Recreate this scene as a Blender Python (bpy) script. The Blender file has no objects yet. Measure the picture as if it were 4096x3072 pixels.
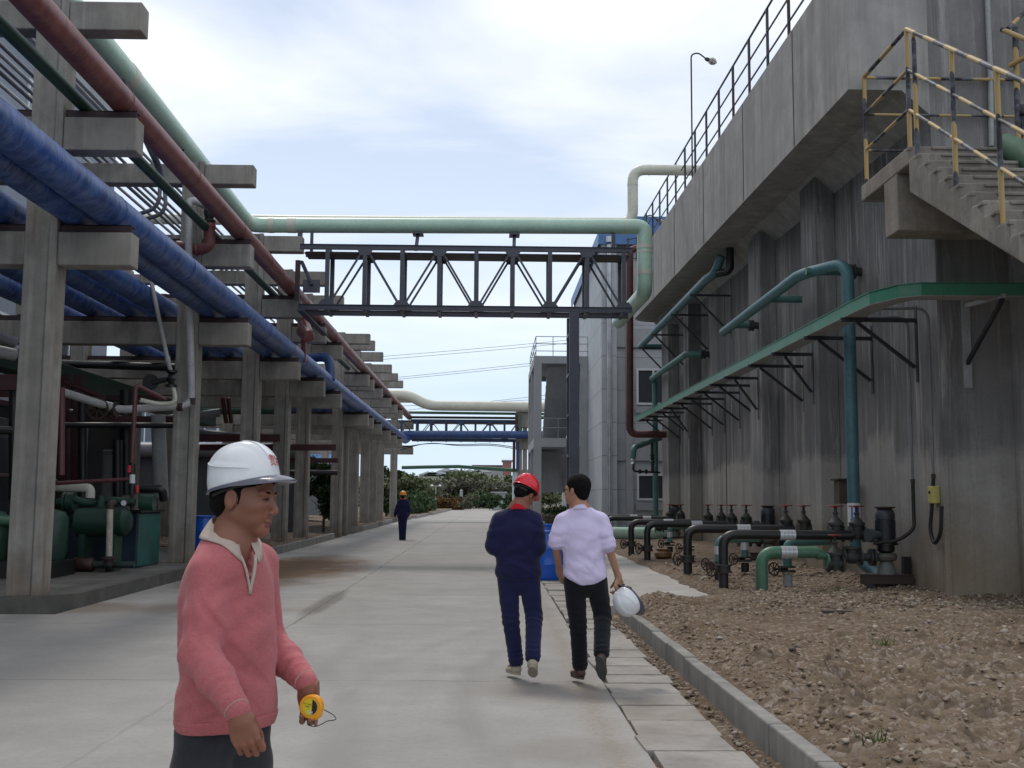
import bpy, math, random
import numpy as np
from mathutils import Vector, Matrix, noise
random.seed(7)
S = bpy.context.scene
COL = S.collection
R = math.radians
# ---------------------------------------------------------------- camera
FP = 4444.0
CAM = Vector((0, 0, 1.5))
_psi = math.atan(85.7 / FP); _th = math.atan(476.6 / FP); _rho = R(0.4)
_f0 = Vector((math.sin(_psi), math.cos(_psi), 0)); _r0 = Vector((math.cos(_psi), -math.sin(_psi), 0))
FW = (_f0 * math.cos(_th) + Vector((0, 0, math.sin(_th)))).normalized()
_u0 = _r0.cross(FW).normalized()
RT = (_r0 * math.cos(_rho) + _u0 * math.sin(_rho)).normalized()
UPV = (_u0 * math.cos(_rho) - _r0 * math.sin(_rho)).normalized()
cd = bpy.data.cameras.new("camera"); cam = bpy.data.objects.new("camera", cd); COL.objects.link(cam)
cd.sensor_width = 36; cd.lens = 36 * FP / 4096; cd.clip_start = 0.05; cd.clip_end = 3000
cam.matrix_world = Matrix(((RT.x, UPV.x, -FW.x, 0), (RT.y, UPV.y, -FW.y, 0), (RT.z, UPV.z, -FW.z, CAM.z), (0, 0, 0, 1)))
S.camera = cam
def ray(u, v): return FW + RT * ((u - 2048) / FP) - UPV * ((v - 1536) / FP)
def at(u, v, Y): d = ray(u, v); return CAM + d * (Y / d.y)
def atX(u, v, X): d = ray(u, v); return CAM + d * (X / d.x)
def atZ(u, v, z): d = ray(u, v); return CAM + d * ((z - CAM.z) / d.z)
def ground(y):
    if y < 10: return 0.0
    if y < 70: return (y - 10) / 60 * .33
    if y < 150: return .33 + (y - 70) / 80 * .2
    return .53
# ---------------------------------------------------------------- mesh builder
class MB:
    def __init__(s): s.v = []; s.f = []
    def add(s, vs, fs):
        o = len(s.v); s.v += [tuple(p) for p in vs]; s.f += [tuple(i + o for i in f) for f in fs]; return s
    def box(s, x0, x1, y0, y1, z0, z1):
        return s.add([(x0,y0,z0),(x1,y0,z0),(x1,y1,z0),(x0,y1,z0),(x0,y0,z1),(x1,y0,z1),(x1,y1,z1),(x0,y1,z1)],
                     [(0,3,2,1),(4,5,6,7),(0,1,5,4),(1,2,6,5),(2,3,7,6),(3,0,4,7)])
    def bar(s, p0, p1, w, h, up=(0,0,1)):
        p0 = Vector(p0); p1 = Vector(p1); d = (p1 - p0).normalized(); up = Vector(up)
        if abs(d.dot(up)) > .98: up = Vector((0,1,0))
        a = d.cross(up).normalized(); b = a.cross(d).normalized()
        vs = [p + a*(i*w/2) + b*(j*h/2) for p in (p0, p1) for (i, j) in ((-1,-1),(1,-1),(1,1),(-1,1))]
        return s.add(vs, [(0,1,2,3),(7,6,5,4),(0,4,5,1),(1,5,6,2),(2,6,7,3),(3,7,4,0)])
    def tube(s, pts, r, n=12, cap=True):
        pts = [Vector(p) for p in pts]; m = len(pts)
        rs = r if isinstance(r, (list, tuple)) else [r]*m
        t = [(pts[min(i+1,m-1)] - pts[max(i-1,0)]).normalized() for i in range(m)]
        ref = Vector((0,0,1)) if abs(t[0].z) < .9 else Vector((1,0,0))
        a = t[0].cross(ref).normalized(); vs = []
        for i in range(m):
            a = (a - t[i]*a.dot(t[i])).normalized(); b = t[i].cross(a)
            for k in range(n):
                w = 2*math.pi*k/n; vs.append(pts[i] + (a*math.cos(w) + b*math.sin(w))*rs[i])
        fs = [(i*n+k, i*n+(k+1)%n, (i+1)*n+(k+1)%n, (i+1)*n+k) for i in range(m-1) for k in range(n)]
        if cap: fs += [tuple(range(n-1,-1,-1)), tuple((m-1)*n+k for k in range(n))]
        return s.add(vs, fs)
    def disc(s, c, axis, r, h, n=16):
        c = Vector(c); a = Vector(axis).normalized(); return s.tube([c - a*h/2, c + a*h/2], r, n)
    def lathe(s, c, prof, n=20, axis=(0,0,1)):
        c = Vector(c); ax = Vector(axis).normalized()
        ref = Vector((1,0,0)) if abs(ax.x) < .9 else Vector((0,1,0))
        a = ax.cross(ref).normalized(); b = ax.cross(a); vs = []
        for (r, h) in prof:
            for k in range(n):
                w = 2*math.pi*k/n; vs.append(c + ax*h + (a*math.cos(w) + b*math.sin(w))*r)
        m = len(prof)
        fs = [(i*n+k, i*n+(k+1)%n, (i+1)*n+(k+1)%n, (i+1)*n+k) for i in range(m-1) for k in range(n)]
        fs += [tuple(range(n-1,-1,-1)), tuple((m-1)*n+k for k in range(n))]
        return s.add(vs, fs)
    def torus(s, c, axis, R0, r, n=20, m=8):
        c = Vector(c); ax = Vector(axis).normalized()
        ref = Vector((1,0,0)) if abs(ax.x) < .9 else Vector((0,1,0))
        a = ax.cross(ref).normalized(); b = ax.cross(a); vs = []
        for k in range(n):
            w = 2*math.pi*k/n; d = a*math.cos(w) + b*math.sin(w)
            for j in range(m):
                q = 2*math.pi*j/m; vs.append(c + d*(R0 + r*math.cos(q)) + ax*r*math.sin(q))
        fs = [(k*m+j, ((k+1)%n)*m+j, ((k+1)%n)*m+(j+1)%m, k*m+(j+1)%m) for k in range(n) for j in range(m)]
        return s.add(vs, fs)
    def prism(s, poly, axis, d0, d1):
        # poly: 2D points; axis 'x','y','z' is the extrusion axis
        def P(p, d):
            return {'x': (d, p[0], p[1]), 'y': (p[0], d, p[1]), 'z': (p[0], p[1], d)}[axis]
        n = len(poly); vs = [P(p, d0) for p in poly] + [P(p, d1) for p in poly]
        fs = [tuple(range(n-1,-1,-1)), tuple(range(n, 2*n))] + [(i, (i+1)%n, n+(i+1)%n, n+i) for i in range(n)]
        return s.add(vs, fs)
    def build(s, name, mat, parent=None, smooth=False, bevel=0, sub=0):
        off = Vector(parent_world(parent)) if parent else Vector((0,0,0))
        me = bpy.data.meshes.new(name)
        me.from_pydata([(p[0]-off.x, p[1]-off.y, p[2]-off.z) for p in s.v], [], s.f)
        me.update()
        import bmesh
        bm = bmesh.new(); bm.from_mesh(me); bmesh.ops.recalc_face_normals(bm, faces=bm.faces); bm.to_mesh(me); bm.free()
        o = bpy.data.objects.new(name, me); COL.objects.link(o)
        if mat: me.materials.append(mat)
        if parent: o.parent = parent
        if smooth:
            for p in me.polygons: p.use_smooth = True
            try: me.set_sharp_from_angle(angle=R(42))
            except Exception: pass
        if bevel:
            b = o.modifiers.new("bevel", 'BEVEL'); b.width = bevel; b.segments = 2; b.limit_method = 'ANGLE'; b.angle_limit = R(40)
        return o
    def build_split(s, name, mat, parent=None, smooth=False, bevel=0):
        # every loose piece becomes an object of its own
        par = list(range(len(s.v)))
        def find(i):
            while par[i] != i: par[i] = par[par[i]]; i = par[i]
            return i
        for f in s.f:
            for a in f[1:]: par[find(a)] = find(f[0])
        g = {}
        for f in s.f: g.setdefault(find(f[0]), []).append(f)
        for fs in g.values():
            idx = sorted({i for f in fs for i in f}); mp = {i: k for k, i in enumerate(idx)}
            q = MB(); q.v = [s.v[i] for i in idx]; q.f = [tuple(mp[i] for i in f) for f in fs]
            q.build(name, mat, parent, smooth, bevel)
def parent_world(p):
    v = Vector((0,0,0))
    while p: v += p.location; p = p.parent
    return v
def round_path(pts, rad, n=7):
    pts = [Vector(p) for p in pts]; out = [pts[0]]
    for i in range(1, len(pts)-1):
        p = pts[i]; a = pts[i-1]-p; b = pts[i+1]-p
        r = min(rad, a.length*.48, b.length*.48); A = p + a.normalized()*r; B = p + b.normalized()*r
        for k in range(n+1):
            t = k/n; out.append(A*(1-t)**2 + p*2*t*(1-t) + B*t*t)
    out.append(pts[-1]); return out
def subdiv(p0, p1, n): return [Vector(p0).lerp(Vector(p1), i/n) for i in range(n+1)]
# ---------------------------------------------------------------- tagging
def tag(o, label=None, cat=None, group=None, kind=None):
    if label: o['label'] = label
    if cat: o['category'] = cat
    if group: o['group'] = group
    if kind: o['kind'] = kind
    return o
def thing(name, label, cat, loc=(0,0,0), group=None, rz=0):
    o = bpy.data.objects.new(name, None); COL.objects.link(o); o.location = loc; o.empty_display_size = .2
    o.rotation_euler = (0,0,rz)
    return tag(o, label, cat, group)
def dup(root, loc, label=None, rz=None, group=None):
    r = root.copy(); COL.objects.link(r); r.location = loc
    if rz is not None: r.rotation_euler = (0,0,rz)
    if label: r['label'] = label
    if group: r['group'] = group
    for ch in list(root.children):
        c = ch.copy(); COL.objects.link(c); c.parent = r
        for g in list(ch.children):
            d = g.copy(); COL.objects.link(d); d.parent = c
    return r
# ---------------------------------------------------------------- materials
def lin(c): return tuple(((x/255)/12.92 if x/255 <= .04045 else ((x/255+.055)/1.055)**2.4) for x in c)
class NT:
    def __init__(s, name):
        s.m = bpy.data.materials.new(name); s.m.use_nodes = True; s.t = s.m.node_tree; s.n = s.t.nodes; s.l = s.t.links
        s.b = s.n['Principled BSDF']; s.pos = None
    def new(s, typ, **kw):
        x = s.n.new(typ)
        for k, v in kw.items(): setattr(x, k, v)
        return x
    def P(s):
        if not s.pos: s.pos = s.new('ShaderNodeNewGeometry').outputs['Position']
        return s.pos
    def mapping(s, scale=(1,1,1), loc=(0,0,0), src=None):
        m = s.new('ShaderNodeMapping'); m.inputs['Scale'].default_value = scale; m.inputs['Location'].default_value = loc
        s.l.new(src or s.P(), m.inputs['Vector']); return m.outputs[0]
    def noise(s, scale=1, detail=4, rough=.6, vscale=(1,1,1), loc=(0,0,0), src=None, dist=0):
        n = s.new('ShaderNodeTexNoise'); n.inputs['Scale'].default_value = scale; n.inputs['Detail'].default_value = detail
        n.inputs['Roughness'].default_value = rough; n.inputs['Distortion'].default_value = dist
        s.l.new(s.mapping(vscale, loc, src), n.inputs['Vector']); return n.outputs['Fac']
    def ramp(s, fac, a, b, c0=(0,0,0,1), c1=(1,1,1,1)):
        r = s.new('ShaderNodeValToRGB'); e = r.color_ramp.elements; e[0].position = a; e[1].position = b
        e[0].color = c0; e[1].color = c1; s.l.new(fac, r.inputs[0]); return r.outputs[0]
    def math(s, op, a, b=0, clamp=False):
        m = s.new('ShaderNodeMath', operation=op); m.use_clamp = clamp
        for i, q in enumerate((a, b)):
            if hasattr(q, 'is_linked'): s.l.new(q, m.inputs[i])
            else: m.inputs[i].default_value = q
        return m.outputs[0]
    def mix(s, fac, a, b, mode='MIX'):
        m = s.new('ShaderNodeMix', data_type='RGBA', blend_type=mode)
        for i, q in ((0, fac), (6, a), (7, b)):
            if hasattr(q, 'is_linked'): s.l.new(q, m.inputs[i])
            else: m.inputs[i].default_value = q if i == 0 else (*q[:3], 1)
        return m.outputs[2]
    def sep(s, src=None):
        x = s.new('ShaderNodeSeparateXYZ'); s.l.new(src or s.P(), x.inputs[0]); return x.outputs
    def bump(s, h, strength=.3, dist=.01):
        b = s.new('ShaderNodeBump'); b.inputs['Strength'].default_value = strength; b.inputs['Distance'].default_value = dist
        s.l.new(h, b.inputs['Height']); s.l.new(b.outputs[0], s.b.inputs['Normal'])
    def done(s, col, rough=.8, metal=0, spec=.5):
        if hasattr(col, 'is_linked'): s.l.new(col, s.b.inputs['Base Color'])
        else: s.b.inputs['Base Color'].default_value = (*col[:3], 1)
        if hasattr(rough, 'is_linked'): s.l.new(rough, s.b.inputs['Roughness'])
        else: s.b.inputs['Roughness'].default_value = rough
        s.b.inputs['Metallic'].default_value = metal
        s.b.inputs['Specular IOR Level'].default_value = spec
        return s.m
def sc(c, k): return tuple(x*k for x in c[:3])
def paint(name, c, rough=.5, var=.25, rust=0.0, dirt=.3, scale=3.0, bump=.1, metal=0, rustcol=(.09,.035,.015)):
    t = NT(name)
    n1 = t.noise(scale, 6, .65); n2 = t.noise(scale*9, 4, .7, loc=(3,1,7))
    col = t.mix(t.ramp(n1, .3, .7), sc(c, 1-var), sc(c, 1+var*.6))
    col = t.mix(t.math('MULTIPLY', t.ramp(n2, .45, .75), dirt), col, sc(c, .35))
    if rust:
        n3 = t.noise(scale*2.3, 8, .75, loc=(9,5,2))
        col = t.mix(t.ramp(n3, .72-rust*.3, .78-rust*.3), col, rustcol)
    t.bump(n2, bump, .004)
    return t.done(col, rough, metal)
def concrete(name, c, streak=.4, blotch=.3, warm=None, fine=.3, rough=.9, rustz=False, bump=.4, base_dirt=None):
    t = NT(name)
    big = t.noise(.35, 5, .6); med = t.noise(2.2, 6, .65, loc=(5,2,1)); fi = t.noise(30, 4, .7); st = t.noise(2.6, 5, .7, vscale=(1,1,.06), loc=(1,8,3))
    st2 = t.noise(6.5, 4, .6, vscale=(1,1,.1), loc=(11,8,3))
    col = t.mix(t.ramp(med, .3, .7), sc(c, 1-blotch), sc(c, 1+blotch*.5))
    col = t.mix(t.math('MULTIPLY', t.ramp(st, .42, .68), streak), col, sc(c, .42))
    col = t.mix(t.math('MULTIPLY', t.ramp(st2, .58, .75), streak*.7), col, sc(c, 1.5))
    col = t.mix(t.math('MULTIPLY', t.ramp(fi, .5, .8), fine), col, sc(c, .55))
    if warm: col = t.mix(t.math('MULTIPLY', t.ramp(big, .45, .7), .6), col, warm)
    if rustz:
        rs = t.noise(3.4, 5, .6, vscale=(1.2,1.2,.12), loc=(21,3,3)); col = t.mix(t.math('MULTIPLY', t.ramp(rs, .62, .72), .6), col, (.2,.095,.045))
    if base_dirt:
        z = t.sep()[2]; q = t.math('ADD', z, t.math('MULTIPLY', med, .8))
        k = t.ramp(t.math('MULTIPLY', q, .4), .18, .55, (1,1,1,1), (0,0,0,1))
        col = t.mix(t.math('MULTIPLY', k, .75), col, base_dirt)
    pits = t.noise(75, 3, .8, loc=(2,2,9))
    t.bump(t.math('ADD', t.math('MULTIPLY', fi, .5), t.math('MULTIPLY', pits, .5)), bump, .006)
    return t.done(col, rough, 0, .25)
M = {}
M['rackc'] = concrete('rack_concrete', (.31,.295,.27), .6, .35, (.26,.235,.20), rustz=True, base_dirt=(.17,.125,.085))
M['steel_dark'] = paint('dark_steel', (.022,.024,.032), .5, .3, .15)
M['steel_truss'] = paint('truss_steel', (.055,.06,.085), .45, .25, .1, dirt=.4)
M['steel_in'] = paint('primer_steel', (.035,.018,.02), .6, .3, .2)
M['black'] = paint('black_coating', (.010,.010,.011), .42, .4, 0, dirt=.5, scale=5)
M['rust'] = paint('rusty_iron', (.045,.03,.024), .75, .4, .45)
M['iron'] = paint('cast_iron', (.035,.036,.034), .65, .4, .3)
M['redwheel'] = paint('red_valve_paint', (.22,.035,.03), .55, .35, .3)
M['white_tube'] = paint('white_tube', (.42,.42,.42), .5, .25, .12, dirt=.5)
M['grey_tube'] = paint('grey_tube', (.16,.165,.18), .45, .3, .1)
M['alu'] = paint('aluminium_jacket', (.45,.46,.48), .35, .25, 0, dirt=.4, metal=.7)
def wrapped(name, c, lo, hi, axis=1, warp=9.0):
    # cloth-wrapped painted lagging: helical laps and weathered paint
    t = NT(name)
    w = t.new('ShaderNodeTexWave', wave_type='BANDS', bands_direction='Y' if axis == 1 else 'X', wave_profile='SAW')
    t.l.new(t.P(), w.inputs['Vector']); w.inputs['Scale'].default_value = 1.1; w.inputs['Distortion'].default_value = 2.5
    w.inputs['Detail'].default_value = 2; w.inputs['Detail Scale'].default_value = 1.3
    vs1 = (1.3,2.4,1.3) if axis == 1 else (2.4,1.3,1.3); vs2 = (.9,5.5,.9) if axis == 1 else (5.5,.9,.9)
    n1 = t.noise(1.5, 6, .7, vscale=(1,.8,1)); n2 = t.noise(2.2, 7, .72, vscale=vs1, loc=(4,4,4), dist=.8); n3 = t.noise(4.5, 5, .75, vscale=vs2, dist=1.0)
    col = t.mix(t.ramp(n1, .3, .7), lo, c)
    col = t.mix(t.math('MULTIPLY', t.ramp(n2, .44, .66), .42), col, hi)
    col = t.mix(t.math('MULTIPLY', t.ramp(n3, .55, .72), .3), col, hi)
    col = t.mix(t.math('MULTIPLY', t.ramp(n2, .55, .72), .55), col, sc(lo, .5))
    t.bump(t.math('ADD', t.math('MULTIPLY', w.outputs['Fac'], 1.0), t.math('MULTIPLY', n2, .8)), .55, .012)
    return t.done(col, .45, 0, .5)
M['blue'] = wrapped('blue_lagging', (.010,.060,.29), (.005,.020,.10), (.19,.34,.62))
M['blueX'] = wrapped('blue_lagging_cross', (.02,.065,.22), (.01,.03,.11), (.08,.15,.32), 0)
M['red'] = wrapped('red_lagging', (.19,.045,.042), (.09,.022,.022), (.34,.15,.14))
M['green_dk'] = paint('dark_green_pipe', (.012,.055,.04), .55, .3, .05, dirt=.4)
M['green_lt'] = paint('pale_green_pipe', (.42,.60,.49), .38, .14, 0, dirt=.25, scale=1.5)
M['cream'] = paint('cream_pipe', (.58,.58,.49), .45, .14, .03, dirt=.25, scale=1.5)
M['greenp'] = paint('mid_green_pipe', (.065,.17,.105), .45, .2, .0, dirt=.4)
M['teal'] = paint('teal_pipe', (.065,.16,.145), .5, .22, .05, dirt=.45, scale=2)
M['teal2'] = paint('blue_teal_pipe', (.06,.155,.175), .5, .22, .05, dirt=.45, scale=2)
M['darkred'] = paint('dark_red_pipe', (.085,.022,.022), .6, .35, .1)
M['traygreen'] = paint('green_tray', (.05,.21,.13), .45, .2, .03, dirt=.4)
M['galv'] = paint('galvanised', (.3,.31,.31), .5, .2, .0, dirt=.4)
M['wood'] = paint('dark_box', (.06,.045,.035), .7, .3)
M['yellow_box'] = paint('yellow_box', (.45,.4,.12), .5, .15)
M['barrel'] = paint('blue_plastic', (.005,.085,.45), .32, .15, 0, dirt=.2)
M['rubber'] = paint('black_rubber', (.012,.012,.013), .6, .3)
M['glass'] = None
# ---------------------------------------------------------------- numpy noise
_rng = np.random.RandomState(3)
_tab = _rng.rand(256, 256).astype(np.float32)
def vnoise(x, y):
    xi = np.floor(x).astype(int); yi = np.floor(y).astype(int); fx = x-xi; fy = y-yi
    fx = fx*fx*(3-2*fx); fy = fy*fy*(3-2*fy)
    a = _tab[xi & 255, yi & 255]; b = _tab[(xi+1) & 255, yi & 255]; c = _tab[xi & 255, (yi+1) & 255]; d = _tab[(xi+1) & 255, (yi+1) & 255]
    return (a*(1-fx)+b*fx)*(1-fy) + (c*(1-fx)+d*fx)*fy
def fbm(x, y, o=5, g=.5):
    s = 0; a = 1; t = 0
    for i in range(o): s = s + a*vnoise(x+17.3*i, y-9.1*i); t += a; a *= g; x = x*2.03; y = y*2.03
    return s/t - .5
def np_mesh(name, V, F, mat, smooth=True):
    me = bpy.data.meshes.new(name); nv = len(V); nf = len(F); k = F.shape[1]
    me.vertices.add(nv); me.vertices.foreach_set('co', np.ascontiguousarray(V, dtype=np.float32).ravel())
    me.loops.add(nf*k); me.loops.foreach_set('vertex_index', np.ascontiguousarray(F, dtype=np.int32).ravel())
    me.polygons.add(nf); me.polygons.foreach_set('loop_start', np.arange(0, nf*k, k, dtype=np.int32))
    me.update(calc_edges=True); me.validate()
    if smooth: me.polygons.foreach_set('use_smooth', np.ones(len(me.polygons), dtype=bool))
    if mat: me.materials.append(mat)
    o = bpy.data.objects.new(name, me); COL.objects.link(o); return o
def gridmesh(name, xs, ys, hfun, mat):
    X, Y = np.meshgrid(xs, ys, indexing='ij'); Z = hfun(X, Y)
    V = np.stack([X, Y, Z], -1).reshape(-1, 3); n, m = len(xs), len(ys)
    I = (np.arange(n-1)[:, None]*m + np.arange(m-1)[None, :]).ravel()
    return np_mesh(name, V, np.stack([I, I+m, I+m+1, I+1], -1), mat)
def gnd_np(Y): return np.interp(Y, [-100, 10, 70, 150, 2000], [0, 0, .33, .53, .53])
# ---------------------------------------------------------------- materials of the ground
def road_mat():
    t = NT('road_concrete'); x, y, z = t.sep()
    big = t.noise(.25, 5, .6); med = t.noise(1.3, 7, .68, loc=(3,3,3)); fi = t.noise(22, 5, .75); grit = t.noise(110, 2, .6)
    stretch = t.noise(1.0, 5, .65, vscale=(1.2,.12,1), loc=(8,2,1))
    col = t.mix(t.ramp(med, .28, .72), (.26,.25,.234), (.36,.346,.325))
    col = t.mix(t.math('MULTIPLY', t.ramp(big, .42, .64), .6), col, (.25,.238,.222))
    col = t.mix(t.math('MULTIPLY', t.ramp(stretch, .5, .75), .22), col, (.23,.215,.20))
    col = t.mix(t.math('MULTIPLY', t.ramp(fi, .48, .74), .42), col, (.20,.185,.165))
    col = t.mix(t.math('MULTIPLY', t.ramp(fi, .2, .42, (1,1,1,1), (0,0,0,1)), .25), col, (.50,.49,.47))
    # tyre tracks (faint rubber arcs)
    for (cx, cy, rad, w, k) in ((9.0, 9.0, 9.2, .10, .5), (-14.0, 6.0, 13.2, .12, .35), (10.5, 8.5, 11.6, .09, .35), (-20, 12, 18.6, .1, .28), (3, -4, 9.8, .1, .25)):
        dx = t.math('SUBTRACT', x, cx); dy = t.math('SUBTRACT', y, cy)
        d = t.math('SQRT', t.math('ADD', t.math('MULTIPLY', dx, dx), t.math('MULTIPLY', dy, dy)))
        d = t.math('ADD', d, t.math('MULTIPLY', med, .25))
        q = t.math('ABSOLUTE', t.math('SUBTRACT', d, rad+.12))
        m_ = t.math('MULTIPLY', t.ramp(q, w*.3, w*1.7, (1,1,1,1), (0,0,0,1)), t.math('MULTIPLY', t.ramp(stretch, .35, .6), k))
        col = t.mix(m_, col, (.20,.19,.18))
    # brown drain stain by the left bed
    wob = t.math('MULTIPLY', t.math('SUBTRACT', t.noise(.9, 6, .7, vscale=(1,.6,1)), .5), 5.5)
    for (cx, cy, sx, sy, k, cc) in ((-4.4, 24.0, 1.9, 6.0, .95, (.12,.068,.032)), (-6.0, 15.6, 3.6, .9, .6, (.17,.12,.08)), (.55, 9.1, .75, .55, .5, (.19,.165,.14)),
                                    (-2.38, 16.6, .2, 2.4, .6, (.09,.08,.07)), (.45, 7.0, .5, .4, .3, (.2,.18,.16))):
        a = t.math('DIVIDE', t.math('SUBTRACT', x, cx), sx); b = t.math('DIVIDE', t.math('SUBTRACT', y, cy), sy)
        d = t.math('ADD', t.math('MULTIPLY', a, a), t.math('MULTIPLY', b, b))
        d = t.math('ADD', d, t.math('MULTIPLY', wob, .3))
        m_ = t.math('MULTIPLY', t.ramp(d, .25, 1.0, (1,1,1,1), (0,0,0,1)), k)
        col = t.mix(m_, col, cc)
    # sandy strip beside the drain covers
    wx = t.math('ADD', x, t.math('MULTIPLY', t.math('SUBTRACT', med, .5), .25))
    q = t.math('ABSOLUTE', t.math('SUBTRACT', wx, .78)); col = t.mix(t.math('MULTIPLY', t.ramp(q, .0, .16, (1,1,1,1), (0,0,0,1)), t.math('MULTIPLY', t.ramp(fi, .3, .6), .55)), col, (.22,.165,.11))
    # joints
    wj = t.math('MULTIPLY', t.math('SUBTRACT', t.noise(3, 4, .7), .5), .07)
    yy = t.math('ADD', y, wj); fr = t.math('ABSOLUTE', t.math('SUBTRACT', t.math('FRACT', t.math('DIVIDE', t.math('SUBTRACT', yy, 7.55), 4.15)), .5))
    brk = t.ramp(t.noise(.8, 3, .6, loc=(5,5,5)), .35, .6)
    j1 = t.math('MULTIPLY', t.ramp(fr, .0018, .0045, (1,1,1,1), (0,0,0,1)), brk)
    # joint centre at y = 9.62 + n*4.15
    xx = t.math('ADD', x, t.math('MULTIPLY', wj, 1.2)); q = t.math('ABSOLUTE', t.math('ADD', xx, 2.38))
    j2 = t.math('MULTIPLY', t.ramp(q, .006, .022, (1,1,1,1), (0,0,0,1)), t.math('ADD', .25, t.math('MULTIPLY', t.ramp(t.math('MULTIPLY', y, .02), .18, .27), t.math('ADD', .1, t.math('MULTIPLY', brk, .65)))))
    col = t.mix(t.math('MULTIPLY', t.math('MAXIMUM', j1, j2), .62), col, (.055,.048,.042))
    t.bump(t.math('ADD', t.math('MULTIPLY', fi, .6), t.math('MULTIPLY', grit, .4)), .35, .004)
    return t.done(col, .88, 0, .3)
def soil_mat(name, pale=.5):
    t = NT(name)
    big = t.noise(.55, 5, .65); med = t.noise(4, 8, .72, loc=(3,1,1)); fi = t.noise(38, 5, .8); vor = t.new('ShaderNodeTexVoronoi'); vor.inputs['Scale'].default_value = 26
    t.l.new(t.P(), vor.inputs['Vector'])
    col = t.mix(t.ramp(med, .3, .7), (.075,.050,.031), (.20,.145,.098))
    col = t.mix(t.math('MULTIPLY', t.ramp(big, .4, .6), pale), col, (.25,.20,.15))
    hs = t.new('ShaderNodeSeparateColor'); t.l.new(vor.outputs['Color'], hs.inputs[0])
    col = t.mix(t.math('MULTIPLY', t.ramp(hs.outputs[0], .62, .95), .5), col, (.38,.33,.29))
    col = t.mix(t.math('MULTIPLY', t.ramp(hs.outputs[1], .7, .95), .5), col, (.10,.07,.05))
    col = t.mix(t.math('MULTIPLY', t.ramp(fi, .5, .75), .5), col, (.08,.055,.04))
    t.bump(t.math('ADD', t.math('MULTIPLY', fi, .7), t.math('MULTIPLY', vor.outputs['Distance'], -.9)), .8, .02)
    return t.done(col, .95, 0, .15)
M['road'] = road_mat(); M['soil'] = soil_mat('soil', .38); M['soil2'] = soil_mat('soil_bed', .2)
M['kerb'] = concrete('kerb_concrete', (.27,.262,.245), .5, .35, (.24,.21,.17))
M['slab'] = concrete('cover_concrete', (.32,.30,.275), .15, .35, (.27,.23,.185), fine=.5)
M['pathc'] = concrete('path_concrete', (.40,.385,.36), .05, .22, (.33,.29,.25), fine=.35)
# ---------------------------------------------------------------- ground sheets
ysr = np.concatenate([np.arange(-30, 12, 2.0), np.arange(12, 150, 4.0), np.array([150, 200, 260, 330, 500, 900, 1500])])
o = gridmesh('ground', np.linspace(-700, 700, 57), ysr, lambda X, Y: gnd_np(Y) - .12, paint('ground_earth', (.14,.12,.085), .95, .35, 0, scale=.4)); tag(o, kind='structure')
o = gridmesh('road', np.linspace(-60, .97, 9), np.concatenate([np.arange(-12, 14.7, 2.0), [14.75]]), lambda X, Y: gnd_np(Y), M['road']); tag(o, kind='structure')
yr2 = np.concatenate([[14.75], np.arange(16, 150, 4.0), [150, 200, 290]])
o = gridmesh('road', np.array([-5.62, -3, .97]), yr2, lambda X, Y: gnd_np(Y), M['road']); tag(o, kind='structure')
o = gridmesh('drain_bed', np.linspace(.95, 1.80, 24), np.arange(4, 30, .04), lambda X, Y: gnd_np(Y) - .032 + .05*fbm(X*9, Y*9, 5) + .05*np.clip((X-1.5)/.2, 0, 1)*(fbm(X*14+5, Y*5, 4)+.25), M['soil']); tag(o, kind='structure')
_yy = [15.35, 18, 22, 26, 30, 36, 44.]; _pm = MB(); _v = []
for y_ in _yy: _v += [(1.60,y_,ground(y_)-.15),(1.60,y_,ground(y_)+.055),(1.66,y_,ground(y_)+.09),(3.42,y_,ground(y_)+.09),(3.42,y_,ground(y_)-.15)]
_pm.add(_v, [(i*5+j,i*5+j+1,i*5+j+6,i*5+j+5) for i in range(6) for j in range(4)]+[(0,1,2,3,4)]); tag(_pm.build('path', M['pathc'], None), kind='structure')
o = gridmesh('road', np.array([.97, 1.60, 3.4]), np.array([29.9, 36, 44, 60, 100, 150, 290.]), lambda X, Y: gnd_np(Y) - .004 , M['road']); tag(o, kind='structure')
# rough soil on the right
def soil_patch(X, Y):
    q = np.clip((fbm(X*.75+31, Y*.55+7, 3)+.06)*5+.5, 0, 1); return .22+.78*np.maximum(q, np.clip(1-(X-1.9)/.9, 0, 1))
def soil_h(X, Y):
    g = gnd_np(Y)
    edge = np.clip((X-1.82)/.35, 0, 1)
    base = .13 + .05*edge + .05*fbm(X*.7, Y*.7, 3)
    ridge = .06*np.exp(-((X-2.35-.25*fbm(Y*.8, Y*.1, 3))/.35)**2)
    near = .035*np.clip(1-(Y-17)/6, .35, 1)*soil_patch(X, Y)
    cl = fbm(X*3.1, Y*3.1, 6, .62); cl = np.sign(cl)*np.abs(cl)**1.0
    big = np.clip(fbm(X*4.5+9, Y*4.5, 3)-.07, 0, 1)
    h = base + ridge + near*3.6*cl + (.45*big + .09*np.clip(fbm(X*11+3, Y*11, 3, .6), 0, 1))*edge*np.clip(1.2-(Y-6)/9, .15, 1)*soil_patch(X, Y) + .075*soil_patch(X, Y)*(fbm(X*15, Y*15, 4, .65))*edge + .018*fbm(X*60, Y*60, 2)
    wall = .10*np.clip((X-5.4)/1.0, 0, 1)*np.clip((Y-15.5)/2, 0, 1); h = h + wall
    nn = .5*fbm(X*1.6, Y*1.6, 4)
    pathm = np.clip((3.42 + .22*nn*2 - X)/.15, 0, 1)*np.clip((Y-15.75 - .9*nn - .25*np.sin(X*2.2))/.25, 0, 1)
    return g + h*(1-pathm) + .02*pathm
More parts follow.
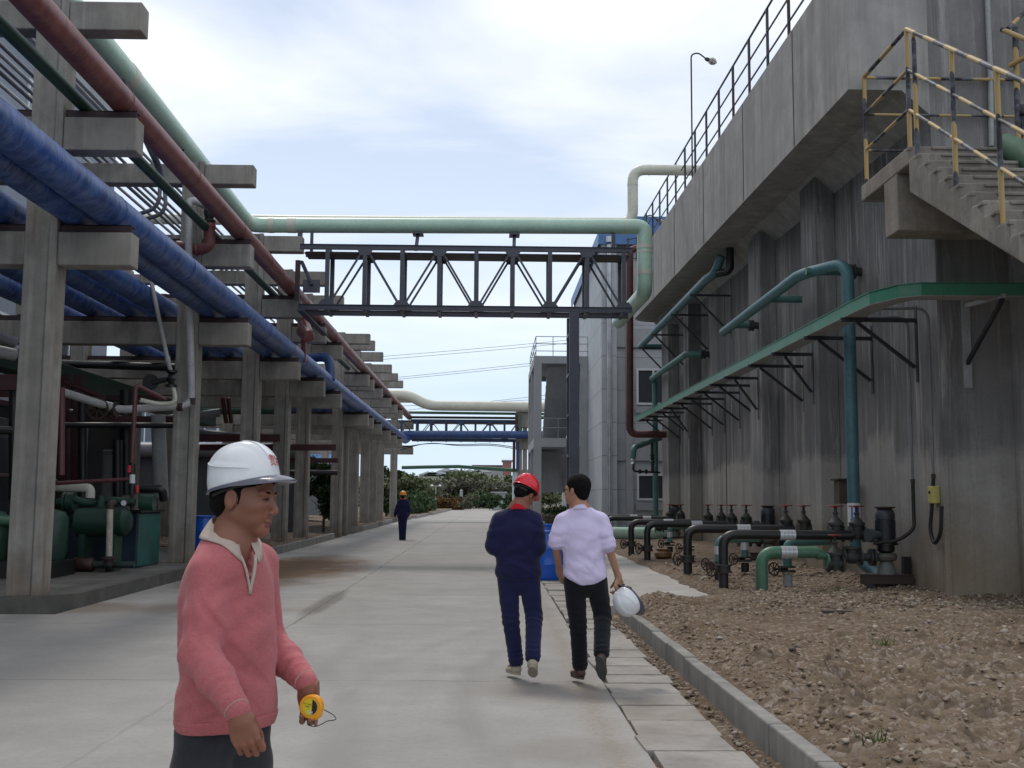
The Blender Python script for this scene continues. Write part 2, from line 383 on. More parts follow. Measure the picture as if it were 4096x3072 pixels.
o = gridmesh('soil', np.arange(1.80, 8.2, .028), np.concatenate([np.arange(4.6, 13, .028), np.arange(13, 20, .04)]), soil_h, M['soil']); tag(o, kind='structure')
o = gridmesh('soil', np.arange(1.80, 8.2, .1), np.arange(20, 62, .12), soil_h, M['soil']); tag(o, kind='structure')
o = gridmesh('soil', np.arange(8.1, 30, .3), np.arange(4.6, 16, .3), soil_h, M['soil']); tag(o, kind='structure')
o = gridmesh('soil', np.arange(1.80, 8.2, .15), np.arange(-6, 4.7, .15), soil_h, M['soil']); tag(o, kind='structure')
# stones and clods
def rocks(name, n, sampler, smin, smax, mat, flat=.6):
    base = []
    for (i, j, k) in ((0,0,1),(0,0,-1),(1,0,0),(-1,0,0),(0,1,0),(0,-1,0)): base.append((i, j, k))
    import itertools
    for sx, sy, sz in itertools.product((-1,1), repeat=3): base.append((sx*.58, sy*.58, sz*.58))
    base = np.array(base, dtype=np.float32)
    import bmesh
    bm = bmesh.new(); lump = 'clod' in name
    if lump:
        bmesh.ops.create_icosphere(bm, subdivisions=2, radius=1.0); bm.verts.ensure_lookup_table(); base = np.array([v.co[:] for v in bm.verts], dtype=np.float32); T = np.array([[v.index for v in f.verts] for f in bm.faces]); bm.free(); bm = bmesh.new()
    if not lump:
        for p in base: bm.verts.new(p)
        bmesh.ops.convex_hull(bm, input=bm.verts); bm.verts.ensure_lookup_table(); bm.verts.index_update(); bm.faces.ensure_lookup_table()
        T = np.array([[v.index for v in f.verts] for f in bm.faces if len(f.verts) == 3])
    bm.free(); nb_ = len(base)
    rs = np.random.RandomState(abs(hash(name)) % 1000 if False else len(name)*7+n)
    Vs = []; Fs = []; o = 0
    for i in range(n):
        x, y, z = sampler(rs); s = smin + (smax-smin)*rs.rand()**3
        P = base*((.55+.9*rs.rand(nb_, 1)) if not lump else (.75+.5*rs.rand(nb_, 1)+.5*np.sin(base@(rs.randn(3,1)*3)+rs.rand()*6)*.5))*np.array([1, .6+.6*rs.rand(), flat*(.5+.8*rs.rand())])
        a = rs.rand()*6.28; b = (rs.rand()-.5)*.7; c, d = math.cos(a), math.sin(a); e, f = math.cos(b), math.sin(b)
        Rm = np.array([[c,-d,0],[d,c,0],[0,0,1]]) @ np.array([[1,0,0],[0,e,-f],[0,f,e]])
        Vs.append((P*s) @ Rm.T + np.array([x, y, z + s*(.15 if not lump else -.05)])); Fs.append(T + o); o += nb_
    ob = np_mesh(name, np.concatenate(Vs), np.concatenate(Fs), mat, smooth=False); return tag(ob, kind='stuff')
def near_s(rs):
    while True:
        y = 4.8 + 12*rs.rand()**1.2; x = 1.85 + 5.8*rs.rand()
        if x < .52*y + .4 and rs.rand() < float(soil_patch(np.array([x]), np.array([y]))[0])**2+.12: break
    return x, y, float(soil_h(np.array([x]), np.array([y]))[0])
def kerb_s(rs):
    y = 5.2 + 10*rs.rand(); x = 1.9 + abs(rs.randn())*.4
    return x, y, float(soil_h(np.array([x]), np.array([y]))[0])
def wall_s(rs):
    y = 14.2 + 9*rs.rand()**1.5; x = 3.6 + 4.0*rs.rand()
    return x, y, float(soil_h(np.array([x]), np.array([y]))[0])
def gut_s(rs):
    y = 5.5 + 9.2*rs.rand(); x = 1.67 - abs(rs.randn())*.07
    return x, y, ground(y) - .01
def stone_mat(name, c1, c2, c3):
    t = NT(name); g = t.new('ShaderNodeNewGeometry'); rnd = g.outputs['Random Per Island']; n = t.noise(30, 5, .7)
    r = t.new('ShaderNodeValToRGB'); e = r.color_ramp.elements; e[0].color = (*c1, 1); e[1].color = (*c3, 1); m = e.new(.5); m.color = (*c2, 1); t.l.new(rnd, r.inputs[0])
    col = t.mix(t.math('MULTIPLY', t.ramp(n, .45, .7), .45), r.outputs[0], (.12,.09,.065)); t.bump(n, .5, .01)
    return t.done(col, .92, 0, .2)
M['stone'] = stone_mat('pale_stones', (.15,.115,.085), (.25,.20,.155), (.40,.355,.30)); M['clod'] = stone_mat('earth_clods', (.13,.09,.058), (.18,.13,.085), (.23,.175,.125))
tag(rocks('pale_stones', 3200, near_s, .004, .036, M['stone']), 'pale stone chips scattered over the brown soil on the right', 'stones')
tag(rocks('earth_clods', 1500, kerb_s, .005, .024, M['clod'], .75), 'brown earth clods heaped behind the low kerb', 'soil clods')
tag(rocks('gravel', 5200, wall_s, .012, .038, M['stone']), 'gravel spread round the pump pipes at the tank foot', 'gravel')
tag(rocks('debris', 500, gut_s, .005, .03, M['stone']), 'loose debris between the drain covers and the kerb', 'debris')
# low kerb on the right of the road
t_ = thing('kerb', 'long low concrete kerb holding back the brown soil on the right', 'kerb', (1.77, 10, 0))
for i in range(11):
    y0 = 4.0 + i*.985 + (0 if i else 0); rs_ = random.uniform(-.006, .006)
    MB().box(1.72+rs_, 1.825+rs_, y0, y0+.975, -.05, .172+random.uniform(-.006,.006)).build('kerb_stone', M['kerb'], t_, bevel=.012)
m_ = MB(); pts = [(1.72,14.84),(1.80,15.15),(1.98,15.42),(2.25,15.6)]; inn = [(1.825,14.84),(1.89,15.1),(2.05,15.33),(2.3,15.48)]
m_.prism(pts + inn[::-1], 'z', -.05, .16).build('kerb_corner', M['kerb'], t_, bevel=.01)
# drain covers
ys_ = [6.46, 6.93, 7.39, 7.92, 8.49, 9.0, 9.48, 9.9, 10.4, 10.95]
while ys_[-1] < 29.6: ys_.append(ys_[-1] + random.uniform(.45, .55))
nm = ['nearest the camera', 'second from the camera', 'third from the camera', 'fourth from the camera', 'fifth from the camera', 'sixth from the camera', 'seventh from the camera', 'eighth from the camera', 'beside the lavender-shirted man', 'just behind the lavender-shirted man']
random.seed(11)
for i in range(len(ys_)-1):
    y0, y1 = ys_[i], ys_[i+1]-random.uniform(.012, .035); a = random.uniform(-.012, .012); cx = 1.26+random.uniform(-.02,.02); w = .275
    g = ground(y0)
    m_ = MB(); zz = [random.uniform(-.006, .012) for _ in range(2)]
    def wave(n=8):
        top = []; bot = []
        for k in range(n+1):
            f = k/n; x = cx-w+2*w*f; e0 = random.uniform(-.008,.008) if 0 < k < n else 0; e1 = random.uniform(-.008,.008) if 0 < k < n else 0
            top.append((x+a*2, y1+e1+a*(f-.5)*8*.1)); bot.append((x, y0+e0+a*(f-.5)*8*.1))
        return bot + top[::-1]
    poly = wave(); ob = m_.prism(poly, 'z', g-.05, g+.012+zz[0]).build('drain_cover', M['slab'], None, bevel=.006)
    lab = 'pale concrete drain cover slab, ' + nm[i] + ' in the row' if i < 8 else ('pale concrete drain cover slab in the row, ' + nm[i] if i < 10 else 'pale concrete drain cover slab in the far part of the row beyond the lavender-shirted man')
    tag(ob, lab, 'drain cover', 'drain covers along the right edge of the road')
# fill strip left/near of the covers
gridmesh('road', np.array([.97, 1.72]), np.array([-6, 0, 6.43]), lambda X, Y: gnd_np(Y) - .002, M['road'])['kind'] = 'structure'
# ---------------------------------------------------------------- left beds and platform
def bed(y0, y1, x1, label, conc=False, xl=-30, kz=.2, r=.8):
    t_ = thing('planting_bed' if not conc else 'machine_platform', label, 'raised bed' if not conc else 'platform', ((-6.5), (y0+y1)/2, ground(y0)))
    out = [(xl, y0)] + [(x1-r+r*math.sin(k*math.pi/12), y0+r-r*math.cos(k*math.pi/12)) for k in range(7)] + [(x1-r*.6+r*.6*math.cos(k*math.pi/12), y1-r*.6+r*.6*math.sin(k*math.pi/12)) for k in range(7)] + [(xl, y1)]
    inn = []
    for (x, y) in out:
        cx, cy = (x1+xl)/2, (y0+y1)/2
        nx = x if x <= xl+.01 else max(xl, x - .12*(1 if x > x1-r*1.01-.02 else 0)); ny = y + (.12 if y < cy else -.12) * (1 if (y < y0+r*.9 or y > y1-r*.5) else 0)
        inn.append((nx, ny))
    m_ = MB(); n = len(out)
    def gz(p): return ground(p[1])
    vs = [(p[0], p[1], gz(p)-.1) for p in out] + [(p[0], p[1], gz(p)+kz) for p in out] + [(p[0], p[1], gz(p)+kz) for p in inn] + [(p[0], p[1], gz(p)-.05) for p in inn]
    fs = []
    for i in range(n-1):
        fs += [(i, i+1, n+i+1, n+i), (n+i, n+i+1, 2*n+i+1, 2*n+i), (2*n+i, 2*n+i+1, 3*n+i+1, 3*n+i)]
    m_.add(vs, fs).build('kerb', M['kerb'] if not conc else concrete('dark_kerb', (.12,.115,.105), .3, .35), t_)
    xs = np.linspace(xl, x1-.11, 40 if not conc else 12); ys = np.linspace(y0+.11, y1-.11, max(4, int((y1-y0)*(4 if not conc else 1))))
    rr = r
    def hf(X, Y):
        h = gnd_np(Y) + kz - (.03 if not conc else .004) + (0 if conc else .16*(fbm(X*2, Y*2, 4)+.12) + .05*fbm(X*9, Y*9, 3))
        X2 = X - (x1-rr); Y2 = (y0+rr) - Y
        bad = (X2 > 0) & (Y2 > 0) & (X2**2+Y2**2 > (rr-.1)**2)
        return np.where(bad, gnd_np(Y)-.1, h)
    nx = 160 if not conc else 120
    xs = np.concatenate([np.linspace(xl, -12, 6), np.linspace(-11.8, x1-.10, nx)]); ys = np.linspace(y0+.1, y1-.1, int((y1-y0)*(6 if not conc else 8)))
    s_ = gridmesh('fill' if conc else 'soil', xs, ys, hf, M['soil2'] if not conc else concrete('platform_concrete', (.15,.145,.135), .2, .4, (.08,.07,.06)))
    s_.data.transform(Matrix.Translation(-t_.location)); s_.parent = t_
    return t_
bed(15.0, 26.6, -5.62, 'dark kerbed concrete platform under the left machinery', True)
bed(29.2, 41.2, -5.6, 'kerbed soil bed round the column feet behind the man in pink')
bed(50, 57.5, -5.65, 'kerbed soil bed with a pale kerb beyond the dark shrub')
bed(59.5, 66.5, -5.7, 'short kerbed bed left of the man in the orange helmet')
bed(69, 78, -5.4, 'kerbed bed just beyond the last column of the rack')
bed(80, 96, -5.2, 'narrow kerbed bed beside the dark green hedge')
bed(99, 150, -5.0, 'farthest kerbed bed on the left of the road')
# right-hand verge far away
o = gridmesh('verge', np.array([4.2, 8, 30.]), np.array([60, 80, 120, 150, 290.]), lambda X, Y: gnd_np(Y) + .06, M['soil2']); tag(o, kind='structure')
o = gridmesh('verge', np.array([-60, -30, 40.0]), np.array([288, 330, 420.]), lambda X, Y: gnd_np(Y) + .08, paint('verge_earth', (.12,.10,.07), .95, .35, 0, scale=.5)); tag(o, kind='structure')
# ---------------------------------------------------------------- sky and sun
w = bpy.data.worlds.new("World"); S.world = w; w.use_nodes = True; nt = w.node_tree; N = nt.nodes; L = nt.links
bg = N['Background']; sky = N.new('ShaderNodeTexSky'); sky.sky_type = 'NISHITA'; sky.sun_disc = False
SE, SAZ = R(58), R(20)
sky.sun_elevation = SE; sky.sun_rotation = SAZ; sky.air_density = 1.0; sky.dust_density = .4; sky.ozone_density = 2.0
tc = N.new('ShaderNodeTexCoord'); sp = N.new('ShaderNodeSeparateXYZ'); L.new(tc.outputs['Generated'], sp.inputs[0])
def wm(op, a, b=0.0):
    m = N.new('ShaderNodeMath'); m.operation = op
    for i, q in enumerate((a, b)):
        if hasattr(q, 'is_linked'): L.new(q, m.inputs[i])
        else: m.inputs[i].default_value = q
    return m.outputs[0]
zc = wm('MAXIMUM', wm('ADD', sp.outputs[2], .18), .02)
cx_ = N.new('ShaderNodeCombineXYZ'); L.new(wm('DIVIDE', sp.outputs[0], zc), cx_.inputs[0]); L.new(wm('DIVIDE', sp.outputs[1], zc), cx_.inputs[1])
n1 = N.new('ShaderNodeTexNoise'); n1.inputs['Scale'].default_value = 1.15; n1.inputs['Detail'].default_value = 7; n1.inputs['Roughness'].default_value = .52; n1.inputs['Distortion'].default_value = .35
mp = N.new('ShaderNodeMapping'); mp.inputs['Location'].default_value = (2.3, .4, 0); mp.inputs['Scale'].default_value = (.8, 1.25, 1); L.new(cx_.outputs[0], mp.inputs[0]); L.new(mp.outputs[0], n1.inputs['Vector'])
cr = N.new('ShaderNodeValToRGB'); cr.color_ramp.elements[0].position = .36; cr.color_ramp.elements[1].position = .62; L.new(n1.outputs['Fac'], cr.inputs[0])
alt = N.new('ShaderNodeMapRange'); alt.inputs['From Min'].default_value = .07; alt.inputs['From Max'].default_value = .24; L.new(sp.outputs[2], alt.inputs[0])
fac = wm('MULTIPLY', wm('ADD', wm('MULTIPLY', cr.outputs[0], .62), .33), wm('ADD', wm('MULTIPLY', alt.outputs[0], .9), .06))
hz = N.new('ShaderNodeMapRange'); hz.inputs['From Min'].default_value = .30; hz.inputs['From Max'].default_value = .0; L.new(sp.outputs[2], hz.inputs[0])
m0 = N.new('ShaderNodeMix'); m0.data_type = 'RGBA'; m0.inputs[7].default_value = (6.4, 7.9, 9.8, 1); L.new(wm('MULTIPLY', wm('ADD', hz.outputs[0], .25), .8), m0.inputs[0]); L.new(sky.outputs[0], m0.inputs[6])
m1 = N.new('ShaderNodeMix'); m1.data_type = 'RGBA'; m1.inputs[7].default_value = (11.0, 11.1, 11.4, 1)
L.new(fac, m1.inputs[0]); L.new(m0.outputs[2], m1.inputs[6]); L.new(m1.outputs[2], bg.inputs[0]); bg.inputs[1].default_value = .1
sd = bpy.data.lights.new('sun', 'SUN'); sd.energy = 1.35; sd.angle = R(11); sd.color = (1, .94, .86)
so = bpy.data.objects.new('sun', sd); COL.objects.link(so)
# sun over the far end of the road, a little to the left
sdir = Vector((-math.sin(SAZ)*math.cos(SE), math.cos(SAZ)*math.cos(SE), math.sin(SE)))
so.rotation_euler = sdir.to_track_quat('Z', 'Y').to_euler()
sky.sun_rotation = math.atan2(sdir.x, sdir.y)
S.view_settings.view_transform = 'Standard'; S.view_settings.look = 'None'; S.view_settings.exposure = .16; S.view_settings.gamma = 1
try:
    S.cycles.use_denoising = True; S.cycles.max_bounces = 6; S.cycles.use_adaptive_sampling = True
except Exception: pass
# ================================================================ concrete pipe rack
def rz(y): return -.14*min(1, max(0, (y-15)/25))
RY = [15.19, 22.7, 28.8, 33.2, 37.0, 45.4, 47.3, 51.0, 55.6, 59.4, 63.0, 72.2]
def rack_frame(y, lab, first=False):
    g = ground(y) + .14; d = rz(y)
    t = thing('pipe_rack_frame', lab, 'pipe rack frame', (-6.4, y+.2, g), 'concrete frames carrying the pipes on the left')
    def column(x0, x1, yy, top):
        c = .04; w = x1-x0; m = MB(); q = .22
        prof = [(x0,yy),(x0+w*.22,yy),(x0+w*.3,yy+c),(x1-w*.3,yy+c),(x1-w*.22,yy),(x1,yy),(x1,yy+.11),(x1-.035,yy+.15),(x1-.035,yy+.25),(x1,yy+.29),(x1,yy+.40),
                (x1-w*.22,yy+.40),(x1-w*.3,yy+.40-c),(x0+w*.3,yy+.40-c),(x0+w*.22,yy+.40),(x0,yy+.40),(x0,yy+.29),(x0+.035,yy+.25),(x0+.035,yy+.15),(x0,yy+.11)]
        m.prism(prof, 'z', g-.35, top); return m
    column(-6.46, -6.02, y, 8.60+d).build('column', M['rackc'], t, bevel=.008)
    column(-10.9, -10.5, y, 8.4+d).build('column', M['rackc'], t)
    def beam(z0, z1, e=-5.0):
        m = MB()
        for a, b in ((-12.4, -10.902), (-10.498, -6.462), (-6.018, e)): m.box(a, b, y+.03, y+.37, z0+d, z1+d)
        m.build('cross_beam', M['rackc'], t, bevel=.018)
    beam(4.735, 5.204, -5.0); beam(6.373, 6.85, -5.0); beam(8.127, 8.547, -5.0)
    m = MB()
    for z in (5.206, 6.852):
        for a, b in ((-12.3, -10.91), (-10.49, -6.47), (-6.01, -5.02)):
            m.box(a, b, y+.08, y+.092, z+d, z+.108+d); m.box(a, b, y+.08, y+.26, z+.098+d, z+.11+d)
    m.build('steel_bearer', M['steel_in'], t)
    return t
labs = ['nearest concrete rack frame, its column standing at the kerb on the far left', 'second concrete rack frame, its column standing beside the blue barrel behind the man in pink',
 'third concrete rack frame from the camera, its column just above the white helmet', 'fourth concrete rack frame from the camera, right of the white helmet', 'fifth concrete rack frame from the camera, left of the dark shrub',
 'sixth concrete rack frame, first of a close pair right of the dark shrub', 'seventh concrete rack frame, second of the close pair right of the dark shrub', 'eighth concrete rack frame, just beyond the close pair of columns',
 'ninth concrete rack frame from the camera', 'tenth concrete rack frame from the camera', 'eleventh concrete rack frame, its column left of the man in the orange helmet', 'farthest concrete rack frame, its column behind the man in the orange helmet']
for y, l in zip(RY, labs): rack_frame(y, l)
def ypath(x, z, y0, y1, st=2.0, sag=0):
    n = max(2, int((y1-y0)/st)); return [(x, y0+(y1-y0)*i/n, z+rz(y0+(y1-y0)*i/n)) for i in range(n+1)]
def pipe(name, label, cat, pts, r, mat, n=16, collars=(), group=None, colmat=None, parts=()):
    a = Vector(pts[0]); t = thing(name, label, cat, a, group)
    MB().tube(pts, r, n).build('pipe_run', mat, t, smooth=True)
    if collars:
        m = MB()
        for (p, ax, rr, h) in collars: m.disc(p, ax, rr, h, n)
        m.build_split('collar', colmat or mat, t, smooth=True)
    return t
def ycollars(x, z, ys, r, h=.05): return [((x, y, z+rz(y)), (0,1,0), r, h) for y in ys]
pipe('lagged_pipe', 'big weathered blue lagged pipe along the outer edge of the lower rack beams', 'pipe', ypath(-5.36, 5.555, 7, 69.6) + [(-5.34, 70.1, 5.555-.14)], .24, M['blue'], 22, ycollars(-5.36, 5.555, [11.2, 15.35, 19, 22.9, 25.8, 28.9, 31, 33.4, 35.3, 37.2, 41, 45.6], .246, .035), 'blue pipes on the lower beams')
pipe('lagged_pipe', 'second blue lagged pipe, tucked right behind the outermost one', 'pipe', ypath(-5.86, 5.54, 7, 58), .225, M['blue'], 18, (), 'blue pipes on the lower beams')
for x, l in ((-6.86, 'blue lagged pipe just left of the rack columns'), (-7.5, 'third blue pipe from the columns in the shade of the rack'), (-8.3, 'blue pipe in the middle of the bay between the two column rows'), (-9.2, 'innermost blue pipe between the two column rows')):
    pipe('lagged_pipe', l, 'pipe', ypath(x, 5.55, 7, 57), .22, M['blue'], 16, (), 'blue pipes on the lower beams')
ry = [15.35, 22.6, 28.6, 32.8, 36.4]
pipe('lagged_pipe', 'long faded red lagged pipe along the outer edge of the middle beams', 'pipe', ypath(-5.27, 7.15, 6, 71) + [(-5.25, 72.0, 7.0)], .185, M['red'], 22, ycollars(-5.27, 7.15, ry+[19, 25.5, 30.7, 40, 44.6, 50, 54.5, 58.2, 62], .192, .04))
pipe('pipe', 'dark green pipe running beside the red pipe on the middle beams', 'pipe', ypath(-5.80, 7.06, 6, 45), .092, M['green_dk'], 12)
pipe('cable_tray', 'narrow grey steel channel between the red and dark green pipes', 'channel', ypath(-5.54, 7.0, 28, 56), .05, M['galv'], 4)
# pale green pipe above the top beams, turning to cross over the truss bridge
gz = 8.86
t = thing('pale_green_pipe', 'large pale green pipe crossing above the truss bridge and turning down beside the tank', 'pipe', (-6.3, 12, 8.9))
pts = round_path([(-6.5, 5, 9.08), (-6.5, 20, 9.02), (-6.5, 29.2, 8.84), (3.6, 29.2, 8.92), (4.1, 29.2, 8.92), (4.1, 29.2, 7.14), (4.1, 29.9, 7.16), (4.05, 35, 7.28)], .42)
MB().tube(pts, .205, 24).build('pipe_run', M['green_lt'], t, smooth=True)
m = MB()
for p, ax, h in (((-6.5,19.2,9.03),(0,1,0),.3), ((-6.5,28.6,8.85),(0,1,0),.2), ((-5.9,29.2,8.845),(1,0,0),.16), ((-5.35,29.2,8.85),(1,0,0),.22), ((3.6,29.2,8.92),(1,0,0),.05), ((4.1,29.2,8.36),(0,0,1),.10), ((4.1,29.2,8.22),(0,0,1),.06), ((4.1,29.2,7.66),(0,0,1),.12)):
    m.disc(p, ax, .213, h, 24)
m.build_split('coupling', M['cream'], t, smooth=True)
m = MB()
for y in (15.4, 22.6):
    m.box(-6.58, -6.42, y, y+.02, 8.547+rz(y), 8.9)
for x in (-5.0,): m.box(x-.16, x-.04, 29.0, 29.1, 8.5, 8.66)
for x in (-1.98, .60, ): m.bar((x, 29.2, 8.69), (x-.02, 28.75, 8.1), .09, .05); m.box(x-.14, x+.14, 28.99, 29.41, 8.62, 8.665)
m.box(3.2, 3.3, 29.1, 29.2, 8.2, 8.7); m.build_split('pipe_support', M['steel_truss'], t)
# cream pipe behind it
pts = round_path([(-11.5, 31, 9.44), (-6, 31, 9.44), (4.02, 31, 9.48), (4.02, 31, 11.05), (9.5, 31, 11.05)], .38)
t = pipe('cream_pipe', 'cream pipe crossing behind the pale green one and rising over the tank railing', 'pipe', pts, .152, M['cream'], 20, [((4.02,31,10.6),(0,0,1),.158,.05), ((4.5,31,11.05),(1,0,0),.158,.05), ((-5.3,31,9.44),(1,0,0),.158,.06)])
m = MB()
for x in (-5.1,): m.box(x-.04, x+.04, 30.9, 31.0, 8.4, 9.3)
m.build_split('pipe_support', M['steel_truss'], t)
# thin conduits on the top beams
for i, (x, w) in enumerate(((-7.15,.032),(-7.32,.03),(-7.73,.034),(-7.9,.034),(-8.07,.034),(-8.22,.042),(-8.46,.036),(-8.75,.055))):
    pipe('conduit', ['thin grey tube nearest the columns on the top beams','second thin grey tube on the top beams','thin grey tube, third of the parallel set on the top beams','thin grey tube in the middle of the set on the top beams','thin grey tube, fifth of the set on the top beams','slightly thicker grey tube on the top beams','thin grey tube near the inner side of the top beams','innermost and thickest grey tube on the top beams'][i], 'tube', ypath(x, 8.60, 9, 43, 4), w, M['grey_tube'] if i % 3 else M['white_tube'], 8, (), 'thin tubes on the top beams')
for k, (a, b, c, dd, nm) in enumerate((((380,141),(440,265),(640,690),(638,830),'left'), ((420,141),(500,330),(650,690),(668,850),'right'))):
    p = [at(*a, 18), at(*b, 19), at(*c, 21.6), at(*dd, 21.6), at(dd[0]-95, dd[1]+30, 21.9)]
    pipe('conduit', 'bent grey tube slanting down behind the red pipe, the %s of two' % nm, 'tube', round_path(p, .3), .042, M['grey_tube'], 8, (), 'slanting grey tubes')
# pale vertical pipe in front of the second column with an elbow to the valve
p = [at(800, 800, 22.1), at(762, 778, 22.1), at(740, 790, 22.15), at(738, 830, 22.15), at(752, 1600, 22.15), at(740, 1625, 22.15), at(480, 1632, 21.6)]
t = pipe('drop_pipe', 'pale vertical pipe strapped to the second rack column, bending left at the bottom', 'pipe', round_path([at(880,850,22.6), at(752, 790, 22.15), at(765, 1622, 22.15), at(478, 1640, 21.4), at(240, 1565, 20.0)], .22), .075, M['white_tube'], 12, [(at(765,1605,22.15),(0,0,1),.085,.12), (at(720,1628,22.0),(1,0,0),.085,.10)], None, M['rust'])
vx = at(412, 1640, 21.3)
m = MB(); m.lathe(vx, [(.07,-.28),(.15,-.28),(.15,-.24),(.10,-.2),(.14,-.05),(.14,.05),(.10,.2),(.15,.24),(.15,.28),(.07,.28)], 16, (1,-.15,0)); m.tube([vx, vx+Vector((0,-.3,0))], .03, 8)
m.build('valve_body', M['rust'], t, smooth=True)
m = MB(); c = vx+Vector((0,-.32,0)); m.torus(c, (0,1,0), .2, .018, 20, 6)
for k in range(4): w_ = k*math.pi/4; m.bar(c+Vector((math.cos(w_)*.2,0,math.sin(w_)*.2)), c-Vector((math.cos(w_)*.2,0,math.sin(w_)*.2)), .02, .02)
m.build('handwheel', M['rust'], t)
p = [at(602, 1110, 21.5), at(618, 1190, 21.5), at(672, 1445, 21.5)]
t = pipe('slanting_pipe', 'slanting pale pipe coming down to a black valve left of the second column', 'pipe', p + [at(684,1490,21.5)], .042, M['white_tube'], 10, [(at(671,1440,21.5),(.2,0,-1),.052,.1)])
MB().tube(round_path([at(690,1540,21.5), at(706,1612,21.5), at(640,1618,21.5), at(560,1600,21.3)], .16), .045, 10).build('lower_bend', M['cream'], t, smooth=True)
a = at(686,1515,21.5); MB().lathe(a, [(.05,-.16),(.11,-.16),(.11,-.12),(.05,-.09),(.09,0),(.05,.09),(.11,.12),(.11,.16),(.05,.16)], 14).disc(a+Vector((-.22,0,-.05)), (1,0,.3), .05, .3, 10).disc(a+Vector((-.4,0,-.07)), (0,1,0), .16, .03, 16).build('valve', M['black'], t, smooth=True)
# red branch with a black valve under the red pipe
a = at(838, 790, 22.2)
t = pipe('red_branch', 'short red branch pipe dropping from a black valve and turning left under the red pipe', 'pipe', round_path([at(838, 895, 22.2), at(838, 985, 22.2), at(800, 1000, 22.2), at(712, 985, 22.6)], .22), .115, M['red'], 16, [(at(838,905,22.2),(0,0,1),.125,.05),(at(790,1000,22.2),(1,0,0),.125,.04)])
MB().lathe(at(838, 850, 22.2), [(.05,-.24),(.1,-.24),(.13,-.2),(.13,-.16),(.08,-.14),(.12,-.02),(.12,.04),(.07,.1),(.13,.14),(.13,.18),(.06,.18),(.05,.34),(.09,.36),(.03,.38)], 16).build('valve', M['black'], t, smooth=True)
# blue loop rising from the main blue pipe
pipe('blue_loop', 'blue branch pipe looping up and over from the big blue pipe', 'pipe', round_path([at(1205,1436,36.5), at(1318,1425,36.2), at(1322,1520,36.0)], .35), .155, M['blueX'], 16, [(at(1300,1424,36.3),(1,0,0),.162,.05)])
# pieces between the truss and the red pipe
t = pipe('red_drop', 'short red lagged pipe hanging below the red pipe near the end of the truss', 'pipe', round_path([at(1212,1240,30.5), at(1215,1300,30.3), at(1235,1350,29.4), at(1210,1325,29.8)], .2), .17, M['red'], 16)
pipe('thin_red_drop', 'thin red pipe stub below the red pipe near the truss end', 'pipe', [at(1213,1350,30.5), at(1215,1450,30.5)], .07, M['red'], 10)
# ================================================================ near truss bridge
def truss(label, X0, X1, y0, y1, z0, z1, posts, tops, mat, group, w=.11, chord=.11):
    t = thing('truss_bridge', label, 'truss bridge', ((X0+X1)/2, (y0+y1)/2, z0), None)
    m = MB(); inn = MB()
    for k, y in enumerate((y0, y1)):
        m.box(X0, X1, y-.012, y+.012, z1-chord, z1); m.box(X0, X1, y-.05, y+.05, z1+.001, z1+.013); m.box(X0, X1, y-.05, y+.05, z1-chord-.013, z1-chord-.001)
        m.box(X0, X1, y-.012, y+.012, z0, z0+chord); m.box(X0, X1, y-.05, y+.05, z0-.014, z0-.001); m.box(X0, X1, y-.05, y+.05, z0+chord+.001, z0+chord+.013)
    m.build('chord', mat, t)
    for k, y in enumerate((y0, y1)):
        for i, x in enumerate(posts):
            m = MB(); a, b = z0+chord+.014, z1-chord-.014
            m.box(x-w/2, x+w/2, y-.045, y-.035, a, b); m.box(x-w/2, x-w/2+.01, y-.0345, y+.045, a, b); m.box(x+w/2-.01, x+w/2, y-.0345, y+.045, a, b)
            m.build('post', mat, t)
        m = MB()
        for i in range(len(posts)-1):
            xa, xb = posts[i], posts[i+1]; s = 1 if (i % 2 == 0) == tops else -1
            za, zb = (z0+chord+.02, z1-chord-.02) if s > 0 else (z1-chord-.02, z0+chord+.02)
            dx = .12; yy = y+.02 if k == 0 else y-.02
            m.bar((xa+dx*(.5), yy, za), (xb-dx*(.5), yy, zb), .05, .05, (0,1,0))
        m.build_split('diagonal', mat, t)
        m = MB()
        for i, x in enumerate(posts):
            top = (i % 2 == 1) == tops
            z = z1-chord-.16 if top else z0+chord+.0
            yy = y-.047 if k == 0 else y+.047
            m.prism([(x-.22, z+(.16 if top else 0)), (x+.22, z+(.16 if top else 0)), (x+.12, z+(.0 if top else .14)), (x-.12, z+(.0 if top else .14))], 'y', yy-.004, yy+.004)
        m.build_split('gusset', mat, t)
    m = MB()
    for x in posts:
        m.bar((x, y0, z0-.02), (x, y1, z0-.02), .08, .06); m.bar((x, y0, z1-chord*.5), (x, y1, z1-chord*.5), .06, .06)
    m.build_split('cross_member', mat, t)
    for_deck = MB().box(X0+.1, X1-.05, y0+.07, y1-.07, z1-chord-.10, z1-chord-.075); for_deck.build('soffit_plate', M['steel_in'], t)
    return t
Yf = 28.45; k_ = Yf/FP
xs_ = [at(u, 1100, Yf).x for u in (1309,1459,1608.5,1757,1905,2051,2200,2348,2495)]
zt = (at(1750,984,Yf).z); zb = at(1750,1241,Yf).z
t = truss('slate grey steel truss bridge spanning the road from the rack to the tank', at(1200,1000,Yf).x, at(2528,1000,Yf).x, Yf, Yf+.9, zb, zt, xs_, True, M['steel_truss'], None)
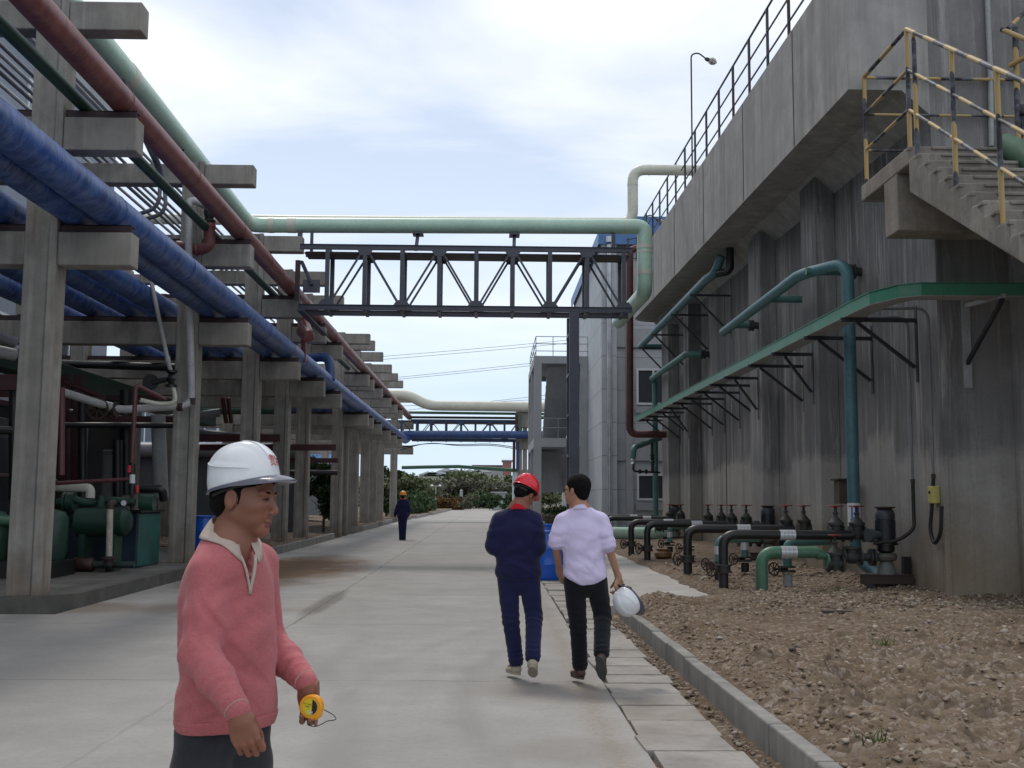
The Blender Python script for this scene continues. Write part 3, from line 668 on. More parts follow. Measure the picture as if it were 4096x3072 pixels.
# end plate fixed to the rack beam with a stay
m = MB(); a = at(1246,1145,28.2); m.box(a.x-.22, a.x+.22, a.y-.01, a.y+.01, a.z-.17, a.z+.17); m.build('anchor_plate', M['steel_truss'], t)
m = MB(); m.bar(at(1206,1045,28.3), at(1248,1140,28.15), .10, .06); m.bar(at(1200,1240,28.3), at(1300,1340,30.5), .16, .05); m.build_split('stay', M['steel_truss'], t)
m = MB(); a = at(1191,1040,28.3); m.box(a.x-.06, a.x+.06, a.y, a.y+.1, at(1191,1200,28.3).z, a.z); m.build('hanger_post', M['steel_in'], t)
# laced steel column under it
xa = at(2296,1600,28.5).x; t = thing('steel_column', 'tall slate grey laced steel column under the truss between the men and the stair tower', 'steel column', (xa, 28.95, ground(28.9)))
m = MB(); zt_ = zb-.02
for y in (Yf, Yf+1.0): m.box(xa-.125, xa+.125, y-.06, y+.06, ground(28)-.1, zt_)
m.build_split('post', M['steel_truss'], t)
m = MB(); z = .6
while z < zt_-.2:
    m.box(xa-.14, xa-.12, Yf+.06, Yf+.94, z, z+.07); z += 1.05
m.build_split('batten', M['steel_truss'], t)
MB().box(xa-.25, xa+.25, Yf-.2, Yf+1.2, ground(28)-.1, ground(28)+.03).build('base_plate', M['steel_truss'], t)
# red/brown drop pipe strapped to the tank channel
Yr = 38.4
t = pipe('dark_red_pipe', 'dark red pipe dropping down behind the truss end and turning into the tank wall', 'pipe', round_path([at(2560,990,Yr), at(2519,1000,Yr), at(2519,1737,Yr), at(2665,1737,Yr)], .28), .125, M['darkred'], 16, [(at(2519,1690,Yr),(0,0,1),.13,.06)])
# ================================================================ concrete tank on the right
def tank_mat():
    t = NT('tank_concrete'); x, y, z = t.sep()
    med = t.noise(1.1, 7, .68); fi = t.noise(26, 5, .75); st = t.noise(1.2, 6, .72, vscale=(1,1,.06), loc=(3,1,1)); st2 = t.noise(5.5, 5, .7, vscale=(1,1,.06), loc=(13,1,5)); big = t.noise(.33, 4, .6, loc=(7,7,1))
    xy = t.math('ADD', x, y)
    def cell(per, zper, off):
        c = t.new('ShaderNodeCombineXYZ'); t.l.new(t.math('FLOOR', t.math('DIVIDE', xy, per)), c.inputs[0]); t.l.new(t.math('FLOOR', t.math('DIVIDE', z, zper)), c.inputs[1]); c.inputs[2].default_value = off
        w = t.new('ShaderNodeTexWhiteNoise'); t.l.new(c.outputs[0], w.inputs['Vector']); return w.outputs['Value']
    c1, c2, c3 = cell(1.22, 30, 1), cell(.41, 30, 2), cell(1.22, 2.44, 3)
    col = t.mix(t.ramp(med, .3, .7), (.215,.21,.203), (.42,.412,.40))
    tone = t.math('ADD', t.math('MULTIPLY', c1, .45), t.math('ADD', t.math('MULTIPLY', c2, .35), t.math('MULTIPLY', c3, .2)))
    col = t.mix(t.math('MULTIPLY', t.ramp(tone, .52, .30, (0,0,0,1), (1,1,1,1)) if False else t.ramp(tone, .30, .70), .55), (.19,.187,.184), col)
    col = t.mix(t.math('MULTIPLY', t.ramp(st, .44, .60), .8), col, (.085,.083,.081))
    col = t.mix(t.math('MULTIPLY', t.ramp(st2, .54, .70), .8), col, (.50,.49,.48))
    col = t.mix(t.math('MULTIPLY', t.ramp(big, .45, .65), .35), col, (.14,.14,.155))
    e3 = t.math('ADD', z, t.math('MULTIPLY', t.math('SUBTRACT', t.noise(.8, 6, .7, loc=(3,9,2)), .5), 5.0)); col = t.mix(t.math('MULTIPLY', t.ramp(t.math('MULTIPLY', e3, .1), .60, .74), .35), col, (.065,.063,.06))   # damp stain, with the shade beneath the overhang painted into it
    # damp-free lower band with a ragged edge: newer render, warmer
    e = t.math('ADD', z, t.math('ADD', t.math('MULTIPLY', t.math('SUBTRACT', c1, .5), .55), t.math('MULTIPLY', t.math('SUBTRACT', t.noise(2.2, 7, .75), .5), .9)))
    k = t.ramp(t.math('MULTIPLY', e, .2), .462, .508, (1,1,1,1), (0,0,0,1))
    low = t.mix(t.ramp(med, .3, .7), (.34,.322,.292), (.46,.44,.405)); low = t.mix(t.math('MULTIPLY', t.ramp(st, .5, .65), .4), low, (.12,.11,.095))
    col = t.mix(t.math('MULTIPLY', k, .62), col, low)
    e2 = t.math('ADD', z, t.math('MULTIPLY', t.math('SUBTRACT', med, .5), 2.0)); k2 = t.ramp(t.math('MULTIPLY', e2, .2), .10, .34, (1,1,1,1), (0,0,0,1))
    col = t.mix(t.math('MULTIPLY', k2, .6), col, (.20,.145,.075))
    col = t.mix(t.math('MULTIPLY', t.ramp(fi, .5, .8), .35), col, (.07,.065,.06))
    # shutter board lines
    for (src, per) in ((t.math('ADD', x, y), 1.22),):
        fr = t.math('ABSOLUTE', t.math('SUBTRACT', t.math('FRACT', t.math('DIVIDE', src, per)), .5)); col = t.mix(t.math('MULTIPLY', t.ramp(fr, .002, .012, (1,1,1,1), (0,0,0,1)), .35), col, (.07,.065,.06))
    t.bump(t.math('ADD', t.math('MULTIPLY', fi, .5), t.math('MULTIPLY', st2, .5)), .4, .008)
    return t.done(col, .9, 0, .2)
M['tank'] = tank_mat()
M['chan'] = concrete('channel_concrete', (.33,.32,.305), .6, .25, (.26,.255,.255), fine=.2, bump=.25)
TX, TY = 6.53, 15.95
t = thing('concrete_tank', 'huge streaked concrete tank with pilasters and an overhanging channel along its top', 'tank', (TX, TY, ground(16)))
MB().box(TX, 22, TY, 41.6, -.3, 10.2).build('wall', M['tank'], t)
for (a, b) in ((20.6, 21.6), (25.0, 26.1), (30.0, 30.05), (34.2, 35.1), (38.2, 39.6)):
    if b-a < .1: MB().box(TX-.012, TX-.001, 30.6, 30.64, -.2, 7.6).build('joint_strip', M['black'], t); continue
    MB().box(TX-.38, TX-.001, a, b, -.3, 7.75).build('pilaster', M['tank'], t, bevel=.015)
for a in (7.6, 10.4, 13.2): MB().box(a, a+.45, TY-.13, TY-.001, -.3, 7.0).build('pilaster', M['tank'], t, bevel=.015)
# overhanging channel: rises slightly along the tank
def chan():
    m = MB(); n = 12; X0, X1 = 5.31, TX-.001; vs = []; fs = []
    ys = [TY+.001+(40.4-TY)*i/n for i in range(n+1)]
    secs = []
    for y in ys: secs.append((y, X0, 7.69+.0255*(y-TY), 9.86+.022*(y-TY)))
    for k in range(1, 7):
        w = k/6*math.pi/2; secs.append((40.4+.9*math.sin(w), X0+.9*(1-math.cos(w)), 8.313, 10.4))
    for (y, x, zb_, zt_) in secs:
        vs += [(x,y,zt_),(x,y,zb_),(max(x+.01,X1-.42),y,zb_-.002),(X1,y,zb_-.38),(X1,y,zt_)]
    N_ = len(secs)
    for i in range(N_-1):
        for j in range(4): fs.append((i*5+j, i*5+j+1, (i+1)*5+j+1, (i+1)*5+j))
        fs.append((i*5+4, i*5, (i+1)*5, (i+1)*5+4))
    fs += [(0,1,2,3,4), tuple((N_-1)*5+j for j in (4,3,2,1,0))]
    m.add(vs, fs); return m
chan().build('overhanging_channel', M['chan'], t)
m = MB()
for y in (18.9, 22.8, 27.2, 31.6, 35.8): m.box(5.300, 5.309, y, y+.012, 7.69+.0255*(y-TY)+.02, 9.84+.022*(y-TY))
m.build_split('joint_strip', M['rust'], t)
# railing on top
t = thing('tank_railing', 'long black three-rail railing along the top of the concrete tank', 'railing', (5.2, 28, 9.8))
def rzt(y): return 9.86 + .022*(y-TY)
m = MB()
for f in (1.3, .82, .36): m.tube([(5.4, y, rzt(y)+f) for y in (16.2, 22, 28, 34, 40.6)], .024 if f > 1 else .019, 8)
m.build_split('rail', M['steel_dark'], t, smooth=True)
y = 16.3
while y < 41:
    m = MB(); m.box(5.375, 5.425, y, y+.05, rzt(y)-.12, rzt(y)+1.3); m.build('post', M['rust'] if int(y*7) % 3 == 0 else M['steel_dark'], t); y += 1.55
t = thing('tank_railing', 'short far railing round the end of the tank behind the truss end', 'railing', (4.6, 42, 8.6))
m = MB()
for f in (1.1, .7, .3): m.tube([at(2505, 960, 42)+Vector((0,0,f-1.1)), at(2600, 940, 42)+Vector((0,0,f-1.1)), at(2640,935,44)+Vector((0,0,f-1.1))], .02, 6)
m.build('rail', M['steel_dark'], t)
for u in (2512, 2545, 2580): a = at(u, 950, 42); MB().box(a.x-.02, a.x+.02, 42, 42.04, a.z-1.4, a.z).build('post', M['rust'], t)
# gooseneck lamps on the tank
def gooseneck(y, h, label):
    t = thing('gooseneck_lamp', label, 'lamp', (5.5, y, rzt(y)))
    b = Vector((5.5, y, rzt(y)-.1)); top = b + Vector((0,0,h)); e = top + Vector((.42, 0, -.12))
    MB().tube(round_path([b, top, top+Vector((.2,0,.06)), e], .16), .022, 8).build('pole', M['rust'], t, smooth=True)
    d = Vector((.9,0,-.35)).normalized()
    MB().lathe(e, [(.03,-.04),(.05,0),(.06,.06),(.045,.09)], 12, d).build('lamp_holder', M['iron'], t, smooth=True)
    MB().lathe(e, [(.04,.09),(.075,.14),(.085,.2),(.06,.27),(.02,.29)], 14, d).build('glass_globe', paint('frosted_glass', (.5,.48,.42), .25, .1, 0, dirt=.1), t, smooth=True)
    m = MB(); q = Vector((0,1,0)); r_ = d.cross(q)
    for k in range(8):
        w = k*math.pi/4; s = q*math.cos(w)+r_*math.sin(w); m.tube([e+d*.08+s*.06, e+d*.16+s*.1, e+d*.24+s*.09, e+d*.31+s*.02], .006, 5)
    m.torus(e+d*.17, d, .1, .006, 14, 5); m.build('wire_guard', M['iron'], t)
gooseneck(29.7, 3.9, 'tall gooseneck lamp with a caged globe rising above the tank railing')
gooseneck(38.9, 1.5, 'small distant gooseneck lamp by the far end of the tank railing')
# ---------------------------------------------------------------- stairs on the near face
SX = 5.455; Yn, Yt = 14.06, TY-.003; LZ = 6.2
M['stair'] = concrete('stair_concrete', (.26,.24,.212), .7, .5, (.20,.165,.13), fine=.5, bump=.8)
t = thing('concrete_stair', 'weathered concrete stair flight with a landing against the tank at the upper right', 'staircase', (SX+.8, 13.5, 4.8))
SW = 9.6
m = MB(); prof = [(Yt, LZ), (Yn, LZ)]; y, z = Yn, LZ
for i in range(13): z -= .187; prof.append((y, z)); y -= .3; prof.append((y, z))
z_end, y_end = z, y
prof += [(y, z-.3), (Yn+.02, LZ-.62), (Yn+.02, LZ-.24), (Yt, LZ-.24)]
prof2 = prof
m.prism([(p[0], p[1]) for p in prof2], 'x', SX, SW).build('flight', M['stair'], t, bevel=.02)
m = MB()
# ragged overhanging nosings
y, z = Yn, LZ
for i in range(13):
    m.box(SX-.004-random.uniform(0,.02), SX+.05, y-.012, y+.05+random.uniform(0,.08), z-.06, z-.012); m.box(SX+.3, SW-.1, y-.025, y+.05, z-.05, z-.006) ; z -= .187; y -= .3
m.build_split('nosing', M['stair'], t, bevel=.012)
MB().box(SX+.002, SX+2.6, Yn+.45, Yn+.95, LZ-1.02, LZ-.241).build('landing_beam', M['stair'], t, bevel=.015)
MB().box(SX+2.602, SX+3.2, Yn+.4, Yn+1.0, -.2, LZ-.241).build('support_column', M['stair'], t)
# striped railing
def stripe_mat():
    t = NT('hazard_stripe'); x, y, z = t.sep(); n = t.noise(14, 5, .7); n2 = t.noise(4, 4, .7, loc=(4,4,2))
    s = t.math('ADD', t.math('ADD', t.math('MULTIPLY', z, .75), t.math('MULTIPLY', y, 1.0)), t.math('MULTIPLY', x, .95))
    fr = t.math('FRACT', t.math('DIVIDE', s, .92)); k = t.ramp(fr, .49, .50)
    yel = t.mix(t.ramp(n, .35, .7), (.42,.27,.07), (.33,.27,.17)); blk = t.mix(t.ramp(n2, .45, .65), (.018,.018,.02), (.12,.13,.16))
    col = t.mix(k, yel, blk); col = t.mix(t.math('MULTIPLY', t.ramp(n, .64, .72), .8), col, (.10,.04,.02))
    return t.done(col, .55, 0, .4)
M['stripe'] = stripe_mat()
t = thing('stair_railing', 'yellow and black striped railing round the landing and down the stair', 'railing', (SX, Yn, LZ))
H = 1.66; far = Vector((SX+.06, Yt-.1, LZ-.02)); cor = Vector((SX+.06, Yn+.1, LZ-.02)); U = Vector((0,0,1)); sl = Vector((0, -.3, -.187)); e1 = cor + sl*12.9
m = MB()
for h, r in ((H, .030), (H*.66, .024), (H*.33, .024)):
    m.tube([far+U*h, cor+U*h], r, 10); m.tube([cor+U*h, e1+U*h], r, 10); m.tube([far+U*h+Vector((.0,.02,0)), far+U*h+Vector((3.0,.02,0))], r*.8, 10)
m.build_split('rail', M['stripe'], t, smooth=True)
for p in [far, cor, cor+sl*.78, cor+sl*4.6, cor+sl*8.4, cor+sl*12.2]:
    MB().tube([p-U*.12, p+U*H], .030, 10).build('post', M['stripe'], t, smooth=True)
t = thing('stair_railing', 'yellow and black striped railing of the far side of the stair at the right edge', 'railing', (6.75, Yn+1.4, LZ))
c2 = Vector((6.72, Yn+1.0, LZ-.02)); a = at(4000,115,c2.y)
m = MB()
for (u0,v0,u1,v1) in ((4008,118,4110,160), (4040,262,4110,215), (4080,450,4110,462)):
    m.tube([at(u0,v0,c2.y), at(u1+160,v1+ (v1-v0)*1.6,c2.y-.9)], .036, 10)
m.tube([at(4030,115,c2.y), at(4120,30,c2.y+.6), at(4220,-60,c2.y+1.0)], .03, 8)
m.build_split('rail', M['stripe'], t, smooth=True)
for (u,v0,v1) in ((4060,110,560),(4085,420,560)): MB().tube([at(u,v0,c2.y), at(u+14,v1,c2.y)], .04, 10).build('post', M['stripe'], t, smooth=True)
# light conduit on the near wall, and the green wrapped pipe end
pipe('wall_conduit', 'thin pale conduit running up the dark upper tank wall behind the stair railing', 'conduit', [at(3946,-260,TY-.06), at(3949,0,TY-.06), at(3962,300,TY-.06), at(3965,585,TY-.06)], .04, M['galv'], 10, [(at(3960,312,TY-.06),(0,0,1),.05,.03)])
pipe('wrapped_pipe', 'green wrapped pipe end lying on the stair at the right edge', 'pipe', [at(4020,568,13.9), at(4060,600,13.7), at(4180,680,13.2)], [.12,.16,.16], paint('green_wrap', (.05,.12,.07), .7, .4, 0, dirt=.6), 12)
# ---------------------------------------------------------------- green cable tray with brackets
def zc(y): return 4.33 + .0*(y-16)
t = thing('cable_tray', 'green cable tray along the tank wall that bends round its near corner', 'cable tray', (5.65, 16, 4.3))
tp = [(5.40, 41.3, 4.56), (5.40, 28, 4.46), (5.40, 16.3, 4.375), (5.42, 15.6, 4.37), (5.66, 15.13, 4.385), (5.95, 15.03, 4.40), (9.5, 15.03, 4.42)]
def tray(tp, w=.32, h=.15, th=.006):
    m = MB(); P_ = [Vector(p) for p in tp]; n = len(P_); L_, R_ = [], []
    for i in range(n):
        d = (P_[min(i+1,n-1)]-P_[max(i-1,0)]).normalized(); s = d.cross(Vector((0,0,1))).normalized()
        L_.append(P_[i]); R_.append(P_[i]-s*w if s.x < 0 or (s.x == 0) else P_[i]+s*w)
    return L_, R_
P_ = [Vector(p) for p in tp]; n_ = len(P_); inn = []
for i in range(n_):
    d = (P_[min(i+1,n_-1)]-P_[max(i-1,0)]).normalized(); s = Vector((0,0,1)).cross(d).normalized(); inn.append(P_[i]+s*.32)
def strip(A, B, th=(0,0,-.008)):
    th = Vector(th); k = len(A); vs = A + B + [p+th for p in A] + [p+th for p in B]; fs = []
    for i in range(k-1):
        fs += [(i,i+1,k+i+1,k+i), (2*k+i,3*k+i,3*k+i+1,2*k+i+1), (i,2*k+i,2*k+i+1,i+1), (k+i,k+i+1,3*k+i+1,3*k+i)]
    return vs, fs
up = Vector((0,0,.165)); m = MB()
m.add(*strip(P_, [p+up for p in P_], (.008,.008,0))); m.add(*strip(inn, [p+up for p in inn], (-.008,-.008,0)))
m.build('side_wall', M['traygreen'], t); 
m = MB(); m.add(*strip([p-Vector((0,0,.002)) for p in P_], [p-Vector((0,0,.002)) for p in inn])); m.build('bottom', M['galv'], t)
m = MB(); m.add(*strip([p+up*1.02+Vector((-.012,-.012,0)) for p in P_], [p+up*1.02+Vector((.01,.01,0)) for p in inn], (0,0,.012))); m.build('cover', M['traygreen'], t)
m = MB()
for k in range(6):
    for j in (0, 1): m.box(6.62+k*.065, 6.645+k*.065, 15.035, 15.07, 4.43+j*.06, 4.455+j*.06)
m.build_split('bolt', M['black'], t)
for i, y in enumerate([16.8,18.75,20.95,22.9,25.3,27,28.9,30.8,32.5,34.3,36,38,39.8]):
    wall = TX-.38 if any(a <= y <= b for a, b in ((20.6,21.6),(25,26.1),(34.2,35.1),(38.2,39.6))) else TX
    y = y*1.0 if y > 17 else 16.75
    b = thing('tray_bracket', ['first tray bracket from the tank corner','second tray bracket from the tank corner','third tray bracket, on the first pilaster','fourth tray bracket, between the first two pilasters','fifth tray bracket, on the second pilaster','sixth tray bracket from the tank corner','seventh tray bracket from the tank corner','eighth tray bracket, right of the wall joint','ninth tray bracket from the tank corner','tenth tray bracket from the tank corner','eleventh tray bracket from the tank corner','last but one tray bracket, near the far end of the tank','farthest tray bracket at the end of the green tray'][i] , 'bracket', (wall, y, 4.3), 'brackets under the green cable tray')
    z = 4.33+.0072*(y-16)
    MB().bar((5.36, y, z), (wall, y, z), .06, .06).build('arm', M['steel_dark'], b)
    MB().bar((5.62, y+.035, z-.03), (wall-.03, y+.035, z-.72), .05, .05).build('strut', M['steel_dark'], b)
    MB().box(wall-.012, wall-.001, y-.05, y+.05, z-.95, z+.22).build('wall_plate', M['steel_dark'], b)
b = thing('tray_bracket', 'tray bracket round the corner on the near wall of the tank, at the right', 'bracket', (7.4, TY, 4.3), 'brackets under the green cable tray')
q = at(4011,1185,15.05)
MB().bar((q.x, 15.0, 4.40), (q.x-.18, TY-.14, 4.40), .06, .06).build('arm', M['galv'], b); MB().bar((q.x, 15.05, 4.36), (q.x-.2, TY-.14, 3.55), .05, .05).build('strut', M['steel_dark'], b)
MB().box(q.x-.26, q.x-.14, TY-.152, TY-.135, 3.2, 4.6).build('wall_plate', M['galv'], b)
# ---------------------------------------------------------------- teal pipes on the wall
def flange(m, p, ax, r, h=.05): m.disc(p, ax, r, h, 14)
wallx = TX
rx, ryy = at(3397,1300,18.4).x, 18.4
pts = round_path([(5.55, 26.2, 5.60), (5.55, 19.6, 5.63), (rx, ryy, 5.60), (rx, ryy, .62), (rx+.25, 17.9, .40), (6.1, 17.4, .36)], .34)
t = pipe('teal_pipe', 'large teal pipe running along the tank wall and bending straight down to the first pump', 'pipe', pts, .1, M['teal2'], 20, [((rx,ryy,2.35),(0,0,1),.106,.03),((rx,ryy,1.95),(0,0,1),.106,.03),((rx,ryy,3.9),(0,0,1),.104,.02)])
m = MB()
for y in (19.2, 21.9, 25.2):
    w_ = TX-.38 if any(a <= y <= b for a, b in ((20.6,21.6),(25,26.1))) else TX
    m.tube([(5.55, y, 5.61), (w_-.2, y, 5.61)], .07, 12)
m.build_split('stub', M['teal'], t, smooth=True)
m = MB()
for y in (19.2, 21.9, 25.2):
    w_ = TX-.38 if any(a <= y <= b for a, b in ((20.6,21.6),(25,26.1))) else TX
    flange(m, (w_-.2, y, 5.61), (1,0,0), .13); flange(m, (w_-.13, y, 5.61), (1,0,0), .13); m.tube([(w_-.1,y,5.61),(w_,y,5.61)], .08, 12)
m.build_split('flange', M['iron'], t, smooth=True)
m = MB().lathe((rx,ryy,1.35), [(.104,-.19),(.104,.19)], 20); m.build('label_band', paint('white_band', (.6,.6,.6), .4, .1, 0, dirt=.2), t, smooth=True)
m = MB(); bl = paint('blue_arrow', (.03,.12,.5), .5, .1)
for w_ in (-2.2, -1.2):
    c, s = math.cos(w_), math.sin(w_); P0 = Vector((rx+c*.107, ryy+s*.107, 1.35)); tg = Vector((-s, c, 0))
    m.bar(P0+Vector((0,0,.15)), P0-Vector((0,0,.08)), .025, .004, (c,s,0)); m.add([P0-Vector((0,0,.16)), P0+tg*.032-Vector((0,0,.07)), P0-tg*.032-Vector((0,0,.07))], [(0,1,2)])
m.build('flow_arrow', bl, t)
pts = round_path([(TX-.02, 41.2, 7.38), (5.6, 41.2, 7.38), (5.6, 28.4, 7.34), (5.72, 27.9, 7.38), (5.85, 27.7, 7.8)], .2)
t = pipe('teal_pipe', 'bluish teal pipe slung under the overhanging channel', 'pipe', pts, .115, M['teal2'], 16)
MB().tube(round_path([(5.74, 27.8, 7.36), (6.05, 27.6, 7.38), (6.05, 27.6, 8.05)], .2), .1, 12).build('black_elbow', M['black'], t, smooth=True)
for y in (29.8, 33, 37, 40.2):
    b = thing('pipe_bracket', {29.8:'nearest',33:'second',37:'third',40.2:'farthest'}[y] + ' strut bracket holding the teal pipe under the channel', 'bracket', (TX, y, 7.0), 'brackets of the pipe under the channel')
    MB().bar((5.4, y, 7.18), (TX, y, 7.18), .06, .05).build('arm', M['steel_dark'], b); MB().bar((5.55, y+.03, 7.15), (TX-.02, y+.03, 6.15), .05, .05).build('strut', M['steel_dark'], b); MB().box(TX-.014, TX-.001, y-.05, y+.05, 6.0, 7.6).build('wall_plate', M['steel_dark'], b)
pts = round_path([(6.02, 40.4, .4), (6.02, 40.4, 6.0), (5.88, 40.2, 6.06), (5.85, 33.0, 5.98), (6.3, 32.9, 5.98)], .16)
t = pipe('teal_pipe', 'teal pipe with a dark riser at the far corner of the tank wall', 'pipe', pts, .1, M['teal'], 14)
m = MB(); flange(m, (6.32,32.9,5.98), (1,0,0), .14, .05); flange(m, (6.4,32.9,5.98), (1,0,0), .14, .05); m.tube([(6.35,32.9,5.98),(TX,32.9,5.98)], .09, 10); m.build_split('flange', M['iron'], t, smooth=True)
# small drain assembly under the red pipe
t = thing('drain_assembly', 'teal stub with two small valves and a black drain line at the far tank corner', 'valve assembly', at(2560, 1800, 38.9))
MB().tube(round_path([at(2660,1745,40.5), at(2535,1790,37.5), at(2532,1832,37.5)], .2), .1, 12).build('stub', M['teal'], t, smooth=True)
MB().tube(round_path([at(2535,1835,37.5), at(2533,1885,37.5), at(2640,1890,37.8)], .1), .035, 8).build('drain_line', M['black'], t, smooth=True)
a = at(2533,1840,37.5); MB().lathe(a, [(.05,-.14),(.09,-.13),(.05,-.06),(.08,0),(.05,.06),(.09,.13),(.05,.14)], 12).build('valve', M['alu'], t, smooth=True)
m = MB(); b_ = at(2608,1770,38); m.tube([b_, at(2610,1885,38)], .05, 8); m.lathe(at(2609,1835,38), [(.04,-.16),(.1,-.13),(.05,-.05),(.09,.02),(.05,.06),(.1,.13),(.04,.14)], 12)
for u in (2560, 2585): m.lathe(at(u,1886,37.7), [(.03,-.06),(.08,-.04),(.08,.04),(.03,.06)], 10, (1,0,0))
m.build_split('valve', M['black'], t, smooth=True)
# ================================================================ buildings
def wallmat(name, c, lines=True, per=1.4):
    t = NT(name); x, y, z = t.sep(); n = t.noise(1.2, 6, .65); st = t.noise(3, 5, .7, vscale=(1,1,.07), loc=(2,2,2)); fi = t.noise(30, 3, .7)
    col = t.mix(t.ramp(n, .3, .7), sc(c, .88), sc(c, 1.1)); col = t.mix(t.math('MULTIPLY', t.ramp(st, .5, .72), .3), col, sc(c, .6))
    if lines:
        fr = t.math('ABSOLUTE', t.math('SUBTRACT', t.math('FRACT', t.math('DIVIDE', z, per)), .5)); col = t.mix(t.math('MULTIPLY', t.ramp(fr, .004, .012, (1,1,1,1), (0,0,0,1)), .8), col, sc(c, .3))
    t.bump(fi, .15, .003); return t.done(col, .85, 0, .25)
M['greyw'] = wallmat('grey_render', (.41,.435,.46)); M['greyw2'] = wallmat('grey_render_frame', (.33,.345,.36), False)
M['bluew'] = wallmat('blue_grey_render', (.25,.28,.33), True, 2.1)
M['white_frame'] = paint('white_window_frame', (.62,.64,.66), .4, .1, 0, dirt=.1)
M['roofblue'] = paint('blue_sheet_roof', (.06,.16,.36), .5, .2, 0, dirt=.2)
gt = NT('window_glass'); gt.b.inputs['Metallic'].default_value = 0; M['glass'] = gt.done((.035,.045,.055), .08, 0, .9)
def window(parent, x0, x1, z0, z1, y, face='-y', mid=1):
    # frame + glass set into a wall whose face is at y (facing -y) or at x (facing +x / -x when face given)
    f = MB(); w = .085
    def B(m, a0, a1, b0, b1, d0, d1):
        if face == '-y': m.box(a0, a1, y-d1, y-d0, b0, b1)
        elif face == '+x': m.box(y+d0, y+d1, a0, a1, b0, b1)
        else: m.box(y-d1, y-d0, a0, a1, b0, b1)
    B(f, x0, x1, z0, z0+w, .003, .06); B(f, x0, x1, z1-w, z1, .003, .06); B(f, x0, x0+w, z0+w, z1-w, .003, .06); B(f, x1-w, x1, z0+w, z1-w, .003, .06)
    for k in range(mid): xm = x0 + (x1-x0)*(k+1)/(mid+1); B(f, xm-w/2, xm+w/2, z0+w, z1-w, .003, .05)
    fr = f.build('window', M['white_frame'], parent)
    g = MB(); B(g, x0+w, x1-w, z0+w, z1-w, .001, .012); o = g.build('pane', M['glass'], None)
    off = parent_world(fr); o.data.transform(Matrix.Translation(-off)); o.parent = fr
    return fr
# grey building behind the tank
BY = 46.5; bx0 = at(2405, 1500, BY).x; btop = at(2380, 943, BY).z; bxl = bx0
byf = 62.0
t = thing('grey_building', 'tall grey rendered building with a blue roof edge behind the concrete tank', 'building', (bx0+5, BY+5, ground(BY)))
xr = at(2466, 1500, BY).x
MB().box(bx0, xr-.001, BY-.15, byf, -.2, btop).box(xr, bx0+16, BY+.30, byf, -.2, btop).build('wall', M['greyw'], t)
m = MB()
xw0, xw1 = at(2546,1700,BY+.3).x, at(2700,1700,BY+.3).x
za, zb2, zc2, zd = at(2546,1474,BY+.3).z, at(2546,1619,BY+.3).z, at(2546,1895,BY+.3).z, at(2546,2001,BY+.3).z
xp = at(2530,1600,BY+.3).x
m.box(xr+.001, bx0+16, BY+.18, BY+.299, za+.9, za+1.7); m.box(xr+.001, bx0+16, BY+.18, BY+.299, zc2+.55, zc2+1.5)
m.box(xp-.3, xp, BY+.1, BY+.299, 0, btop-.4); m.box(xw0-.05, bx0+16, BY+.2, BY+.299, zb2-.35, zb2-.12); m.box(xw0-.05, bx0+16, BY+.2, BY+.299, zd-.42, zd-.12)
m.build_split('band', M['greyw2'], t)
zu = zb2+ (za-zb2)
window(t, xw0, xw0+1.45, zb2, za-.95*0, BY+.29); window(t, xw0, xw0+1.45, zd, zc2, BY+.29)
window(t, xw0+2.4, xw0+3.9, zd, zc2, BY+.29); window(t, xw0, xw0+1.45, zb2+4.0, za+4.0, BY+.29)
MB().box(bx0-.12, bx0+16.2, BY-.25, byf+.2, btop+.001, btop+.12).box(bx0-.14, bx0-.121, BY-.27, byf+.2, btop-.42, btop+.14).box(bx0-.12, bx0+16.2, BY-.27, BY-.251, btop-.42, btop+.14).build('roof', M['roofblue'], t)
MB().box(bx0+1.8, bx0+5, BY+2, BY+6, btop+.13, btop+1.4).build('roof_cabin', M['roofblue'], t)
xd = at(2437,1500,BY-.25).x
pipe('downpipe', 'shiny foil-wrapped vertical pipe on the corner of the grey building', 'pipe', [(xd, BY-.28, .3), (xd, BY-.28, at(2440,985,BY).z), ], .10, M['alu'], 10, [((xd,BY-.28,at(2440,965,BY).z),(0,0,1),.16,.25)] + [((xd,BY-.28,z),(0,0,1),.108,.03) for z in (2,4,6,8,10)])
# pale stub pipe end under the channel end
# stair tower
SY = 52.8; sx0 = at(2136,1700,SY).x; sx1 = bx0-.01; tz = at(2136,1423,SY).z; SD = 60.5
t = thing('stair_tower', 'open grey stair tower with a railed roof at the right of the road', 'stair tower', ((sx0+sx1)/2, SY, ground(SY)))
g = ground(SY); cw = .36
z1a, z1b = at(2200,1788,SY).z, at(2200,1752,SY).z; sl = []
for (x, y) in ((sx0, SY), (sx0, SD), (sx1-cw, SY), (sx1-cw, SD), (sx0, SY+3.9)): MB().box(x, x+cw, y, y+.36, g-.2, tz-.36).build('column', M['greyw2'], t)
for (zz, hh) in ((tz, .36), (z1b, .42)):
    m = MB(); m.box(sx0-.002, sx1, SY-.002, SY+.362, zz-hh, zz); m.box(sx0-.003, sx0+.363, SY+.365, SD+.36, zz-hh, zz); m.box(sx0+.37, sx1, SD-.002, SD+.362, zz-hh, zz); m.build_split('ring_beam', M['greyw2'], t)
MB().box(sx0+.37, sx1, SY+.37, SD-.01, tz-.14, tz-.02).build('roof', M['greyw2'], t)
MB().box(sx0+.37, sx0+1.6, SY+.37, SD-.01, z1b-.16, z1b-.02).box(sx1-.9, sx1, SY+.37, SY+2, z1b-.15, z1b-.02).build('landing_slab', M['greyw2'], t)
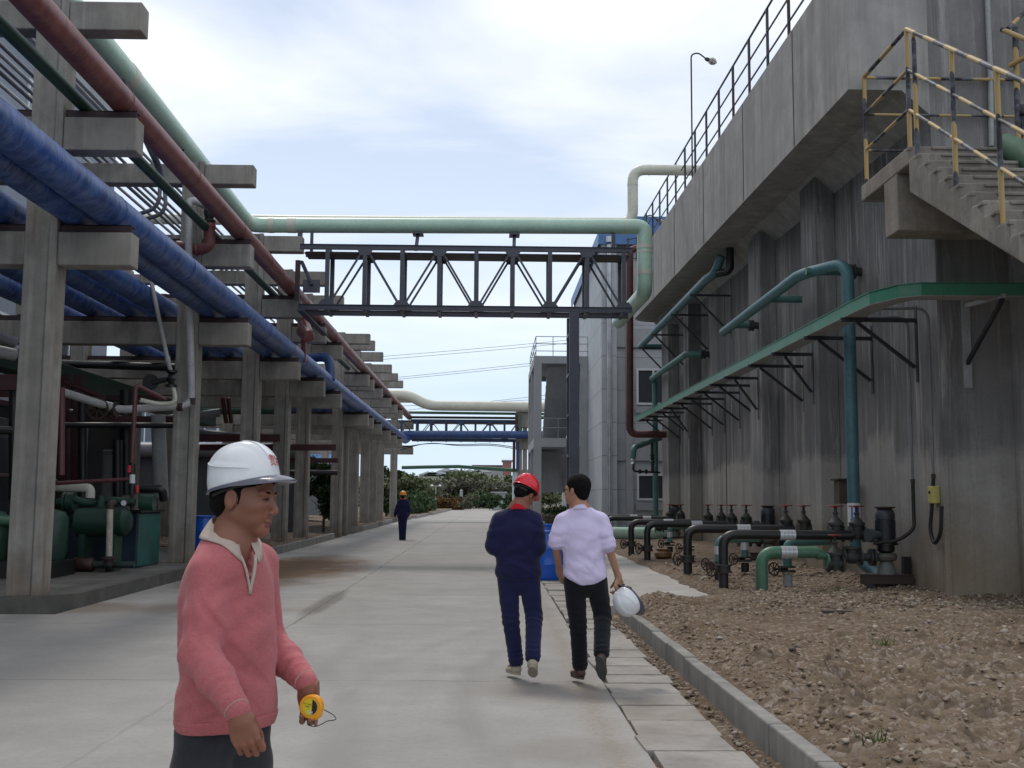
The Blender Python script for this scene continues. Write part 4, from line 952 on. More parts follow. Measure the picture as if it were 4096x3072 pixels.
def flight(x, w, ya, za_, yb, zb_, n=12):
    m = MB(); P0 = []; 
    for i in range(n):
        y_, zz = ya+(yb-ya)*i/n, za_+(zb_-za_)*i/n; P0 += [(y_, zz), (y_, zz+(zb_-za_)/n)]
    P0 += [(yb, zb_), (yb, zb_-.2), (ya, za_-.2)]
    m.prism(P0, 'x', x, x+w); return m
xm = sx0 + 1.0
flight(xm-.3, 1.25, SY+7.0, z1b, SY+1.2, tz-.2).build('stair_flight', M['greyw2'], t); flight(xm+.98, 1.2, SY+1.0, g, SY+7.2, z1b-2.0+.2).build('stair_flight', M['greyw2'], t)
flight(xm+.98, 1.2, SY+1.2, z1b+.0, SY+7.0, z1b+2.0).build('stair_flight', M['greyw2'], t)
MB().box(sx0+.40, sx1-.02, SD-.4, SD-.1, z1b-2.5, z1b-.45).box(sx0+.42, sx0+1.5, SY+4.2, SY+4.4, z1b-2.5, z1b-.45).build_split('stair_wall', M['greyw2'], t)
m = MB()
for (a, b) in (((sx0+.08, SY+.1), (sx1, SY+.1)), ((sx0+.08, SY+.1), (sx0+.08, SD+.2)), ((sx0+.08, SD+.2), (sx1, SD+.2))):
    for h in (.95, .6, .25): m.tube([(a[0], a[1], tz+h), (b[0], b[1], tz+h)], .02, 6)
    for f in (0, .33, .66, 1): x_, y_ = a[0]+(b[0]-a[0])*f, a[1]+(b[1]-a[1])*f; m.tube([(x_, y_, tz), (x_, y_, tz+.95)], .02, 6)
for h in (.95, .5): m.tube([(sx0+.4, SY+.1, z1b+h), (sx1, SY+.1, z1b+h)], .016, 6)
for f in (.12, .45, .7, .93): x_ = sx0+(sx1-sx0)*f; m.tube([(x_, SY+.1, z1b), (x_, SY+.1, z1b+.95)], .016, 6)
m.build('railing', M['galv'], t, smooth=True)
m = MB(); m.tube([(xm+.9, SY+.9, 1), (xm+.95, SY+1.2, 4.6)], .014, 6)
for k in range(9): m.tube([(xm+.9+.03*k, SY+.9+k*.1, .6+k*.4), (xm+1.3, SY+.9+k*.1, .9+k*.4)], .012, 5)
m.build('stair_rail', M['galv'], t, smooth=True)
# blue-grey building on the left
t = thing('side_building', 'long blue-grey rendered building behind the rack on the left', 'building', (-14.5, 20, 0))
MB().box(-24, -14.2, -4, 41, -.1, 15.5).build('wall', M['bluew'], t)
a = at(360, 635, 36.5)
window(t, 33.0, 36.6, 12.7, 14.3, -14.2, '+x', 1); window(t, 25.0, 27.5, 12.7, 14.3, -14.2, '+x', 1)
window(t, 30.0, 32.5, 5.3, 6.9, -14.2, '+x', 1); window(t, 36.0, 38.5, 5.3, 6.9, -14.2, '+x', 1)
MB().box(-14.19, -14.05, 27.6, 28.6, .2, 3.6).box(-14.19, -14.07, 31.2, 31.9, .2, 3.0).build_split('door', M['greyw2'], t)
MB().box(-24.3, -13.9, -4.2, 41.2, 15.501, 15.9).build('roof', M['greyw2'], t)
# pale building with blue roof far behind the rack
t = thing('pale_building', 'pale grey building with windows, its blue lean-to roof seen between the rack columns', 'building', (-24, 88, .4))
MB().box(-52, -13.5, 86, 96, 0, 11.5).build('wall', paint('pale_render', (.52,.54,.56), .8, .1, 0, dirt=.1), t)
for k in range(7): window(t, -46+k*4.6, -44+k*4.6, 5.9, 8.4, 85.99)
m = MB(); m.add([(-52,82,4.3),(-11.5,82,4.3),(-11.5,85.99,5.2),(-52,85.99,5.2),(-52,82,4.1),(-11.5,82,4.1),(-11.5,85.99,5.0),(-52,85.99,5.0)], [(0,1,2,3),(4,7,6,5),(0,4,5,1),(1,5,6,2),(3,2,6,7),(0,3,7,4)]); m.build('lean_to_roof', M['roofblue'], t)
MB().box(-52, -12, 82.3, 85.98, 0, 4.09).build('lean_to_wall', paint('dull_render', (.14,.145,.15), .8, .15), t)
MB().box(-52.3, -13.2, 85.7, 96.3, 11.501, 11.9).build('roof', M['greyw2'], t)
# dark low wall / long tank behind the columns
t = thing('boundary_wall', 'dark grey low wall with a pipe on it behind the first rack columns', 'wall', (-12, 45, .2))
MB().box(-18, -7.6, 44.6, 44.85, 0, 3.3).build('wall', paint('dark_render', (.06,.065,.075), .8, .2), t); MB().tube([(-18,44.4,3.5),(-7.4,44.4,3.5)], .28, 14).build('coping_pipe', M['grey_tube'], t, smooth=True)
# ================================================================ machinery under the rack (left)
g0 = .205
def dk(name, c, **k): return paint(name, c, .5, .35, .12, dirt=.5, **k)
dgreen = dk('machine_green', (.012,.05,.032)); tealbox = paint('teal_sheet', (.02,.13,.12), .45, .5, .05, dirt=.5, scale=1.6)
t = thing('oil_tank', 'dark rectangular steel tank with a streaky teal and green end panel', 'tank', (-7.2, 21.3, g0))
x0, x1 = at(543,2280,20.9).x, None; y0, y1 = 20.9, 22.3; zt_ = at(560,2050,20.9).z
m = MB().box(x0-1.3, x0, y0, y1, g0+.06, zt_); m.build('body', dk('tank_blue_black', (.008,.028,.045)), t, bevel=.02)
MB().box(x0+.001, x0+.012, y0+.02, y1-.02, g0+.08, zt_-.03).build('end_panel', tealbox, t)
MB().box(x0-1.36, x0+.06, y0-.05, y1+.05, zt_+.001, zt_+.05).build('lid', M['black'], t)
t = thing('pressure_vessel', 'dark green horizontal cylinder on the machine platform behind a pale vertical pipe', 'vessel', (-8, 20.2, g0))
c0, c1 = at(312,2090,20.2), at(500,2085,20.2)
MB().lathe(c0, [(.02,-.12),(.16,-.09),(.26,0),(.26,(c1-c0).length),(.17,(c1-c0).length+.09),(.02,(c1-c0).length+.12)], 20, (c1-c0).normalized()).build('shell', dgreen, t, smooth=True)
MB().box(c0.x+.1, c0.x+.2, 20.0, 20.4, g0, c0.z-.2).box(c1.x-.2, c1.x-.1, 20.0, 20.4, g0, c0.z-.2).build_split('leg', dgreen, t)
MB().tube(round_path([at(230,2010,20.3), at(290,1995,20.3), at(350,2015,20.3), at(430,2000,20.3), at(540,2010,20.3)], .1), .07, 12).disc(at(285,2005,20.3), (1,0,0), .17, .12, 18).disc(at(262,2005,20.3), (1,0,0), .17, .05, 18).disc(at(590,2010,20.6), (1,0,0), .15, .25, 18).disc(at(405,2005,20.3), (0,0,1), .1, .2, 12).build_split('manifold', dgreen, t, smooth=True)
t = thing('pump_motor', 'brown and black motor pump low on the platform in front of the tank', 'pump', (-7.6, 19.9, g0))
a, b = at(285,2258,19.9), at(365,2258,19.9); ax = (1,0,0)
MB().lathe(a, [(.02,0),(.1,.01),(.13,.05),(.13,.36),(.1,.4),(.03,.42)], 16, ax).build('motor', dk('brown_iron', (.05,.02,.016)), t, smooth=True)
MB().lathe(b, [(.04,0),(.07,.02),(.07,.25),(.12,.27),(.12,.36),(.06,.38),(.06,.75)], 16, ax).build('pump_casing', dk('green_black_iron', (.02,.035,.03)), t, smooth=True)
MB().box(a.x-.05, b.x+.5, 19.75, 20.05, g0+.0, a.z-.13).build('base', M['black'], t)
# pale vertical pipe with rusty flange
t = pipe('standpipe', 'pale rust-stained vertical pipe with a flange foot in front of the green vessel', 'pipe', [at(440,2035,19.7), at(436,2225,19.7)], .055, paint('rusty_white', (.42,.38,.33), .6, .35, .25, dirt=.4, scale=6), 14)
MB().disc(at(436,2232,19.7), (0,0,1), .125, .035, 18).tube([at(436,2236,19.7), at(436,2262,19.7)], .07, 12).build('flange', M['rust'], t, smooth=True)
MB().tube(round_path([at(440,2036,19.7), at(442,2015,19.7), at(452,2012,19.95)], .06), .062, 12).build('elbow', M['rust'], t, smooth=True)
t = thing('pressure_gauge', 'small round white pressure gauge on the pipework above the green vessel', 'gauge', at(496,2012,19.9)); a = at(496,2012,19.9)
MB().disc(a, (0,1,0), .056, .03, 20).build('case', M['iron'], t, smooth=True); MB().disc(a+Vector((0,-.018,0)), (0,1,0), .048, .004, 20).build('dial', M['white_frame'], t); MB().bar(a+Vector((-.02,-.022,.02)), a+Vector((.012,-.022,-.012)), .004, .003).build('needle', M['black'], t)
MB().tube([a-Vector((0,0,.05)), a-Vector((0,0,.14))], .012, 8).build('stem', M['iron'], t)
# plastic purple-brown vertical pipe with black unions and red handles
pv = paint('maroon_plastic', (.12,.04,.045), .4, .2, 0, dirt=.3)
Yp = 20.4
t = thing('plastic_pipe', 'maroon plastic pipe standing upright with black unions and red valve handles', 'pipe', at(529,2000,Yp))
MB().tube(round_path([at(528,1850,Yp), at(543,1540,Yp), at(660,1598,Yp+.5)], .08), .042, 12).build('pipe_run', pv, t, smooth=True)
MB().tube([at(228,1933,Yp), at(516,1917,Yp)], .035, 12).build('side_branch', pv, t, smooth=True)
for (v0, v1, r, mt) in ((1856,1896,.058,'black'), (1898,1933,.05,'white_frame'), (1938,1978,.06,'black'), (1978,2040,.035,'rust')): MB().tube([at(529,v0,Yp), at(529,v1,Yp)], r, 14).build('union', M[mt], t, smooth=True)
redh = paint('bright_red_handle', (.6,.02,.03), .4, .05)
for (u, v) in ((517,1877), (549,1957)): a = at(u, v, Yp-.06); MB().box(a.x-.03, a.x+.03, a.y-.02, a.y+.02, a.z-.07, a.z+.07).build('handle', redh, t, bevel=.02)
MB().tube([at(196,1925,Yp), at(226,1930,Yp)], .055, 12).build('union', M['black'], t, smooth=True)
pipe('lagged_pipe', 'white lagged pipe with an elbow at head height between the platform machines', 'pipe', round_path([at(-40,1948,20.6), at(228,1948,20.6), at(362,1952,20.6), at(360,1992,20.6)], .12), .085, M['cream'], 14)
pipe('black_pipe', 'dark bent pipe on top of the teal-ended tank', 'pipe', round_path([at(560,1955,21.0), at(650,1955,21.0), at(655,2000,21.1)], .1), .08, M['black'], 12)
pipe('steel_duct', 'pale vertical steel duct left of the second rack column', 'duct', [at(632,1660,23.6), at(645,1990,23.6)], .15, M['galv'], 16); 
pipe('maroon_pipe', 'dark maroon vertical pipe just right of the first rack column', 'pipe', [at(248,1550,19.2), at(246,1900,19.2)], .05, pv, 10)
# dark red steel structure
dr = paint('dark_red_steel', (.06,.014,.018), .5, .3, .05)
t = thing('red_steel_frame', 'dark red steel platform frame behind the first rack columns', 'steel frame', (-9.5, 25, 0))
m = MB()
for (u0,v0,u1,v1,Y,w) in ((-60,1530,90,1530,18.5,.26),(-60,1575,80,1575,19.5,.12),(240,1680,715,1685,24,.2),(780,1752,1120,1752,33,.22),(800,1790,1345,1790,36,.2),(240,1590,640,1590,25,.1),(1110,1842,1352,1842,38,.16)):
    m.bar(at(u0,v0,Y), at(u1,v1,Y), w*.5, w)
for (u,Y) in ((258,24),(284,26),(315,24)): m.bar(at(u,1500,Y), at(u,2220,Y), .18, .18)
m.bar(at(250,1525,22), at(420,1590,23), .07, .07); m.build_split('steel_member', dr, t)
t = thing('big_dark_vessel', 'large black round vessel at the left edge under the blue pipes', 'vessel', (-9.2, 20, g0)); 
MB().lathe((-9.2, 19.5, 1.2), [(.05,-.9),(.9,-.8),(1.05,-.4),(1.05,1.3),(.8,1.7),(.1,1.85)], 28).build('shell', dk('vessel_black', (.016,.017,.024)), t, smooth=True)
MB().tube(round_path([(-8.6,19,2.9),(-8.6,19,3.3),(-10,19,3.3)], .2), .12, 12).build('nozzle', M['white_tube'], t, smooth=True)
t = thing('cylinder_machine', 'row of dark green cylinders at the left edge behind the first rack column', 'machine', (-8.7, 18, g0))
for k in range(3): MB().lathe((-9.2+k*.9, 18.6+k*.25, .75), [(.02,-.3),(.22,-.25),(.26,-.1),(.26,.45),(.2,.55),(.02,.6)], 16, (0,0,1)).build('cylinder', dgreen, t, smooth=True)
MB().box(-9.8, -7.05, 18.2, 19.3, g0-.05, .5).build('base', M['black'], t)
t = thing('control_cabinet', 'dim grey control cabinet standing behind the machinery', 'cabinet', at(428,2150,25))
a, b = at(390,2230,25), at(462,1800,25); MB().box(a.x, b.x, 25, 25.6, g0, b.z).build('cabinet', paint('cabinet_grey', (.13,.135,.13), .5, .2), t, bevel=.02); MB().box(a.x+.06, b.x-.06, 24.985, 24.999, g0+1.0, b.z-.12).build('door', paint('door_grey', (.2,.2,.19), .5, .2), t)
# near-black block added behind the machines, standing in for deep shade
t = thing('shade_block', 'near-black block added as the deep shade behind the machinery', 'shed', (-11.5, 30, 0))
MB().box(-13.6, -10.95, 15.5, 34, 0, 3.6).build('wall', paint('shade_dark', (.014,.014,.016), .8, .3), t); MB().box(-13.8, -10.92, 15.3, 34.2, 3.601, 3.72).build('roof', dr, t)
t = thing('green_duct', 'large dark green duct slanting under the lower beams between the column rows', 'duct', (-9.5, 24, 4))
MB().bar((-9.6, 10, 4.25), (-9.6, 38, 4.25), .5, .45).build('duct', dgreen, t, bevel=.02)
# blue barrels
def barrel(x, y, z, label, h=.9, r=.29):
    t = thing('blue_barrel', label, 'barrel', (x, y, z), 'blue plastic barrels')
    p = [(r*.86,0),(r*.95,.02),(r,.08),(r,.27),(r*1.03,.29),(r,.31),(r,.56),(r*1.03,.58),(r,.6),(r,.78),(r*.97,.84),(r*1.02,.86),(r*1.02,.89),(r*.93,.9),(r*.92,.87)]
    MB().lathe((x,y,z), [(q[0], q[1]*h/.9) for q in p], 28).build('drum', M['barrel'], t, smooth=True)
    MB().disc((x+.12,y,z+h*.975), (0,0,1), .04, .05, 12).build('cap', M['black'], t, smooth=True)
barrel(at(812,2240,24.4).x, 24.4, .27, 'blue plastic barrel behind the man in pink beside a rack column', .92)
a = at(2192,2328,21.2); barrel(a.x, 21.2, ground(21.2)+.005, 'bright blue barrel standing between the two men walking away', .93)
a = at(2180,2250,25.5); barrel(a.x, 25.5, ground(25.5)+.005, 'blue barrel behind the bright one between the two walking men', .95)
# ================================================================ pump groups at the foot of the tank
band = paint('silver_band', (.55,.57,.6), .3, .1, 0, dirt=.15, metal=.4)
def handwheel(m, c, ax, R0=.1, r=.011):
    c = Vector(c); ax = Vector(ax).normalized(); m.torus(c, ax, R0, r, 18, 6); q = ax.orthogonal().normalized(); s = ax.cross(q)
    for k in range(4): w = math.pi/4*k; d = q*math.cos(w)+s*math.sin(w); m.bar(c+d*R0, c-d*R0, .014, .012)
    m.disc(c, ax, .022, .03, 10)
def gate_valve(x, y, zp, label, wheel=.115):
    # body centred on the pipe (along X) with bonnet, stem and red handwheel
    t = thing('gate_valve', label, 'gate valve', (x, y, zp), 'gate valves with red handwheels')
    MB().lathe((x,y,zp), [(.13,-.12),(.13,-.095),(.08,-.09),(.09,0),(.08,.09),(.13,.095),(.13,.12)], 18, (1,0,0)).build('flanges', M['iron'], t, smooth=True)
    MB().lathe((x,y,zp), [(.08,-.09),(.095,-.04),(.095,.13),(.125,.135),(.125,.175),(.10,.18),(.075,.22),(.035,.26),(.03,.30),(.045,.305),(.045,.33),(.022,.335),(.022,.40)], 18).build('bonnet', M['iron'], t, smooth=True)
    m = MB(); handwheel(m, (x,y,zp+.43), (0,0,1), wheel); m.tube([(x,y,zp+.38),(x,y,zp+.44)], .018, 8)
    m.lathe((x,y,zp+.40), [(.02,0),(.06,.03),(wheel*.9,.035)], 14); m.build('handwheel', M['redwheel'], t)
def riser_pipe(name, x, y, zt, xe, r, mat, label, bandx, flz=None, lowmat=None):
    g = float(soil_h(np.array([x]), np.array([y]))[0]) - .06
    t = thing(name, label, 'pipe', (x, y, g), 'elbowed pipes rising from the soil to the pumps')
    MB().tube(round_path([(x,y,g+.02),(x,y,zt),(xe,y,zt)], .21, 10), r, 20).build('pipe_run', mat, t, smooth=True)
    m = MB(); m.tube([(bandx,y,zt),(bandx+.24,y,zt)], r+.004, 20); m.build('label_band', band, t, smooth=True)
    m = MB()
    for k in (.06, .12, .18): m.disc((bandx+k,y,zt), (1,0,0), r+.0055, .008, 20)
    m.build_split('band_mark', M['greyw2'], t)
    if flz:
        MB().disc((x,y,flz+.05), (0,0,1), r+.06, .028, 20).build('flange', M['iron'], t, smooth=True); MB().disc((x,y,flz-.05), (0,0,1), r+.06, .028, 20).build('flange', M['rust'], t, smooth=True)
        MB().disc((x,y,flz), (0,0,1), r+.035, .07, 18).tube([(x,y-.0,flz),(x-.17,y-.1,flz+.0)], .028, 10).build('butterfly_valve', M['iron'], t, smooth=True)
        m = MB(); handwheel(m, (x-.21,y-.12,flz), (.86,.5,0), .11, .016); m.build('handwheel', M['rust'], t)
    return t
P = [ # x, y, zt, xe, r, label, bandx
 (4.13,16.95,.79,4.98,.089,'green','mid green elbowed pipe nearest the camera, low, with a silver band',4.42),
 (3.62,17.3,1.04,5.62,.075,'black','black elbowed pipe just left of the green one, with a rusty handwheel',4.50),
 (3.60,20.3,1.06,5.55,.080,'black','third black-banded elbowed pipe, left of the nearest black one',4.50),
 (3.53,25.0,1.06,5.45,.075,'black','black elbowed pipe, third black one counted from the green pipe',4.52),
 (3.50,27.6,1.06,5.45,.074,'black','black elbowed pipe, left of the third black one',4.3),
 (3.52,33.5,1.07,5.5,.075,'black','distant black elbowed pipe beyond the pale green ground pipe',4.6),
 (3.3,36.2,1.08,5.5,.075,'black','farthest black elbowed pipe, starting behind the lavender shirt',4.55)]
for (x,y,zt,xe,r,c,l,bx) in P:
    riser_pipe('elbow_pipe', x, y, zt, xe, r, M['greenp'] if c == 'green' else M['black'], l, bx, None if c == 'green' else .52)
def pump(x, y, lab, k=1):
    t = thing('vertical_pump', lab, 'pump', (x, y, .1), 'vertical motor pumps at the tank foot')
    mz = .93
    MB().lathe((x,y,mz), [(.17,0),(.17,.03),(.135,.035),(.135,.36),(.15,.365),(.15,.43),(.135,.49),(.10,.52)], 24).build('motor', dk('motor_grey', (.03,.035,.045)), t, smooth=True)
    m = MB()
    for i in range(22): w = 2*math.pi*i/22; m.bar((x+.14*math.cos(w), y+.14*math.sin(w), mz+.06), (x+.14*math.cos(w), y+.14*math.sin(w), mz+.35), .012, .024, (math.cos(w), math.sin(w), 0))
    m.build('cooling_fins', dk('fin_grey', (.02,.025,.032)), t)
    MB().lathe((x,y,mz+.53), [(.10,-.01),(.155,.01),(.155,.025),(.05,.03)], 20).build('rain_cap', M['rust'], t, smooth=True)
    MB().lathe((x,y,mz), [(.19,-.03),(.19,-.002),(.15,-.001)], 22).lathe((x,y,mz-.15), [(.09,0),(.13,.03),(.13,.115)], 20).build_split('adapter', M['black'], t, smooth=True)
    MB().lathe((x,y,mz-.26), [(.08,-.03),(.15,0),(.17,.05),(.15,.1),(.09,.11)], 22).build('volute', paint('pump_volute', (.10,.095,.085), .6, .3, .3), t, smooth=True)
    MB().lathe((x,y,.455), [(.16,0),(.09,.2)], 20).build('pedestal', paint('pump_pedestal', (.13,.135,.125), .6, .3, .1), t, smooth=True)
    MB().disc((x-.28,y-.12,mz+.12), (1,.25,0), .11, .08, 18).tube([(x-.25,y-.1,mz+.12),(x-.1,y-.06,mz+.12)], .06, 12).build_split('terminal_box', dk('box_grey', (.05,.065,.07)), t, smooth=True)
    z = mz-.22
    MB().tube([(x-.65,y,z),(x-.12,y,z)], .06, 14).disc((x-.24,y,z), (1,0,0), .13, .03, 18).disc((x-.19,y,z), (1,0,0), .13, .03, 18).disc((x-.40,y,z), (1,0,0), .13, .03, 18).disc((x-.66,y,z), (1,0,0), .13, .03, 18).lathe((x-.53,y,z), [(.06,-.1),(.1,-.05),(.1,.05),(.06,.1)], 14, (1,0,0)).lathe((x-.53,y,z), [(.09,0),(.09,.12),(.13,.125),(.13,.16),(.02,.17)], 16).build_split('check_valve', M['iron'], t, smooth=True)
    MB().box(x-.42, x+.36, y-.14, y-.02, .31, .44).box(x-.42, x+.36, y-.16, y+.22, .441, .453).build_split('base_frame', M['rust'], t)
    m = MB(); m.bar((x-.38,y-.1,.34), (x+.10,y-.1,.02), .07, .07); m.bar((x-.2,y+.15,.34), (x+.25,y+.15,.02), .06, .06); m.box(x+.27, x+.38, y-.02, y+.1, -.1, .72); m.box(x+.02, x+.12, y+.1, y+.2, -.1, .75); m.build_split('brace', M['black'], t)
    return t
def gb(y): return .03+ground(y)
pump(6.12, 17.2, 'grey finned vertical motor on its pump, nearest of the row at the tank foot')
pump(6.15, 24.6, 'finned vertical pump motor by the second pilaster, half hidden by valves'); pump(6.1, 36.6, 'farthest vertical pump motor at the far corner of the tank')
vl = [(17.45,'nearest'),(20.4,'second'),(25.0,'third'),(27.7,'fourth'),(33.6,'farthest')]
for y, nm in vl:
    for x, s in ((5.43,'left'),(5.76,'right')):
        gate_valve(x, y, 1.06, 'rusty gate valve with a red handwheel, %s one of the %s pair' % (s, nm))
gate_valve(5.25, 16.95, .62, 'lower gate valve with a red handwheel at the end of the green pipe', .09)
# green reducer and the second pipe of every pump
t = thing('reducer', 'green reducer joining the green elbowed pipe to the lower gate valve', 'pipe fitting', (5.05,16.95,.7))
MB().lathe((4.98,16.95,.77), [(.088,0),(.088,.03),(.045,.13),(.045,.2)], 18, (1,0,-.35)).build('cone', M['greenp'], t, smooth=True)
MB().disc((5.13,16.95,.66), (1,0,0), .12, .035, 18).build('flange', M['greenp'], t, smooth=True)
for i, (x, y, l) in enumerate(((4.72,17.7,'short pale and rusty standpipe behind the green elbowed pipe'),(4.78,20.9,'teal standpipe with a marked band behind the nearest black pipe'),(4.6,25.8,'teal standpipe with a marked band behind the second black pipe'),(4.62,28.6,'teal standpipe with a marked band behind the third black pipe'),(3.9,19.0,'dark standpipe with a blue-striped band behind the nearest black pipe'))):
    g = float(soil_h(np.array([x]), np.array([y]))[0]) - .05
    t = thing('standpipe', l, 'pipe', (x, y, g), 'short standpipes between the pump pipes')
    MB().tube([(x,y,g),(x,y,.42)], .075, 16).build('lower_pipe', M['galv'] if i == 0 else M['black'], t, smooth=True)
    MB().disc((x,y,.46), (0,0,1), .13, .03, 18).disc((x,y,.53), (0,0,1), .13, .03, 18).build_split('flange', M['iron'], t, smooth=True)
    MB().tube(round_path([(x,y,.54),(x,y,.92),(x+.7,y,.94)], .14), .07, 16).build('upper_pipe', M['teal'], t, smooth=True)
    MB().tube([(x,y,.66),(x,y,.8)], .074, 16).build('label_band', band, t, smooth=True)
    m = MB(); handwheel(m, (x-.24,y-.1,.5), (.8,.6,0), .1, .014); m.tube([(x-.24,y-.1,.5),(x,y,.5)], .02, 8); m.build('handwheel', M['rust'], t)
t = pipe('ground_pipe', 'fat pale green pipe lying on the ground behind the black pipes', 'pipe', [(2.9, 37.2, .52), (6.0, 37.2, .52)], .215, M['green_lt'], 22, [((4.2,37.2,.52),(1,0,0),.22,.04)])
# dark box, hoses and yellow switch box
a, b = at(3335,1922,19.6), at(3385,2015,19.6)
t = thing('wall_box', 'brown sheet metal box with a small roof on the tank wall behind the teal riser', 'box', a); MB().box(a.x, a.x+.26, 19.3, 19.6, b.z, a.z).build('case', M['wood'], t); MB().box(a.x-.04, a.x+.3, 19.24, 19.66, a.z+.001, a.z+.03).build('lid', M['rust'], t)
Yc = TY
def wallpt(u, v, off=.06): return atX(u, v, TX-off)
for i, (u, v0, v1, l) in enumerate(((3632,1235,1925,'left'), (3713,1205,1905,'right'))):
    p0 = wallpt(u-3, v0); p1 = wallpt(u, v1)
    pts = [Vector((5.72, p0.y, 4.40)), Vector((p0.x, p0.y, 4.42)), Vector((p1.x, p0.y, p1.z))]
    t = pipe('conduit', 'thin grey conduit dropping down the tank wall, the %s one of two' % l, 'conduit', round_path(pts, .2), .022, M['grey_tube'], 8, [((p1.x,p0.y,p1.z),(0,0,1),.035,.06)], 'conduits from the cable tray', M['rust'])
    zb_ = p1.z - .03
    if i == 0: hp = [(p1.x,p0.y,zb_), (p1.x,p0.y,zb_-.5), (p1.x-.02,p0.y-.06,1.15), (6.25,17.0,.97), (5.9,17.05,.93)]
    else: hp = [(p1.x,p0.y,zb_), (p1.x-.02,p0.y+.06,zb_-.5), (p1.x-.03,p0.y+.12,1.15), (p1.x-.04,p0.y-.05,.93), (p1.x-.04,p0.y-.3,1.1), (p1.x-.03,p0.y-.34,1.5)]
    MB().tube(round_path(hp, .22), .028, 10).build('rubber_hose', M['rubber'], t, smooth=True)
q = wallpt(3738, 1978, .05); t = thing('switch_box', 'small pale yellow switch box on the tank corner above a looped hose', 'switch box', q)
MB().box(TX-.12, TX-.001, q.y-.09, q.y+.09, q.z-.13, q.z+.12).build('case', M['yellow_box'], t, bevel=.015); MB().disc((TX-.125,q.y,q.z+.03), (1,0,0), .02, .02, 12).build('button', M['black'], t)
# ================================================================ far crossing: second truss and pipes
YT = 70.6; kk = YT
def X_(u, v=1700, Y=YT): return at(u, v, Y).x
def Z_(v, Y=YT, u=1850): return at(u, v, Y).z
xs2 = [X_(u) for u in (1603,1664.5,1721,1782,1842.6,1901,1960,2019,2075)]
truss('distant blue steel truss crossing the road below the cream pipe', X_(1640), X_(2085), YT+.6, YT+1.9, Z_(1762,YT+.6), Z_(1679,YT+.6), xs2, False, paint('blue_steel', (.03,.06,.13), .5, .2), None, .12, .11)
pipe('cream_pipe', 'fat cream pipe with a cranked left end crossing the road high beyond the rack', 'pipe', round_path([(X_(1450),YT,Z_(1581)),(X_(1632),YT,Z_(1581)),(X_(1706),YT,Z_(1623)),(X_(2290),YT,Z_(1626))], .7), .325, M['cream'], 24, [((X_(2092),YT,Z_(1625)),(1,0,0),.335,.3)])
pipe('green_pipe', 'thin green pipe directly under the distant cream pipe', 'pipe', [(X_(1600),YT+.3,Z_(1650)),(X_(2230),YT+.3,Z_(1652))], .09, M['greenp'], 10)
pipe('dark_pipe', 'thin dark pipe under the thin green one at the distant crossing', 'pipe', [(X_(1630),YT+.5,Z_(1668)),(X_(2070),YT+.5,Z_(1668))], .08, M['black'], 8)
pipe('teal_cross_pipe', 'thin teal pipe passing behind the stair tower', 'pipe', [(X_(2095),YT+.8,Z_(1664)),(X_(2230),YT+.8,Z_(1664))], .11, M['teal'], 8)
pipe('blue_cross_pipe', 'big blue pipe crossing the road at the far end of the rack', 'pipe', [(X_(1612),YT-.3,Z_(1741)),(X_(2245),YT-.3,Z_(1738))], .25, M['blueX'], 20)
pipe('blue_riser', 'short blue elbow joining the rack pipe to the crossing blue pipe', 'pipe', round_path([(-5.34,70.0,5.415),(-5.25,70.3,5.45),(X_(1640),YT-.3,Z_(1741))], .3), .22, M['blueX'], 16)
t = thing('support_column', 'concrete column holding the right end of the distant crossing', 'column', (X_(2091),YT,.3)); x_ = X_(2091)
MB().box(x_-.3, x_-.02, YT+.2, YT+.7, 0, 7.1).box(x_+.02, x_+.3, YT+.2, YT+.7, 0, 7.1).build_split('post', M['rackc'], t)
for z_ in (Z_(1675), Z_(1763)): MB().box(x_-.42, x_+.42, YT+.1, YT+.8, z_-.5, z_+.5).build('bracket', M['rackc'], t)
for i, (u, mt, l, v0) in enumerate(((2057,'darkred','thin dark red riser left of the concrete column of the distant crossing',1765),(2071,'blueX','thin dark blue riser left of the concrete column of the distant crossing',1765),(2080,'greenp','thin green riser between the upper pipes and the blue pipe',1655),(2066,'darkred','short dull red riser above the crossing blue pipe',1657))):
    pipe('riser', l, 'pipe', [(X_(u),YT+ .1,Z_(v0)),(X_(u),YT+.1,Z_(1882 if i < 2 else 1725))], .09, M[mt], 8)
pipe('low_green_pipe', 'slightly sagging green pipe crossing the road low at the far end', 'pipe', [(X_(1600),YT+2,Z_(1868)),(X_(1700),YT+2,Z_(1865)),(X_(1835),YT+2,Z_(1862)),(X_(1845),YT+2,Z_(1863)),(X_(2085),YT+2,Z_(1877))], .12, M['greenp'], 10)
# overhead wires
wm_ = M['black']
for i, (u0,v0,u1,v1,l) in enumerate(((1540,1420,2140,1368,'highest'),(1540,1432,2140,1380,'second highest'),(1560,1508,2140,1445,'third'),(1560,1516,2140,1455,'fourth'),(1700,1640,2140,1580,'fifth'),(1900,1618,2140,1592,'lowest'))):
    a, b = at(u0-900, v0+(v0-v1)*1.5-10, 160), at(u1+900, v1-(v0-v1)*1.5-10, 160)
    pts = [a.lerp(b, k/16)+Vector((0,0,-1.2*math.sin(math.pi*k/16)*(.5 if i<4 else .3))) for k in range(17)]
    o = MB().tube(pts, .028, 5).build('power_line', wm_, None); tag(o, l+' of the thin power lines crossing the sky beyond the truss', 'power line', 'power lines')
